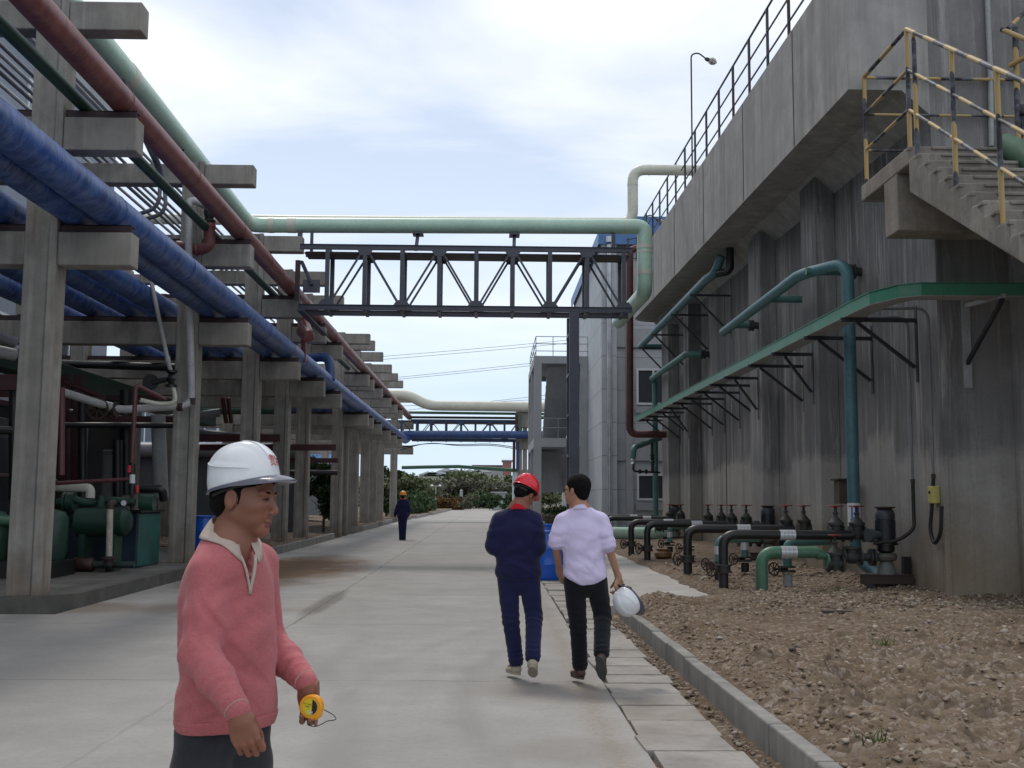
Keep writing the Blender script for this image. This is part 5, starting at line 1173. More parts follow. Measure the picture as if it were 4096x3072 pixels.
# distant street lamp, kiosks
a = at(1743,1990,140); t = thing('street_lamp', 'distant pale street lamp with two heads among the trees', 'street lamp', (a.x,140,.5)); MB().tube([(a.x,140,.5),(a.x,140,at(1743,1942,140).z)], .07, 8).build('pole', M['galv'], t)
for s in (-1,1): MB().lathe((a.x+s*.5,140,at(1743,1944,140).z), [(.03,-.1),(.22,0),(.1,.2)], 10).bar((a.x,140,at(1743,1944,140).z),(a.x+s*.5,140,at(1743,1944,140).z),.05,.05).build('lamp_head', M['white_frame'], t)
a = at(1845,1972,160); t = thing('stone_post', 'pale upright stone post beside the far hedge', 'post', (a.x,160,.5)); MB().box(a.x-.22,a.x+.22,160,160.4,.4,a.z+.2).lathe((a.x,160.2,a.z+.21),[(.2,0),(.24,.1),(.1,.3)],10).build('shaft', M['galv'], t)
t = thing('kiosk', 'low pale grey-green kiosk at the far right end of the road', 'kiosk', (X_(1993,1990,150),150,.5)); x0,x1 = at(1968,1990,150).x, at(2022,1990,150).x
MB().box(x0,x1,150,153,.4,at(1993,1973,150).z).build('wall', paint('kiosk_grey', (.27,.31,.31), .7, .1), t); MB().box(x0-.2,x1+.2,149.8,153.2,at(1993,1973,150).z+.001,at(1993,1970,150).z+.1).build('roof', M['greyw2'], t)
t = thing('white_hut', 'pale corrugated hut wall behind the concrete column of the far crossing', 'hut', (X_(2068,1950,90),90,.4)); x0,x1 = at(2052,1950,90).x, at(2110,1950,90).x
m = MB(); k = 0; x = x0
while x < x1: m.box(x, x+.16, 90-(.06 if k%2 else 0), 93, .3, at(2068,1885,90).z); x += .161; k += 1
m.build('wall', paint('pale_sheet', (.42,.48,.52), .6, .1), t)
MB().box(x0-.1,x1+.1,89.8,93.2,at(2068,1885,90).z+.002,at(2068,1880,90).z+.05).build('roof', M['greyw2'], t)
for (x0_,x1_) in ((2250,2270),(2275,2290),(2296,2310)):
    a, b = at(x0_,1950,66).x, at(x1_,1950,66).x
    o = MB().box(a, b, 66, 66.3, .3, at(2260,1955,66).z).build('white_post', M['white_frame'], None, bevel=.02); tag(o, {2250:'left',2275:'middle',2296:'right'}[x0_]+' of three pale posts seen under the stair tower', 'post', 'pale posts under the stair tower')
# ================================================================ vegetation
def leafmat(name, a, b):
    t = NT(name); g_ = t.new('ShaderNodeNewGeometry'); r = t.ramp(g_.outputs['Random Per Island'], 0, 1, (*a,1), (*b,1)); n = t.noise(.8, 3)
    col = t.mix(t.ramp(n, .35, .65), r, sc(a, .6)); t.b.inputs['Subsurface Weight'].default_value = 0
    return t.done(col, .8, 0, .2)
M['leaf1'] = leafmat('leaf_dark', (.028,.058,.022), (.08,.12,.05)); M['leaf2'] = leafmat('leaf_mid', (.10,.125,.06), (.165,.19,.095)); M['leaf3'] = leafmat('leaf_light', (.125,.15,.075), (.20,.225,.115)); M['leaf4'] = leafmat('leaf_red', (.09,.05,.02), (.20,.12,.04)); M['leaf5'] = leafmat('leaf_greybrown', (.12,.12,.088), (.18,.175,.125))
M['bark'] = paint('bark', (.07,.055,.04), .9, .3)
def crown(name, n, size, blobs, mat, parent, seed):
    rs = np.random.RandomState(seed); V = []; k = len(blobs); w = np.array([b[3]*b[4]*b[5] for b in blobs])**.7; w /= w.sum(); ch = rs.choice(k, n, p=w)
    B_ = np.array(blobs)[ch]; d = rs.randn(n,3); d /= np.linalg.norm(d,axis=1)[:,None]; rad = rs.rand(n)**.45
    c = B_[:,:3] + d*B_[:,3:6]*rad[:,None] + rs.randn(n,3)*size*.6
    u = rs.randn(n,3); u /= np.linalg.norm(u,axis=1)[:,None]; v = np.cross(u, rs.randn(n,3)); v /= np.linalg.norm(v,axis=1)[:,None]
    s = size*(.5+rs.rand(n))[:,None]
    Vt = np.stack([c-u*s, c-v*s*.55, c+u*s, c+v*s*.55], 1).reshape(-1,3); F = np.arange(4*n).reshape(n,4)
    o = np_mesh(name, Vt - np.array(parent_world(parent))[None,:], F, mat, smooth=False); o.parent = parent; return o
def tree(name, x, y, h, w, mat, label, cat='tree', group=None, n=2200, seed=1, trunk=True, size=.22, low=.25):
    g = ground(y) if y < 150 else .53; t = thing(name, label, cat, (x, y, g), group); rs = random.Random(seed)
    if trunk:
        m = MB(); m.tube([(x,y,g-.2),(x+.1*w*.2,y,g+h*.3),(x,y,g+h*.62)], [h*.022,h*.016,h*.007], 7)
        for k in range(5): a = rs.random()*6.28; m.tube([(x,y,g+h*(.25+.08*k)),(x+math.cos(a)*w*.3,y+math.sin(a)*w*.3,g+h*(.45+.09*k))], [h*.009,h*.003], 5)
        m.build('trunk', M['bark'], t, smooth=True)
    bl = []
    for k in range(11):
        a = rs.random()*6.28; r = rs.random()**.6*w*.36; zz = g+h*(low+(1-low)*(.15+.7*rs.random())); s = w*(.14+.13*rs.random())
        bl.append((x+math.cos(a)*r, y+math.sin(a)*r, zz, s, s, s*min(1.1, h/w*.55)))
    crown('crown', n, size, bl, mat, t, seed)
    return t
gl = 'trees at the far end of the road'
rs = random.Random(5)
specs = [(1665,190,17,12,'leaf2'),(1700,215,14,13,'leaf3'),(1745,205,15,14,'leaf5'),(1790,225,16,14,'leaf3'),(1830,200,15,11,'leaf5'),(1865,230,17,13,'leaf2'),(1905,210,16,12,'leaf3'),(1945,222,15,14,'leaf5'),(1985,204,16,12,'leaf2'),(2025,215,15,13,'leaf3'),(2065,200,15,12,'leaf5'),(1640,170,12,10,'leaf2'),(1600,200,14,14,'leaf2'),(2120,210,15,14,'leaf2')]
desc = {'leaf1':'dark evergreen tree','leaf2':'mid green tree','leaf3':'pale yellow-green tree','leaf5':'thin grey-brown tree'}
pl = ['left of the far crossing, behind the dark hedge','above the dark green hedge','behind the two-headed lamp','left of the road end','near the stone post','in the middle of the view down the road','right of the stone post','behind the low kiosk','above the kiosk','beside the pale hut','behind the pale hut','behind the farthest rack column','hidden partly by the rack columns','behind the stair tower']
for i, (u, y, h, w_, mt) in enumerate(specs):
    x = at(u, 1950, y).x; hh = (2012-1885-rs.random()*50)*y/FP + .9; tree('tree', x, y, hh*1.05, w_*.95, M[mt], desc[mt]+' '+pl[i], 'tree', gl, 3600, 20+i, True, .33, .0)
for i, (u, y, w_) in enumerate(((1700,180,9),(1790,185,9),(1880,182,10),(1950,180,9),(2040,184,9))):
    x = at(u, 1990, y).x; tree('bush', x, y, 2.6+rs.random(), w_, M['leaf1' if i%2 else 'leaf5'], 'scrubby bush under the far trees, '+['leftmost','left of the stone post','in the middle','behind the kiosk','rightmost'][i], 'bush', 'bushes under the far trees', 1500, 60+i, False, .26, .0)
# hedges and shrubs
def hedge(x0, x1, y0, y1, h, mat, label, seed, n=4000, size=.14):
    g = ground((y0+y1)/2); t = thing('hedge', label, 'hedge', ((x0+x1)/2,(y0+y1)/2,g)); bl = []; rs_ = random.Random(seed)
    for k in range(14): f = rs_.random(); bl.append((x0+(x1-x0)*rs_.random(), y0+(y1-y0)*f, g+h*.45, (x1-x0)*.3, (y1-y0)*.1, h*(.5+.12*rs_.random())))
    crown('foliage', n, size, bl, mat, t, seed)
hedge(-7.9,-6.0, 92, 128, 2.1, M['leaf1'], 'dark green clipped hedge behind the man in the orange helmet', 3, 6000, .17)
hedge(at(1755,1990,150).x, at(1860,1990,150).x, 148, 152, 1.7, M['leaf4'], 'low rusty red and green hedge at the end of the road', 4, 3500, .16)
tree('shrub', at(1295,2000,48).x, 48, 3.3, 2.0, M['leaf1'], 'dark conical shrub between the rack columns', 'shrub', None, 5200, 81, True, .085, .05)
tree('shrub', at(1545,2000,76).x, 76, 3.8, 2.6, M['leaf1'], 'dark shrub glimpsed just left of the man in the orange helmet', 'shrub', None, 2500, 82, True, .12, .0)
tree('shrub', at(2205,2050,44).x, 44, 1.25, 2.0, M['leaf5'], 'rounded brownish shrub behind the two walking men', 'shrub', None, 4200, 83, False, .05, .0)
tree('shrub', at(2230,2040,62).x, 62, 1.4, 2.6, M['leaf1'], 'dark shrub under the stair tower', 'shrub', None, 2500, 84, False, .08, .0)
for i, (u, y, h) in enumerate(((1875,140,2.4),(2045,128,2.0),(1985,146,2.6))): tree('shrub', at(u,2000,y).x, y, h, h*1.1, M['leaf1' if i else 'leaf5'], ['round greyish shrub right of the red hedge','small green shrub by the right kerb near the kiosk','dark round shrub left of the kiosk'][i], 'shrub', None, 1300, 90+i, False, .13, .0)
# hill with scrub and a pinkish building
o = gridmesh('hill', np.linspace(-420, 420, 60), np.linspace(330, 900, 30), lambda X, Y: .53 + np.clip((Y-330)/200, 0, 1)*(13+5*fbm(X*.008, Y*.008, 4)), paint('hill_scrub', (.10,.115,.085), .95, .5, 0, scale=.06, dirt=.4)); tag(o, kind='structure')
t = thing('hill_building', 'small pinkish block on the distant hill above the trees', 'building', (at(2028,1850,560).x,560,28)); a, b = at(2012,1845,560), at(2046,1870,560)
MB().box(a.x, b.x, 560, 575, b.z-6, a.z).build('wall', paint('pink_brick', (.30,.14,.12), .8, .15), t); MB().box(a.x-.6, b.x+.6, 559.4, 575.6, a.z+.01, a.z+.7).build('roof', M['greyw2'], t)
t = thing('long_shed', 'long low red-brown roofed shed on the distant hill', 'shed', (at(1950,1866,600).x,600,28)); a, b = at(1895,1862,600), at(2012,1872,600)
MB().box(a.x, b.x, 600, 612, b.z-6, a.z-.6).build('wall', M['greyw2'], t); MB().box(a.x-1, b.x+1, 599, 613, a.z-.59, a.z+.3).build('roof', paint('brown_roof', (.16,.09,.08), .8, .15), t)
for i in range(9):
    u = 1700+i*28+rs.random()*12; a = at(u, 1885+rs.random()*18, 520); o = thing('hillside_house', 'small pale house on the far hillside, %s' % ['leftmost','second from the left','third from the left','fourth from the left','in the middle','fourth from the right','third from the right','second from the right','rightmost'][i], 'house', (a.x,520,a.z-6), 'small houses on the far hillside')
    MB().box(a.x-4, a.x+4, 520, 526, a.z-8, a.z).build('wall', paint('house_pale', (.4,.38,.35), .8, .2) if i == 0 else bpy.data.materials['house_pale'], o); MB().prism([(a.x-4.4, a.z+.01),(a.x+4.4, a.z+.01),(a.x, a.z+1.6)], 'y', 519.5, 526.5).build('roof', bpy.data.materials['pale_render'], o)

# more pipework in the shade under the rack
sh_ = [(-60,1395,60,1420,19,.11,'galv','pale pipe at the left edge under the green duct'),(-40,1330,60,1370,18,.09,'grey_tube','grey pipe at the left edge below the blue pipes'),
 (250,1455,700,1470,27,.10,'black','dark horizontal pipe behind the second column'),(250,1700,700,1702,23,.06,'black','thin black pipe level with the helmet top behind the second column'),
 (240,1640,640,1690,24,.05,'grey_tube','thin grey pipe sloping down behind the second column'),(-50,1720,40,1722,18,.07,'black','black pipe at the left edge above the vessels'),
 (-50,1900,30,1902,18.5,.04,'rust','thin rusty pipe at the left edge'),(-50,2080,60,2082,18.5,.09,'greenp','green pipe low at the left edge'),
 (560,1690,880,1650,30,.12,'grey_tube','grey lagged pipe crossing behind the second rack column'),(800,1640,1130,1640,44,.18,'green_dk','dark green pipe crossing behind the third rack column'),
 (700,1725,1000,1752,34,.14,'grey_tube','dusty lagged pipe sloping behind the third rack column'),(890,1590,905,1690,30,.06,'darkred','short dark red drop pipe, left of a pair'),(912,1590,925,1690,30,.06,'darkred','short dark red drop pipe, right of a pair'),
 (1110,1890,1350,1890,42,.10,'black','black pipe between the fourth and fifth rack columns'),(620,1500,1000,1500,31,.14,'black','thick black pipe high behind the second rack column')]
for (u0,v0,u1,v1,Y,r,mt,l) in sh_: pipe('shade_pipe', l, 'pipe', [at(u0,v0,Y), at(u1,v1,Y+.4)], r, M[mt], 10)
for (u,v0,v1,Y,r,mt,l) in ((330,1600,2230,23.5,.09,'black','dark upright behind the green vessel'),(470,1760,2200,24,.1,'black','black standpipe behind the pressure gauge'),(505,1560,1980,24.5,.14,'black','thick dark standpipe behind the maroon plastic pipe'),(60,1560,2000,19,.1,'black','dark standpipe at the left edge'),(1010,1690,2150,40,.14,'black','dark standpipe seen between the rack columns')): pipe('standpipe', l, 'pipe', [at(u,v0,Y), at(u,v1,Y)], r, M[mt], 10)
for k, (u, w, nm) in enumerate(((260,.5,'left'),(335,.6,'right'))):
    a = at(u, 2240, 21.8); t = thing('motor_box', 'black machine block under the manifold, %s one' % nm, 'machine', (a.x, 21.8, g0)); MB().box(a.x-w/2, a.x+w/2, 21.5, 22.4, g0, 1.15).box(a.x-w/3, a.x+w/3, 21.6, 22.2, 1.151, 1.5).build_split('housing', M['black'], t, bevel=.03)

wd = bpy.data.objects.new('tmp_root', None); COL.objects.link(wd); bl = []; rs_ = random.Random(8)
for k in range(60): x_ = -46+92*rs_.random(); bl.append((x_, 238+rs_.random()*14, .5+3.2, 4.5, 3.5, 3.0+rs_.random()*1.2))
w_o = crown('far_wood', 15000, .34, bl, M['leaf2'], wd, 77); w_o.parent = None; bpy.data.objects.remove(wd); tag(w_o, 'low olive green wood closing the view behind the end of the road', 'wood', None, 'stuff')
# slack cables under the far crossing
for k, (vs, l) in enumerate((((1790,1772,1780,1774,1792),'upper slack cable hanging under the blue pipe of the far crossing'),((1800,1768,1785,1779,1798),'lower slack cable hanging under the blue pipe of the far crossing'))):
    us = (1600,1715,1835,1965,2078); pts = [at(u, v, YT+1) for u, v in zip(us, vs)]; o = MB().tube(round_path(pts, 1.5), .025, 5).build('cable', M['black'], None); tag(o, l, 'cable', 'slack cables at the far crossing')
# things lying about on the right
def sz(x, y): return float(soil_h(np.array([x]), np.array([y]))[0])
a = at(2653, 2240, 25.5); z_ = sz(a.x, 25.5); t = thing('clay_pot', 'squat brown clay pot lying on the gravel between the black pipes', 'pot', (a.x, 25.5, z_)); MB().lathe((a.x,25.5,z_-.02), [(.12,0),(.2,.06),(.2,.14),(.15,.19),(.17,.22),(.14,.22),(.12,.16)], 20).build('pot', paint('ochre_glaze', (.16,.085,.03), .4, .3), t, smooth=True)
a = at(3345, 2483, 13.4); z_ = sz(a.x, 13.4); o = MB().box(a.x-.17, a.x+.17, 13.3, 13.42, z_+.0, z_+.035).build('plank', M['wood'], None, bevel=.008); tag(o, 'short dark wooden slat lying on the soil in front of the pumps', 'plank')
gm = leafmat('grass_green', (.05,.09,.02), (.13,.17,.05)); dm = leafmat('dry_grass', (.20,.15,.07), (.32,.25,.13)); rs_ = random.Random(3)
for k, (u, v, mt, l) in enumerate(((3350,2375,gm,'small green weed in front of the pump row'),(4088,2440,gm,'green weed at the foot of the tank at the right edge'),(3535,2600,gm,'tiny green weed in the middle of the soil'),(3510,3020,gm,'tiny green weed near the bottom edge on the soil'),(2905,2150,dm,'dry grass clump by the wall behind the black pipes'),(2760,2270,dm,'dry grass clump between two black pipes'),(2960,2370,dm,'dry grass clump left of the green elbowed pipe'),(2540,2255,dm,'dry grass at the edge of the concrete path'))):
    p = atZ(u, v, .16); z_ = sz(p.x, p.y); m = MB()
    for j in range(26):
        w = rs_.random()*6.28; h = .05+.09*rs_.random(); b = Vector((p.x+rs_.gauss(0,.05), p.y+rs_.gauss(0,.05), z_-.01)); e = b+Vector((math.cos(w)*h*.6, math.sin(w)*h*.6, h)); s_ = Vector((-math.sin(w), math.cos(w), 0))*.006
        m.add([b-s_, b+s_, e], [(0,1,2)])
    tag(m.build('weed', mt, None), l, 'weed', 'weeds and dry grass on the soil')
# ================================================================ people: smooth implicit bodies turned into one mesh each
class Vol:
    def __init__(s, lo, hi, h):
        s.lo = np.array(lo, dtype=np.float32); s.h = h; s.n = np.ceil((np.array(hi)-s.lo)/h).astype(int)+1
        s.a = np.full(tuple(s.n), .05, dtype=np.float32)
    def region(s, lo, hi, m):
        i0 = np.clip(np.floor((np.array(lo)-m-s.lo)/s.h).astype(int), 0, s.n); i1 = np.clip(np.ceil((np.array(hi)+m-s.lo)/s.h).astype(int)+1, 0, s.n)
        if (i1 <= i0).any(): return None, None
        ax = [s.lo[k]+s.h*np.arange(i0[k], i1[k], dtype=np.float32) for k in range(3)]
        return tuple(slice(i0[k], i1[k]) for k in range(3)), (ax[0][:,None,None], ax[1][None,:,None], ax[2][None,None,:])
    def blend(s, sl, d, k, op):
        A = s.a[sl]
        if op == 'sub': d = -d; hh = np.maximum(k-np.abs(A-d), 0)/k; s.a[sl] = np.maximum(A, d)+hh*hh*k*.25
        elif op == 'cut': s.a[sl] = np.maximum(A, -d)
        else: hh = np.maximum(k-np.abs(A-d), 0)/k; s.a[sl] = np.minimum(A, d)-hh*hh*k*.25
    def cone(s, a, b, ra, rb, k=.02, op='add', sq=None):
        a = np.array(a, dtype=np.float32); b = np.array(b, dtype=np.float32); r = max(ra, rb)
        sl, P = s.region(np.minimum(a,b)-r, np.maximum(a,b)+r, k+.03)
        if sl is None: return s
        ab = b-a; L = float(ab@ab)+1e-9; p = [P[i]-a[i] for i in range(3)]
        t = np.clip((p[0]*ab[0]+p[1]*ab[1]+p[2]*ab[2])/L, 0, 1)
        q = [p[i]-ab[i]*t for i in range(3)]
        d = np.sqrt(q[0]**2+q[1]**2+q[2]**2)-(ra+(rb-ra)*t); s.blend(sl, d, k, op); return s
    def ell(s, c, r, M3=None, k=.02, op='add'):
        c = np.array(c, dtype=np.float32); r = np.array(r, dtype=np.float32); R0 = float(r.max()) if M3 is not None else r
        sl, P = s.region(c-R0, c+R0, k+.03)
        if sl is None: return s
        p = [P[i]-c[i] for i in range(3)]
        if M3 is not None: p = [p[0]*M3[0][j]+p[1]*M3[1][j]+p[2]*M3[2][j] for j in range(3)]   # columns of M3 = local axes
        k0 = np.sqrt(sum((p[i]/r[i])**2 for i in range(3))); k1 = np.sqrt(sum((p[i]/r[i]**2)**2 for i in range(3)))+1e-6
        s.blend(sl, k0*(k0-1)/k1, k, op); return s
    def cut(s, p, n):   # removes everything on the side n points to
        n = np.array(n, dtype=np.float32); p = np.array(p, dtype=np.float32)
        ax = [s.lo[k]+s.h*np.arange(s.n[k], dtype=np.float32) for k in range(3)]
        d = (ax[0][:,None,None]-p[0])*n[0]+(ax[1][None,:,None]-p[1])*n[1]+(ax[2][None,None,:]-p[2])*n[2]
        s.a = np.maximum(s.a, d); return s
    def cutfn(s, cx, cy, z0, k):   # hem that rises to the sides
        ax = [s.lo[i]+s.h*np.arange(s.n[i], dtype=np.float32) for i in range(3)]
        s.a = np.maximum(s.a, (z0+k*(ax[0][:,None,None]-cx)**2)-ax[2][None,None,:]+0*ax[1][None,:,None]); return s
    def copy(s, inflate):
        q = Vol.__new__(Vol); q.lo, q.h, q.n, q.a = s.lo, s.h, s.n, s.a.copy()-inflate; return q
    def mesh(s):
        a = s.a; a[0]=a[-1]=.05; a[:,0]=a[:,-1]=.05; a[:,:,0]=a[:,:,-1]=.05
        I = a < 0; c = np.zeros(tuple(s.n-1), dtype=np.uint8)
        for dx in (0,1):
            for dy in (0,1):
                for dz in (0,1): c += I[dx:s.n[0]-1+dx, dy:s.n[1]-1+dy, dz:s.n[2]-1+dz]
        idx = np.argwhere((c > 0) & (c < 8)); vid = np.full(c.shape, -1, dtype=np.int32); vid[tuple(idx.T)] = np.arange(len(idx))
        cor = np.array([(x,y,z) for x in (0,1) for y in (0,1) for z in (0,1)]); vals = np.stack([a[idx[:,0]+q[0], idx[:,1]+q[1], idx[:,2]+q[2]] for q in cor], 1)
        acc = np.zeros((len(idx),3), dtype=np.float32); cnt = np.zeros(len(idx), dtype=np.float32)
        for i in range(8):
            for j in range(i+1, 8):
                if np.abs(cor[i]-cor[j]).sum() != 1: continue
                m = (vals[:,i] < 0) != (vals[:,j] < 0); t = vals[m,i]/(vals[m,i]-vals[m,j]+1e-12)
                acc[m] += cor[i]+t[:,None]*(cor[j]-cor[i]); cnt[m] += 1
        V = s.lo+(idx+acc/cnt[:,None])*s.h; F = []
        for ax_ in range(3):
            sa = [slice(1,-1)]*3; sb = [slice(1,-1)]*3; sa[ax_] = slice(0,-1); sb[ax_] = slice(1,None)
            A = I[tuple(sa)]; B = I[tuple(sb)]; e = np.argwhere(A != B); off = np.ones(3, dtype=int); off[ax_] = 0; e0 = e+off
            u, v = (ax_+1)%3, (ax_+2)%3; du = np.zeros(3, dtype=int); du[u] = 1; dv = np.zeros(3, dtype=int); dv[v] = 1
            q = np.stack([vid[tuple((e0-du-dv).T)], vid[tuple((e0-dv).T)], vid[tuple(e0.T)], vid[tuple((e0-du).T)]], 1)
            fl = ~A[tuple(e.T)]; q[fl] = q[fl][:, ::-1]; F.append(q)
        return V, np.concatenate(F)
def vol_obj(vol, name, mat, parent, wr=None, smooth_it=2):
    V, F = vol.mesh()
    if wr: V = wr(V, F)
    V = V - np.array(parent_world(parent))[None,:]
    o = np_mesh(name, V, F, mat); o.parent = parent
    if smooth_it: m = o.modifiers.new('smooth', 'SMOOTH'); m.iterations = smooth_it; m.factor = .5
    return o
def vnormals(V, F):
    n = np.cross(V[F[:,2]]-V[F[:,0]], V[F[:,3]]-V[F[:,1]]); N_ = np.zeros_like(V)
    for j in range(4): np.add.at(N_, F[:,j], n)
    return N_/(np.linalg.norm(N_, axis=1)[:,None]+1e-9)
def n3(V, f, seed=0):
    x, y, z = V[:,0]*f+seed, V[:,1]*f+seed*1.7, V[:,2]*f+seed*.3
    return fbm(x+z*.6, y+z*.8+40, 3)+fbm(z+x*.5+11, y*.9-x*.4+70, 3)
def wrinkles(amp, f, folds=(), seed=0):
    # folds: (point, direction, reach, wavelength, amplitude): cloth creases running across a joint
    def fn(V, F):
        N_ = vnormals(V, F); d = amp*n3(V, f, seed)+amp*.5*n3(V, f*2.7, seed+5)
        for (p, dr, reach, wl, am) in folds:
            q = V-np.array(p)[None,:]; dd = np.linalg.norm(q, axis=1); s_ = q@np.array(dr); w = np.exp(-(dd/reach)**2)
            ph = n3(V, 9, seed+3)*5; k = np.sin(s_/wl*6.283+ph); d = d+am*w*np.sign(k)*np.abs(k)**.7
        return V+N_*d[:,None]
    return fn
def frame(yaw, pitch=0, roll=0):
    # yaw: direction faced, measured from +Y towards +X; columns: right, forward, up
    f = Vector((math.sin(yaw)*math.cos(pitch), math.cos(yaw)*math.cos(pitch), math.sin(pitch))); r = Vector((math.cos(yaw), -math.sin(yaw), 0)); u = r.cross(f)
    if roll: q = Matrix.Rotation(roll, 3, f); r = q@r; u = q@u
    return r, f, u
def skinmat(name, c):
    t = NT(name); n = t.noise(28, 5, .6); n2 = t.noise(7, 3, .6, loc=(2,2,2))
    col = t.mix(t.ramp(n2, .35, .65), sc(c, .86), (c[0]*1.12, c[1]*1.0, c[2]*.95)); col = t.mix(t.math('MULTIPLY', t.ramp(n, .5, .75), .25), col, sc(c, .7))
    t.b.inputs['Subsurface Weight'].default_value = .12; t.b.inputs['Subsurface Radius'].default_value = (.01,.004,.002); t.b.inputs['Subsurface Scale'].default_value = .6
    t.bump(n, .12, .002); return t.done(col, .5, 0, .4)
def clothmat(name, c, heather=.15, weave=420, rough=.9, c2=None, bump=.25, mot=1.0):
    t = NT(name); n = t.noise(5, 5, .6); f = t.noise(weave, 3, .8); h = t.noise(90, 3, .8, vscale=(1,1,2.5), loc=(4,4,4))
    col = t.mix(t.ramp(n, .3, .7), sc(c, 1-.12*mot), sc(c, 1+.1*mot)); col = t.mix(t.math('MULTIPLY', t.ramp(h, .4, .62), heather), col, c2 or sc(c, 1.8)); col = t.mix(t.math('MULTIPLY', t.ramp(f, .45, .7), heather), col, sc(c, .55))
    t.bump(t.math('ADD', f, h), bump, .0015); t.b.inputs['Sheen Weight'].default_value = .15; return t.done(col, rough, 0, .2)
M['skin'] = skinmat('skin_tan', (.225,.10,.064)); M['skin2'] = skinmat('skin_arm', (.36,.20,.135)); M['lip'] = skinmat('lip', (.17,.070,.050))
M['hair'] = paint('black_hair', (.005,.0045,.0045), .85, .3, 0, dirt=.2, scale=30, bump=.6); M['hair'].node_tree.nodes['Principled BSDF'].inputs['Specular IOR Level'].default_value = .15
M['eye'] = paint('eye_dark', (.012,.009,.008), .2, .1); M['eyew'] = paint('eye_white', (.35,.31,.28), .3, .05)
def head(v, c, fr, s=1.0, neck_to=None, hair=None, lod=False):
    r, f, u = fr; M3 = np.array([[r[i], f[i], u[i]] for i in range(3)], dtype=np.float32)
    def L(x, y, z): return c + (r*x + f*y + u*z)*s
    def E(p, rad, k=.012, op='add'): v.ell(L(*p), [q*s for q in rad], M3, k*s, op)
    E((0,-.014,.048), (.076,.096,.080)); E((0,.028,-.022), (.063,.062,.085), .03); E((0,.02,-.005), (.070,.066,.06), .03)
    for i in (-1,1):
        v.cone(L(i*.050,.0,-.052), L(i*.018,.068,-.092), .020*s, .018*s, .03*s); E((i*.046,.058,-.024), (.022,.024,.020), .02); E((i*.030,.079,.022), (.032,.012,.010), .014)
        E((i*.031,.097,.003), (.018,.014,.010), .009, 'sub'); E((i*.030,.0755,.004), (.0135,.0135,.0125), .005)
        E((i*.0145,.101,-.037), (.0085,.012,.0078), .004); E((i*.082,-.008,-.006), (.0095,.020,.034), .004); E((i*.091,-.002,-.002), (.007,.011,.018), .003, 'sub'); E((i*.083,.008,-.016), (.006,.006,.008), .003)
        E((i*.040,.062,-.060), (.018,.02,.02), .02)
    E((0,.072,-.094), (.022,.020,.018), .02)
    v.cone(L(0,.088,.012), L(0,.109,-.028), .0080*s, .0115*s, .010*s); E((0,.109,-.033), (.0125,.011,.0095), .006); E((0,.086,-.050), (.024,.012,.014), .012)
    E((0,.0925,-.0655), (.022,.0095,.0050), .004); E((0,.0900,-.0765), (.019,.0095,.0060), .004); E((0,.105,-.0705), (.023,.010,.0014), .002, 'sub'); E((0,.096,-.086), (.016,.008,.005), .008, 'sub')
    if neck_to is not None: v.cone(L(0,-.022,-.045), neck_to, .051*s, .060*s, .025)
    return L
def chain(v, pts, rs, k=.01):
    for i in range(len(pts)-1): v.cone(pts[i], pts[i+1], rs[i], rs[i+1], k)
def hand(v, w, d, n, th, s=1.0, curl=(.5,.8,.6), spread=.10, thumb=(.35,.9,.2), tcurl=.3):
    # w wrist, d towards the fingers, n out of the palm, th towards the thumb side
    w, d, n, th = Vector(w), Vector(d).normalized(), Vector(n).normalized(), Vector(th).normalized()
    M3 = np.array([[th[i], d[i], n[i]] for i in range(3)], dtype=np.float32)
    v.ell(w+d*.048*s, (.040*s,.050*s,.016*s), M3, .012*s); v.ell(w+d*.062*s, (.041*s,.030*s,.013*s), M3, .01*s); v.cone(w-d*.02*s, w+d*.02*s, .024*s, .026*s, .02*s)
    ks = [(-.030,.076,.9,.0078),(-.0105,.083,1.03,.0088),(.0105,.086,1.1,.0092),(.031,.082,1.0,.0090)]
    for j, (o, l, q, rr) in enumerate(ks):
        p = w+th*o*s+d*l*s+n*-.002*s; a = 0; dd = (d+th*spread*o/.03).normalized(); P_ = [p-dd*.02*s, p]; L_ = (.040,.026,.020)
        for i in range(3):
            a += curl[i]*(1+.08*(1.5-j)); x = (dd*math.cos(a)+n*math.sin(a)); p = p+x*L_[i]*q*s; P_.append(p)
        chain(v, P_, [rr*s*1.05, rr*s*1.05, rr*s, rr*.92*s, rr*.8*s], .004*s)
    p = w+th*.028*s+d*.022*s+n*.006*s; P_ = [w+th*.012*s+d*.012*s, p]; x = (d*thumb[0]+th*thumb[1]+n*thumb[2]).normalized()
    for i, L_ in enumerate((.034,.030,.024)): x = (x+(d*.5+n*.6)*tcurl*i).normalized(); p = p+x*L_*s; P_.append(p)
    chain(v, P_, [.015*s,.014*s,.0115*s,.0105*s,.0085*s], .008*s)
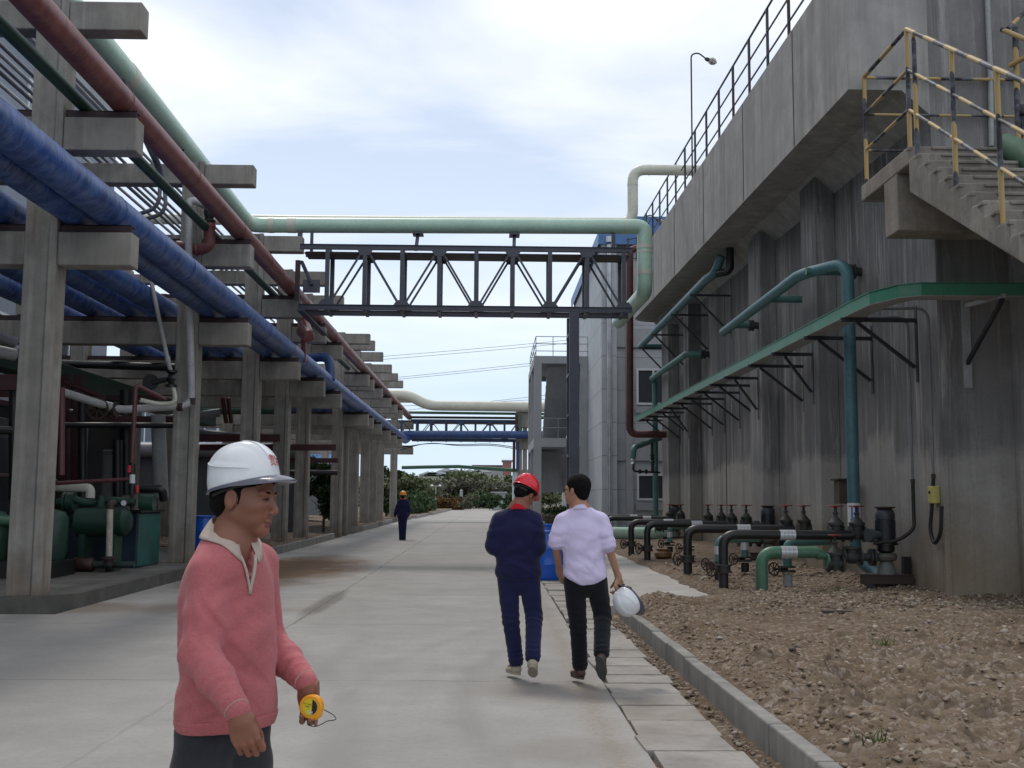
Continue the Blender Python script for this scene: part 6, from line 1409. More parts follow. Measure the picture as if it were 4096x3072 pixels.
def helmet(parent, c, fr, s, col, brimcol, name='helmet', grooves=True, peak=.055, strap=True, top_level=None, text=None, W=.108, Lh=.126, Ht=.142):
    r, f, u = fr; n, m = 56, 20
    def rim(t): return (W*math.sin(t), Lh*math.cos(t))
    def surf(t, q, off=0):
        # q 0 at rim .. 1 at crown; squarish dome profile
        a = q*math.pi/2; e = math.cos(a)**.82; h = Ht*math.sin(a)**.95; x, y = rim(t); x *= e; y *= e
        rd = 0
        if grooves:
            ax_ = abs(x); rd = .006*math.exp(-((ax_-.034)/.010)**2)*(0 if y < -.09 else 1)*(1 if q > .25 else q*4) ; rd += .007*math.exp(-(ax_/.028)**6)*min(1, max(0, (q-.12)*5))
            side = abs(h-(.062-.28*(y+.02)))  # swept crease on the flank
            rd += .006*math.exp(-(side/.007)**2)*(1 if -.115 < y < .055 else 0)
        nn = Vector((x/W**2, y/Lh**2, h/Ht**2+1e-5)).normalized()
        p = Vector((x, y, h))+nn*(rd+off); return c+(r*p.x+f*p.y+u*p.z)*s
    V = []; Fc = []
    for i in range(m+1):
        for k in range(n): V.append(surf(2*math.pi*k/n, i/m*.985))
    for i in range(m):
        for k in range(n): Fc.append((i*n+k, i*n+(k+1)%n, (i+1)*n+(k+1)%n, (i+1)*n+k))
    Fc.append(tuple(m*n+k for k in range(n)))
    b = MB(); b.add(V, Fc); o = b.build('shell', col, parent, smooth=False)
    for p in o.data.polygons: p.use_smooth = True
    sm = o.modifiers.new('solid', 'SOLIDIFY'); sm.thickness = .003*s; sm.offset = -1; ss = o.modifiers.new('sub', 'SUBSURF'); ss.levels = 1; ss.render_levels = 1
    b = MB(); V = []; Fc = []
    for k in range(n):
        t = 2*math.pi*k/n; cf = max(0, math.cos(t)); w = .007+peak*cf**2.2; x, y = rim(t); L_ = math.hypot(x, y); dx, dy = (x/L_, y/L_)
        for j, (e, z) in enumerate(((-.003,.004),(.3,.0005),(.7,-.006),(1,-.013),(1,-.017),(.6,-.0115),(.0,-.006),(-.006,-.002))):
            lift = .010*cf**2; p = Vector((x+dx*(w*e if e > 0 else e), y+dy*(w*e if e > 0 else e), z*(.6+cf)+lift*(1-e)*.0)); V.append(c+(r*p.x+f*p.y+u*p.z)*s)
    q = 8
    for k in range(n):
        for j in range(q): Fc.append((k*q+j, ((k+1)%n)*q+j, ((k+1)%n)*q+(j+1)%q, k*q+(j+1)%q))
    b.add(V, Fc); b.build('brim', brimcol, parent, smooth=True)
    if strap:
        b = MB(); V = [c+(r*(W-.012)*math.sin(t)+f*(Lh-.014)*math.cos(t)+u*(-.012-.010*max(0,-math.cos(t))))*s for t in [2*math.pi*k/32 for k in range(33)]]; b.tube(V, .006*s, 6)
        V = [c+(r*(W-.03)*math.sin(t)+f*(-(Lh-.025))*math.cos(t)-u*.04)*s for t in [(-1+k/8)*.9 for k in range(17)]]; b.tube(V, .010*s, 6)
        b.tube([c+(f*(-(Lh-.012))-u*.035)*s, c+(f*(-(Lh+.002))-u*.04)*s], .016*s, 12)
        b.build_split('suspension', M['rubber'], parent, smooth=True)
    if text:
        for sg in (1, -1):
            pth = [surf(sg*(2.75-1.75*k/14), .46-.30*(k/14)**.8, .001) for k in range(15)]; MB().tube(pth, [.0005+.0022*math.sin(math.pi*min(1,(k+1)/15)) for k in range(15)], 6).build('ridge', col, parent, smooth=True)
            pth = [surf(sg*(.30+.05*k/12), .30+.62*(k/12), .0008) for k in range(13)]; MB().tube(pth, .0022, 6).build('ridge', col, parent, smooth=True)
        cu = bpy.data.curves.new('lettering', 'FONT'); cu.body = text; cu.size = .040; cu.align_x = 'CENTER'; cu.extrude = 0; cu.space_character = 1.0; cu.offset = .0002
        to = bpy.data.objects.new('tmp', cu); COL.objects.link(to); dg = bpy.context.evaluated_depsgraph_get(); me = bpy.data.meshes.new_from_object(to.evaluated_get(dg)); bpy.data.objects.remove(to)
        import bmesh
        bm = bmesh.new(); bm.from_mesh(me)
        for vv in bm.verts:
            x, y = vv.co.x, vv.co.y; t = -(x+.004)/(W*1.06); q = (.034+y)/(Ht*1.42); vv.co = surf(t, q, .0012)
        off = parent_world(parent)
        for vv in bm.verts: vv.co -= off
        bm.to_mesh(me); bm.free(); me.materials.append(paint('red_lettering', (.5,.02,.03), .4, .1, 0, dirt=.2)); o = bpy.data.objects.new('lettering', me); COL.objects.link(o); o.parent = parent
    return surf
M['helm_white'] = paint('white_helmet_shell', (.68,.70,.72), .16, .03, 0, dirt=.05, scale=3, bump=.0); M['helm_red'] = paint('red_helmet_shell', (.62,.012,.03), .22, .05, 0, dirt=.05, bump=.0); M['helm_orange'] = paint('orange_helmet_shell', (.75,.27,.03), .3, .05, 0, dirt=.05, bump=0)
M['smoke'] = paint('smoked_grey_brim', (.10,.10,.13), .2, .15, 0, dirt=.1)
def person(label, group=None, loc=(0,0,0)):
    t = thing('person', label, 'person', loc, group); return t
U3 = Vector((0,0,1))
# ---------------------------------------------------------------- the man in pink (close, cropped by the frame)
pm = person('man in a pink sweater, beige collar and white safety helmet holding a yellow tape measure', None, (-.87, 3.76, 0))
fh = frame(R(90+13), R(-6)); Hc = Vector((-.8215, 3.76, 1.512)); be = R(90+44); rb, fb, ub = frame(be)
nb = Vector((-.862, 3.765, 1.36))
Rs, Re, Rw = at(842, 2296, 3.655), at(797, 2610, 3.57), at(950, 2842, 3.42)
Ls, Le, Lw = at(1030, 2262, 3.90), at(1072, 2560, 4.02), at(1226, 2728, 3.80)
hipR, hipL = Vector((-.922, 3.712, .78)), Vector((-.812, 3.822, .78)); kR, kL = hipR+Vector((.01,-.02,-.37)), hipL+Vector((.02,.01,-.37)); aR, aL = kR+Vector((-.01,.02,-.345)), kL+Vector((0,.02,-.345))
v = Vol((-1.22, 3.32, -.02), (-.56, 4.2, 1.72), .0041)
Lh_ = head(v, Hc, fh, 1.05, nb)
def T3(fr): r, f, u = fr; return np.array([[r[i], f[i], u[i]] for i in range(3)], dtype=np.float32)
MT = T3((rb, fb, ub)); ct = Vector((-.868, 3.765, 1.2))
v.ell(ct, (.14,.085,.17), MT, .05); v.ell(ct-U3*.22, (.13,.08,.17), MT, .06); v.ell(ct-U3*.38, (.13,.085,.12), MT, .06)
v.cone(nb, Rs, .06, .045, .05); v.cone(nb, Ls, .06, .045, .05)
chain(v, [Rs, Re, Rw], [.045,.036,.027], .02); chain(v, [Ls, Le, Lw], [.045,.036,.027], .02)
for a, b, c in ((hipR,kR,aR),(hipL,kL,aL)): chain(v, [a+U3*.0, b, c], [.07,.052,.038], .03); v.cone(c-U3*.03, c+Vector((.12,-.06,-.055)), .035, .03, .02)
# near hand: back of the hand to the camera, fingers curled under
hand(v, Rw+Vector((.004,-.004,-.012)), (.36,-.06,-.93), (-.12,.98,.05), (.92,.06,.36), 1.04, (.55,1.25,1.0), .0, (.93,.05,.62), .5)
# far hand: palm to the camera, wrapped round the tape
tp_c = at(1247, 2826, 3.745)
pal = at(1250, 2790, 3.805); Mp = np.array([[1,0,0],[0,0,1],[0,1,0]], dtype=np.float32)
v.cone(Lw, at(1240,2765,3.80), .027, .034, .03); v.cone(at(1222,2790,3.805), at(1222,2835,3.81), .020, .016, .02); v.cone(at(1280,2785,3.80), at(1284,2835,3.805), .020, .016, .02); v.ell(pal, (.046,.020,.052), None, .02); v.ell(at(1290,2765,3.78), (.018,.018,.03), None, .02)
for u_, vt, uu, k_ in ((1212,2866,1208,.9),(1236,2882,1240,1),(1261,2875,1266,1.05),(1284,2863,1290,1)):
    chain(v, [at(u_,2822,3.812), at(u_,2858,3.815), at(uu,2892-(6 if k_ < 1 or u_ == 1284 else 0),3.79), at(uu+1,2890-(8 if k_ < 1 or u_ == 1284 else 0),3.752), at(uu-2,vt,3.724)], [.011,.0105,.010,.0095,.008], .003)
chain(v, [at(1274,2748,3.79), at(1296,2768,3.765), at(1299,2802,3.738), at(1288,2830,3.716)], [.017,.0145,.012,.0095], .008)
bo = vol_obj(v, 'body', M['skin'], pm, None, 1)
bo.data.materials.append(M['lip'])
co = np.empty(len(bo.data.vertices)*3, dtype=np.float32); bo.data.vertices.foreach_get('co', co); co = co.reshape(-1,3)+np.array(parent_world(pm))
lc = np.stack([(co-np.array(Hc))@np.array(fh[0]), (co-np.array(Hc))@np.array(fh[1]), (co-np.array(Hc))@np.array(fh[2])], 1)/1.06
lipv = (np.abs(lc[:,0]) < .022) & (lc[:,1] > .078) & (lc[:,2] < -.062) & (lc[:,2] > -.081)
for p in bo.data.polygons:
    if all(lipv[i] for i in p.vertices): p.material_index = 1
# eyes, brows
def Lp(x, y, z): return Lh_(x, y, z)
for i in (-1, 1):
    MB().lathe(Lp(i*.030,.0765,.0035), [(.002,-.0125),(.009,-.009),(.0125,0),(.009,.009),(.002,.0125)], 14, fh[1]).build('eye', M['eyew'], pm, smooth=True)
    MB().disc(Lp(i*.0305,.0893,.0025), fh[1], .0042, .002, 10).build('iris', M['eye'], pm)
    MB().tube([Lp(i*.0165,.0895,.0015), Lp(i*.024,.0925,.0060), Lp(i*.034,.0915,.0062), Lp(i*.0455,.083,.0020)], [.0012,.0022,.0022,.0012], 6).build('eyelid', M['eye'], pm, smooth=True)
    MB().tube([Lp(i*.014,.0925,.021), Lp(i*.027,.0945,.0255), Lp(i*.040,.088,.0245), Lp(i*.050,.077,.019)], [.0018,.0034,.003,.0012], 6).build('eyebrow', M['hair'], pm, smooth=True)
MB().tube([Lp(-.022,.083,-.0712), Lp(-.010,.0925,-.0702), Lp(0,.0945,-.0708), Lp(.010,.0925,-.0702), Lp(.022,.083,-.0712)], .0014, 6).build('mouth_line', M['lip'], pm, smooth=True)
# hair: cap of hair cut away from the face
hv = Vol((-1.0, 3.6, 1.38), (-.66, 3.93, 1.70), .004); M3h = T3(fh)
hv.ell(Lp(0,-.017,.045), (.0815*1.06,.101*1.06,.083*1.06), M3h, .01); hv.ell(Lp(0,-.055,-.018), (.062*1.06,.055*1.06,.06*1.06), M3h, .03)
for i in (-1,1): hv.ell(Lp(i*.071,.012,.0), (.010,.013,.026), M3h, .012)
r_, f_, u_ = fh
hv.ell(Lp(0,.10,-.012), (.105,.075,.072), M3h, .01, 'sub')
for i in (-1,1): hv.ell(Lp(i*.085,-.006,-.012), (.022,.022,.036), M3h, .006, 'sub')
hv.cut(Lp(0,.085,.0), f_)
vol_obj(hv, 'hair', M['hair'], pm, wrinkles(.0025, 60), 1)
# sweater
def fold(a, b, rad, wl, am): d = (Vector(b)-Vector(a)).normalized(); return (a, tuple(d), rad, wl, am)
sv = Vol((-1.30, 3.2, .70), (-.55, 4.3, 1.50), .005)
sv.ell(ct+Vector((0,0,-.02)), (.172,.118,.20), MT, .05); sv.ell(ct-U3*.20+fb*.012+Vector((.004,0,0)), (.163,.128,.19), MT, .07); sv.ell(ct-U3*.38+Vector((.004,0,0))+fb*.01, (.173,.138,.15), MT, .06)
nbk = nb-U3*.018-fb*.030; sv.cone(nbk, Rs+U3*.008, .072, .060, .05); sv.cone(nbk, Ls+U3*.008, .072, .060, .05); sv.cone(nb-U3*.08+fb*.02, ct+U3*.05, .08, .10, .05)
chain(sv, [Rs, Rs.lerp(Re,.5), Re, Re.lerp(Rw,.45), Rw+(Re-Rw)*.12], [.058,.062,.060,.053,.043], .03); chain(sv, [Ls, Le, Le.lerp(Lw,.45), Lw+(Le-Lw)*.12], [.068,.058,.052,.041], .03)
sv.cone(Rw+(Re-Rw)*.20, Rw+(Re-Rw)*.0, .041, .038, .008); sv.cone(Lw+(Le-Lw)*.20, Lw+(Le-Lw)*.0, .041, .038, .008)
sv.cut((-.88,3.76,.768), (.03,.0,-1)); sv.cone(nb+U3*.0-fb*.012, nb+U3*.14-fb*.03, .056, .085, .006, 'sub')
# open neck
for k in range(5): sv.cone(nb+fb*.055+U3*(.03-.032*k), nb+fb*(.17)+U3*(.0-.032*k), .040-.0085*k, .040-.0085*k, .008, 'sub')
ribv = sv.copy(.0035); ribv.cut((-.88,3.76,.806), (-.03,0,1)); ribv.cut((-.88,3.76,.764), (.03,0,-1))
pink = clothmat('pink_knit', (.41,.115,.125), .2, 420, .95, (.60,.26,.27), .5)
so_ = vol_obj(sv, 'sweater', pink, pm, wrinkles(.006, 6, [fold(tuple(Re+Vector((.02,0,-.02))), tuple(Rw), .11, .06, .003), fold(tuple(Re.lerp(Rw,.55)), tuple(Rw), .08, .04, .002), fold(tuple(Rs+Vector((.03,0,-.1))), (Rs.x+1, Rs.y, Rs.z-1.2), .10, .06, .004), fold(tuple(Le.lerp(Lw,.5)), tuple(Lw), .12, .045, .003), fold((ct.x+.03, ct.y-.12, .92), (ct.x+1, ct.y, 1.9), .14, .09, .005), fold((ct.x+.10, ct.y-.08, 1.08), (ct.x+1, ct.y, .1), .12, .10, .004), fold((ct.x-.02, ct.y-.13, .86), (ct.x+.5, ct.y, .2), .12, .05, .0035), fold((Re.x+.05, Re.y-.03, Re.z+.1), (Re.x+1, Re.y, Re.z+.5), .08, .06, .004)], 3), 1)
cream_trim = clothmat('beige_trim', (.42,.34,.29), .2, 300)
# cuffs, hem rib
rib = clothmat('pink_rib', (.40,.10,.11), .3, 500, .95, (.58,.27,.27))
for (a, b, nm) in ((Rw+(Re-Rw)*.02, Rw+(Re-Rw)*.24, 'cuff'), (Lw+(Le-Lw)*.02, Lw+(Le-Lw)*.24, 'cuff')):
    d = (b-a).normalized(); L_ = (b-a).length
    MB().lathe(a, [(.0375,0),(.0405,.001),(.042,.02),(.0435,L_*.7),(.047,L_)], 28, d).build(nm, rib, pm, smooth=True); MB().torus(a, d, .0385, .0018, 28, 6).build('cuff_edge', cream_trim, pm, smooth=True)
sv2 = vol_obj(ribv, 'hem_rib', rib, pm, wrinkles(.004, 6, (), 3), 1)
# collar: folded band round the neck
def collar(parent, nbase, fr, mat, s=1.0, gap=.32, top=(.060,.070), hz=(.012,.075), drop=(.045,.075), bulge=1.0, out=(.105,.118), tilt=0):
    r, f, u = fr; n = 40; V = []; Fc = []; rows = 6
    for i in range(n+1):
        t = gap+(2*math.pi-2*gap)*i/n; cb = (1-math.cos(t))/2   # 0 front, 1 back
        zt = hz[0]+(hz[1]-hz[0])*cb; dr = drop[1]+(drop[0]-drop[1])*cb; dirv = r*math.sin(t)+f*math.cos(t)
        tip = max(0, 1-min(t-gap, 2*math.pi-gap-t)/.5)
        for j in range(rows):
            q = j/(rows-1)
            if j == 0: rad, z = top[0], zt-.012
            else: w = (j-1)/(rows-2); rad = top[1]+(out[0]+(out[1]-out[0])*(1-cb)-top[1])*w**.9; z = zt+.004-dr*w*(1+.35*tip)
            V.append(nbase+(dirv*rad*bulge+u*z+f*.008)*s)
    for i in range(n):
        for j in range(rows-1): Fc.append((i*rows+j, i*rows+j+1, (i+1)*rows+j+1, (i+1)*rows+j))
    o = MB().add(V, Fc).build('collar', mat, parent, smooth=True); sm = o.modifiers.new('solid', 'SOLIDIFY'); sm.thickness = .0035*s; sm.offset = 0; return o
def sdf_at(vol, p):
    q = [(p[i]-vol.lo[i])/vol.h for i in range(3)]; i0 = [min(max(int(math.floor(q[i])),0),int(vol.n[i])-2) for i in range(3)]; f = [q[i]-i0[i] for i in range(3)]; r = 0
    for dx in (0,1):
        for dy in (0,1):
            for dz in (0,1): r += float(vol.a[i0[0]+dx,i0[1]+dy,i0[2]+dz])*(f[0] if dx else 1-f[0])*(f[1] if dy else 1-f[1])*(f[2] if dz else 1-f[2])
    return r
def drape(vol, p, d, gap=.004):
    p = Vector(p); d = Vector(d).normalized()*.0015
    for _ in range(80):
        if sdf_at(vol, p) >= gap: break
        p = p+d
    return p
V = []; Fc = []; nC, rC = 48, 7; gapC = .30
for i in range(nC+1):
    t = gapC+(2*math.pi-2*gapC)*i/nC; cb = (1-math.cos(t))/2; dirv = rb*math.sin(t)+fb*math.cos(t); tip = max(0, 1-min(t-gapC, 2*math.pi-gapC-t)/.55)
    topz = 1.382+.068*cb; cen = Vector((nb.x+.004, nb.y, 0))-fb*.018*cb
    for j in range(rC):
        w = max(0, (j-1)/(rC-2)); rad = (.058 if j == 0 else .063+.036*w+.014*tip*w); z = topz-(.012 if j == 0 else 0)-(.055+.030*tip)*w*w**.2
        P0 = cen+dirv*rad+U3*z
        if j >= 2: P0 = drape(sv, P0, dirv*.35+U3*.9, .004)
        V.append(P0)
for i in range(nC):
    for j in range(rC-1): Fc.append((i*rC+j, i*rC+j+1, (i+1)*rC+j+1, (i+1)*rC+j))
o = MB().add(V, Fc).build('collar', cream_trim, pm, smooth=True); sm = o.modifiers.new('solid', 'SOLIDIFY'); sm.thickness = .004; sm.offset = 0
# placket: edges of the neck slit laid on the chest
for sgn in (-1, 1):
    pz = [drape(sv, nb+fb*.05+U3*(-.035-.125*q)+rb*sgn*(.032*(1-q)**1.2+.0035), fb, .003) for q in [k/9 for k in range(10)]]
    m = MB(); V = []
    for k, p in enumerate(pz): V += [p+fb*.003, p+rb*sgn*-.0075+fb*.001, p+rb*sgn*-.0085-fb*.006]
    m.add(V, [(3*i+j, 3*i+j+1, 3*i+j+4, 3*i+j+3) for i in range(9) for j in range(2)]); o = m.build('placket_edge', cream_trim, pm, smooth=True); sm = o.modifiers.new('solid', 'SOLIDIFY'); sm.thickness = .004; sm.offset = 0
# trousers and shoes
tv = Vol((-1.28, 3.3, .04), (-.55, 4.2, .86), .006)
tv.ell(ct-U3*.43+Vector((.002,0,0)), (.150,.108,.13), MT, .05)
for a, b, c in ((hipR,kR,aR),(hipL,kL,aL)): chain(tv, [a-U3*.02, a-U3*.15, b, c], [.086,.092,.076,.066], .03)
tv.cut((0,0,.81), (0,0,1)); tv.cut((0,0,.065), (0,0,-1))
grey_trouser = clothmat('charcoal_trousers', (.026,.027,.032), .25, 260)
vol_obj(tv, 'trousers', grey_trouser, pm, wrinkles(.004, 7, [fold(tuple(hipR+Vector((.06,-.05,-.03))), (hipR.x+1,hipR.y,hipR.z-.6), .09, .05, .003)], 9), 1)
def shoe(parent, a, d, mat, s=1.0, sole=None, pitch=0, name='shoe'):
    # a: ankle point, d: toe direction (horizontal), pitch: heel raised
    d = Vector(d).normalized(); sd = d.cross(U3).normalized(); q = Matrix.Rotation(-pitch, 3, sd); f = q@d; u = q@U3
    lo = Vector(a)-Vector((.22,.22,.22)); hi = Vector(a)+Vector((.22,.22,.12)); v = Vol(lo, hi, .007); M3 = np.array([[sd[i], f[i], u[i]] for i in range(3)], dtype=np.float32)
    A = Vector(a); v.ell(A+(f*.02-u*.045)*s, (.042*s,.07*s,.035*s), M3, .03); v.ell(A+(f*.11-u*.055)*s, (.044*s,.07*s,.026*s), M3, .03); v.cone(A+u*.005*s, A-(u*.04)*s, .040*s, .042*s, .02); v.cut(A-u*.078*s, -u)
    o = vol_obj(v, name, mat, parent, None, 1)
    m = MB(); P_ = []
    for k in range(24): t = 2*math.pi*k/24; x = .043*math.cos(t)*(1 if math.sin(t) > 0 else .9); y = .062+.128*math.sin(t); P_.append((x, y))
    top = [A+(sd*x+f*y-u*.066)*s for x, y in P_]; bot = [A+(sd*x+f*y-u*.084)*s for x, y in P_]
    m.add(top+bot, [tuple(range(24)), tuple(range(47,23,-1))]+[(i,(i+1)%24,24+(i+1)%24,24+i) for i in range(24)]); so = m.build('sole', sole or M['rubber'], o if False else parent, smooth=True); return o
shoe(pm, aR+Vector((0,0,.015)), (.85,-.5,0), M['rubber'], 1.0); shoe(pm, aL+Vector((0,0,.015)), (.85,-.5,0), M['rubber'], 1.0)
# helmet: tagged as a part the man wears (its own thing on his head)
fhh = frame(R(90+13), R(12)); hc = Hc+Vector((-.0045,0,.057)) 
ht = thing('safety_helmet', 'white safety helmet with grey peak and red lettering worn by the man in pink', 'helmet', hc)
surf = helmet(ht, hc-fhh[2]*.012, fhh, 1.0, M['helm_white'], M['smoke'], text='贵宾', W=.106, Lh=.124, Ht=.136, peak=.047)
# tape measure in his far hand
tm = thing('tape_measure', 'round yellow tape measure with a black cord held by the man in pink', 'tape measure', tp_c)
n_ = Vector((-.18,-.98,.05)).normalized(); ex = Vector((.9,-.15,-.38)); ex = (ex-n_*ex.dot(n_)).normalized(); ey = n_.cross(ex)
poly = []
for k in range(30):
    t = 2*math.pi*k/30; rr = .0385; x, y = rr*math.cos(t), rr*math.sin(t)
    if -.1 < math.cos(t) and math.sin(t)*1 < -.0: x = min(.041, x*1.12+.002); y = max(-.037, y*1.15)
    poly.append((x, y))
m = MB(); d_ = .016
def loop(k, o): return [tp_c+ex*x*k+ey*y*k+n_*o for x, y in poly]
rings = [loop(.90,-d_), loop(1,-d_+.004), loop(1,d_-.004), loop(.90,d_)]; n = 30
m.add(sum(rings, []), [(j*n+i, j*n+(i+1)%n, (j+1)*n+(i+1)%n, (j+1)*n+i) for j in range(3) for i in range(n)]+[tuple(range(n-1,-1,-1)), tuple(3*n+i for i in range(n))])
yl = paint('yellow_plastic', (.78,.33,.01), .35, .05, 0, dirt=.1); m.build('case', yl, tm, smooth=True)
MB().disc(tp_c+n_*(d_+.0006)+ex*.0, n_, .026, .0012, 28).build('face_label', paint('label_yellow', (.62,.50,.02), .4, .08, 0, dirt=.1), tm, smooth=True)
m = MB(); q = [tp_c+n_*(d_+.0018)+ex*.025*math.cos(t)+ey*.025*math.sin(t) for t in [-.95+k/14*2.6 for k in range(15)]]; m.add(q, [tuple(range(15))]); m.build('black_panel', M['black'], tm)
def flat_text(body, size, o, ax_, ay_, mat, parent, name='lettering'):
    cu = bpy.data.curves.new(name, 'FONT'); cu.body = body; cu.size = size; cu.align_x = 'CENTER'
    to = bpy.data.objects.new('tmp', cu); COL.objects.link(to); dg = bpy.context.evaluated_depsgraph_get(); me = bpy.data.meshes.new_from_object(to.evaluated_get(dg)); bpy.data.objects.remove(to)
    off = parent_world(parent)
    for vv in me.vertices: vv.co = Vector(o)+ax_*vv.co.x+ay_*vv.co.y-off
    me.materials.append(mat); ob = bpy.data.objects.new(name, me); COL.objects.link(ob); ob.parent = parent
tx = Vector((.95,-.15,-.2)); tx = (tx-n_*tx.dot(n_)).normalized(); ty = n_.cross(tx)
flat_text('5M', .015, tp_c+n_*(d_+.003)-ty*.021+tx*.004, tx, ty, M['helm_white'], tm)
for k, s_ in enumerate(('5m x 19mm','TAPE')): flat_text(s_, .0065, tp_c+n_*(d_+.003)+ty*(.006-.008*k)-tx*.010, tx, ty, M['black'], tm)
m = MB(); cp = [at(1232,2868,3.74), at(1228,2890,3.735), at(1242,2905,3.735), at(1265,2907,3.74), at(1290,2895,3.75), at(1312,2882,3.76), at(1338,2881,3.76), at(1346,2875,3.76), at(1335,2860,3.765), at(1314,2848,3.77), at(1290,2836,3.76)]
sm_ = []
for i in range(len(cp)-1):
    for k in range(4): sm_.append(cp[i].lerp(cp[i+1], k/4))
for _ in range(3): sm_ = [sm_[0]]+[(sm_[i-1]+sm_[i]*2+sm_[i+1])/4 for i in range(1,len(sm_)-1)]+[sm_[-1]]
m.tube(sm_, .0016, 6).build('wrist_cord', M['rubber'], tm, smooth=True)
# ---------------------------------------------------------------- walking men seen from behind
def walker(label, Y, hc, hyaw, hpitch, hroll, neck, sh, el, wr, hips, knees, ankles, toes, hem, top_mat, trouser_mat, shoe_mat, skin, hair=True, helm=None, h=.008, sleeve=None, collar_mat=None, sc_=1.0, hands=None, loose=1.0, sole=None, byaw=0, pitches=(0,0), shirttail=0):
    root = person(label, None, (neck.x, Y, ground(Y)))
    allp = [hc, neck]+list(sh)+list(el)+list(wr)+list(hips)+list(knees)+list(ankles)+list(toes)
    lo = Vector([min(p[i] for p in allp)-.22 for i in range(3)]); hi = Vector([max(p[i] for p in allp)+.22 for i in range(3)])
    fr = frame(hyaw, hpitch, hroll); frb = frame(byaw); MTb = T3(frb); v = Vol(lo, hi, h*.9); head(v, hc, fr, sc_, neck)
    ch = (Vector(sh[0])+Vector(sh[1]))/2; pel = (Vector(hips[0])+Vector(hips[1]))/2
    v.ell(ch.lerp(pel,.25), (.15,.09,.18), MTb, .05); v.ell(ch.lerp(pel,.7), (.135,.09,.17), MTb, .05); v.ell(pel, (.145,.10,.1), MTb, .05)
    for i in (0,1):
        v.cone(neck, sh[i], .055, .045, .05); chain(v, [sh[i], el[i], wr[i]], [.043,.037,.026], .02); chain(v, [hips[i], knees[i], ankles[i]], [.075,.052,.038], .03); v.cone(ankles[i], toes[i], .035, .028, .02)
        d, n_, th = hands[i]; hand(v, wr[i], d, n_, th, 1.05, (.6,.9,.7), .05, (.8,.5,.3), .3)
    vol_obj(v, 'body', skin, root, None, 1)
    if hair:
        L_ = lambda x, y, z: hc+(fr[0]*x+fr[1]*y+fr[2]*z)*sc_
        hv = Vol(hc-Vector((.16,.16,.16)), hc+Vector((.16,.16,.18)), .006); M3 = T3(fr); k = 1.0 if helm else 1.06
        hv.ell(L_(0,-.020,.050), (.083*k*sc_,.103*k*sc_,.090*k*sc_), M3, .01); hv.ell(L_(0,-.062,-.018), (.064*sc_,.05*sc_,.062*sc_), M3, .03)
        for i in (-1,1): hv.ell(L_(i*.074,.014,.004), (.010,.013,.026), M3, .012)
        hv.ell(L_(0,.105,-.014), (.105,.075,.078), M3, .01, 'sub')
        for i in (-1,1): hv.ell(L_(i*.087,-.006,-.014), (.022,.020,.036), M3, .006, 'sub')
        vol_obj(hv, 'hair', M['hair'], root, wrinkles(.004, 45), 1)
    # upper garment
    gv = Vol(lo, hi, h); lw = loose
    up = Vector((0,0,1)); g0 = ch.lerp(pel,.24); g1 = ch.lerp(pel,.62); g2 = Vector((pel.x, pel.y, hem+.06))
    gv.ell(g0, (.185*lw,.118*lw,.19), MTb, .06); gv.ell(g1, (.172*lw,.118*lw,.19), MTb, .07); gv.ell(g2, (.180*lw,.125*lw,.13), MTb, .06)
    for i in (0,1):
        gv.cone(neck-up*.025, Vector(sh[i])+up*.0, .064, .058, .05); e = Vector(el[i]); w = Vector(wr[i]); s0 = Vector(sh[i])
        if sleeve == 'short': chain(gv, [s0, s0.lerp(e,.5), e.lerp(s0,.02)], [.060,.066,.064], .04)
        else: chain(gv, [s0, s0.lerp(e,.5), e, e.lerp(w,.6), w], [.058*lw,.064*lw,.063*lw,.054*lw,.045], .04)
    for i in (0,1):
        if sleeve == 'short': e = Vector(el[i]); d = (Vector(el[i])-Vector(sh[i])).normalized(); gv.cone(e-d*.03, e+d*.0, .068, .066, .01)
    if shirttail: gv.cutfn(pel.x, pel.y, hem-.015, shirttail)
    else: gv.cut((pel.x, pel.y, hem), (0,0,-1))
    fl = []
    for i in (0,1): fl += [fold(tuple(el[i]), tuple(wr[i]), .10, .06, .004), fold(tuple(Vector(sh[i]).lerp(Vector(el[i]),.35)), tuple(pel), .12, .10, .005)]
    fl += [fold((ch.x+.02, ch.y-.1, ch.z-.3), (ch.x+.6, ch.y, ch.z-1.2), .22, .15, .006), fold((pel.x-.05, pel.y-.1, hem+.1), (pel.x+.45, pel.y, hem+1), .2, .12, .005)]
    go = vol_obj(gv, 'jacket' if sleeve != 'short' else 'shirt', top_mat, root, wrinkles(.006, 4, fl, int(Y*3)), 1)
    # trousers
    tv = Vol(lo, hi, h); tv.ell(pel, (.155,.115,.12), MTb, .05)
    for i in (0,1): hp, kn, an = Vector(hips[i]), Vector(knees[i]), Vector(ankles[i]); an = an+(kn-an).normalized()*.032; chain(tv, [hp+Vector((0,0,.02)), hp.lerp(kn,.5), kn, kn.lerp(an,.5), an], [.094,.083,.074,.067,.066], .012)
    tv.cut((0,0,hem+.1), (0,0,1)); 
    fl = [fold(tuple(knees[i]), tuple(ankles[i]), .12, .06, .005) for i in (0,1)]+[fold(tuple(Vector(ankles[i])+Vector((0,0,.05))), tuple(ankles[i]), .09, .04, .005) for i in (0,1)]
    vol_obj(tv, 'trousers', trouser_mat, root, wrinkles(.004, 5, fl, int(Y*5)), 1)
    for i in (0,1): shoe(root, Vector(ankles[i])+Vector((0,0,.0)), Vector(toes[i])-Vector(ankles[i])-U3*(Vector(toes[i])-Vector(ankles[i])).z, shoe_mat, 1.0, sole, pitches[i])
    if collar_mat: collar(root, Vector(neck)+Vector((0,-.006,-.006)), frb, collar_mat, 1.0, .4, (.062,.069), (.0,.040), (.05,.066), 1.0, (.088,.088))
    return root, fr
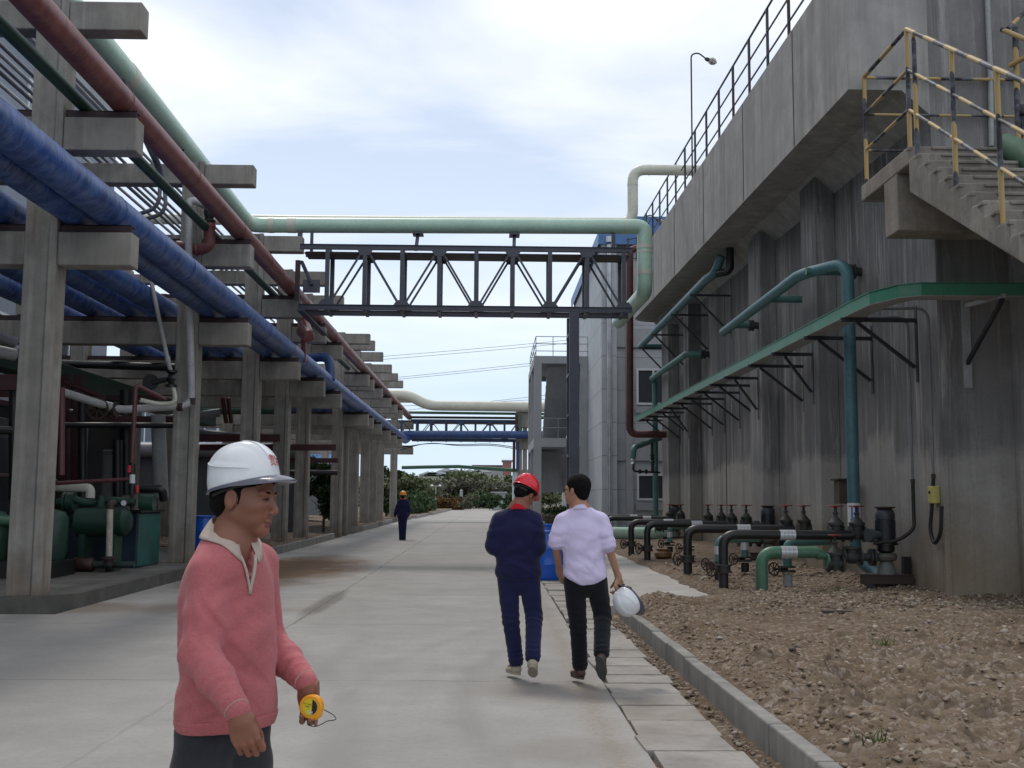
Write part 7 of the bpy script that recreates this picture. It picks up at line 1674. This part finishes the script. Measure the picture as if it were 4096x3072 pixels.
navy = clothmat('navy_cotton', (.008,.009,.045), .12, 200, .85, (.02,.022,.08)); navy2 = clothmat('navy_trousers', (.009,.011,.05), .12, 200, .85, (.02,.022,.08)); lav = clothmat('lavender_cotton', (.58,.52,.72), .06, 240, .8, (.6,.52,.8), .15, .25); blackt = clothmat('black_trousers', (.006,.006,.009), .1, 240); beige_s = clothmat('beige_canvas', (.34,.30,.23), .2, 200); brown_s = paint('brown_leather', (.055,.028,.02), .5, .2); soleg = paint('grey_sole', (.07,.068,.065), .8, .3); redc = clothmat('red_collar', (.42,.01,.02), .1, 240); darks = paint('dark_shoe', (.02,.02,.022), .6, .2)
Yb = 9.75
def A(u, v, y=Yb): return at(u, v, y)
hcB = A(2098, 1978, Yb+.03)
rt, fr = walker('man in navy work clothes with a red collar and red helmet, walking away head bowed', Yb, hcB, R(32), R(-38), R(10), A(2073, 2030), (A(1997,2080), A(2140,2082)), (A(1975,2182,Yb-.02), A(2148,2190,Yb-.02)), (A(2035,2220,Yb+.24), A(2100,2215,Yb+.26)),
    (A(2031,2325), A(2117,2325)), (A(2043,2480,Yb-.01), A(2136,2465,Yb-.04)), (A(2066,2657,Yb), A(2131,2640,Yb-.30)), (A(2040,2672,Yb+.12), A(2135,2660,Yb-.12)), A(2080,2318).z, navy, navy2, beige_s, M['skin'], True, True, .0085,
    None, redc, 1.0, (((.5,.5,.1),(0,-.3,1),(0,.6,.6)), ((-.5,.5,.1),(0,-.3,1),(0,.6,.6))), 1.10, beige_s, 0, (0, R(28)))
frB = frame(R(32), R(-26), R(10)); hb = hcB+frB[2]*.052-frB[1]*.012
hr = thing('safety_helmet', 'glossy red safety helmet tilted on the bowed head of the man in navy', 'helmet', hb); helmet(hr, hb, frB, 1.0, M['helm_red'], M['helm_red'], grooves=True, peak=.05, W=.110, Lh=.132, Ht=.125)
# man in the lavender shirt
Yw = 9.5
def A(u, v, y=Yw): return at(u, v, y)
hcW = A(2307, 1963)
rt, frW = walker('man in a lavender shirt and black trousers walking away, carrying a white helmet low', Yw, hcW, R(-52), R(2), 0, A(2320, 2030), (A(2252,2084), A(2402,2082)), (A(2222,2170,Yw-.02), A(2432,2180,Yw-.04)), (A(2238,2290,Yw+.18), A(2474,2312,Yw+.02)),
    (A(2297,2335), A(2386,2332)), (A(2312,2500,Yw+.02), A(2411,2465,Yw-.0)), (A(2321,2673,Yw), A(2406,2622,Yw-.30)), (A(2300,2690,Yw+.12), A(2415,2690,Yw-.20)), A(2340,2332).z, lav, blackt, brown_s, M['skin2'], True, None, .0085,
    'short', lav, 1.02, (((.25,.5,-.8),(1,.1,.1),(0,.7,.5)), ((.05,.05,-1),(-.85,.5,0),(-.45,.9,0))), 1.04, soleg, R(-4), (0, R(54)), 2.2)
# glasses
L_ = lambda x, y, z: hcW+(frW[0]*x+frW[1]*y+frW[2]*z)*1.02
m = MB()
for i in (-1,1): m.tube([L_(i*.075,.0,.006), L_(i*.068,.085,.008)], .002, 6); m.torus(L_(i*.033,.098,.002), frW[1], .02, .0022, 16, 5)
m.tube([L_(-.012,.1,.004), L_(.012,.1,.004)], .002, 6); m.build_split('spectacles', M['black'], rt, smooth=True)
# the helmet he carries, hanging open side to the right
hx = A(2500, 2412, Yw-.03); uph = Vector((-.62,-.55,-.42)).normalized(); fwd = Vector((.45,-.1,-.85)); fwd = (fwd-uph*fwd.dot(uph)).normalized(); rgt = fwd.cross(uph)
hh_ = thing('safety_helmet', 'white safety helmet carried upside down in the hand of the lavender-shirted man', 'helmet', hx)
helmet(hh_, hx-uph*.055, (rgt, fwd, uph), 1.02, M['helm_white'], M['smoke'], peak=.035, W=.108, Lh=.125, Ht=.142)
MB().tube(round_path([hx-uph*.06-fwd*.10, A(2468,2338,Yw-.02), A(2488,2345,Yw-.02), hx-uph*.06+rgt*.05-fwd*.06], .03), .007, 8).build('chin_strap', M['rubber'], hh_, smooth=True)
# distant man with the orange helmet
Yo = 40.0
def A(u, v, y=Yo): return at(u, v, y)
hcO = A(1612, 1985)
rt, frO = walker('man in navy overalls and an orange helmet far down the road, walking away', Yo, hcO, R(0), R(0), 0, A(1612, 1997), (A(1597,2007), A(1628,2007)), (A(1586,2040,Yo), A(1638,2040,Yo)), (A(1580,2062,Yo+.1), A(1632,2064,Yo+.25)),
    (A(1602,2075), A(1619,2075)), (A(1603,2118), A(1617,2118)), (A(1603,2158), A(1616,2160)), (A(1600,2164,Yo+.1), A(1619,2166,Yo+.12)), A(1612,2072).z, navy, navy2, darks, M['skin2'], True, True, .012,
    None, redc, 1.02, (((0,.1,-1),(1,0,0),(0,1,0)), ((0,.1,-1),(-1,0,0),(0,1,0))), 1.12)
hb = hcO+Vector((0,0,.055)); ho = thing('safety_helmet', 'orange safety helmet on the man far down the road', 'helmet', hb); helmet(ho, hb, frO, 1.08, M['helm_orange'], M['helm_orange'], peak=.045, W=.112, Lh=.13, Ht=.125)
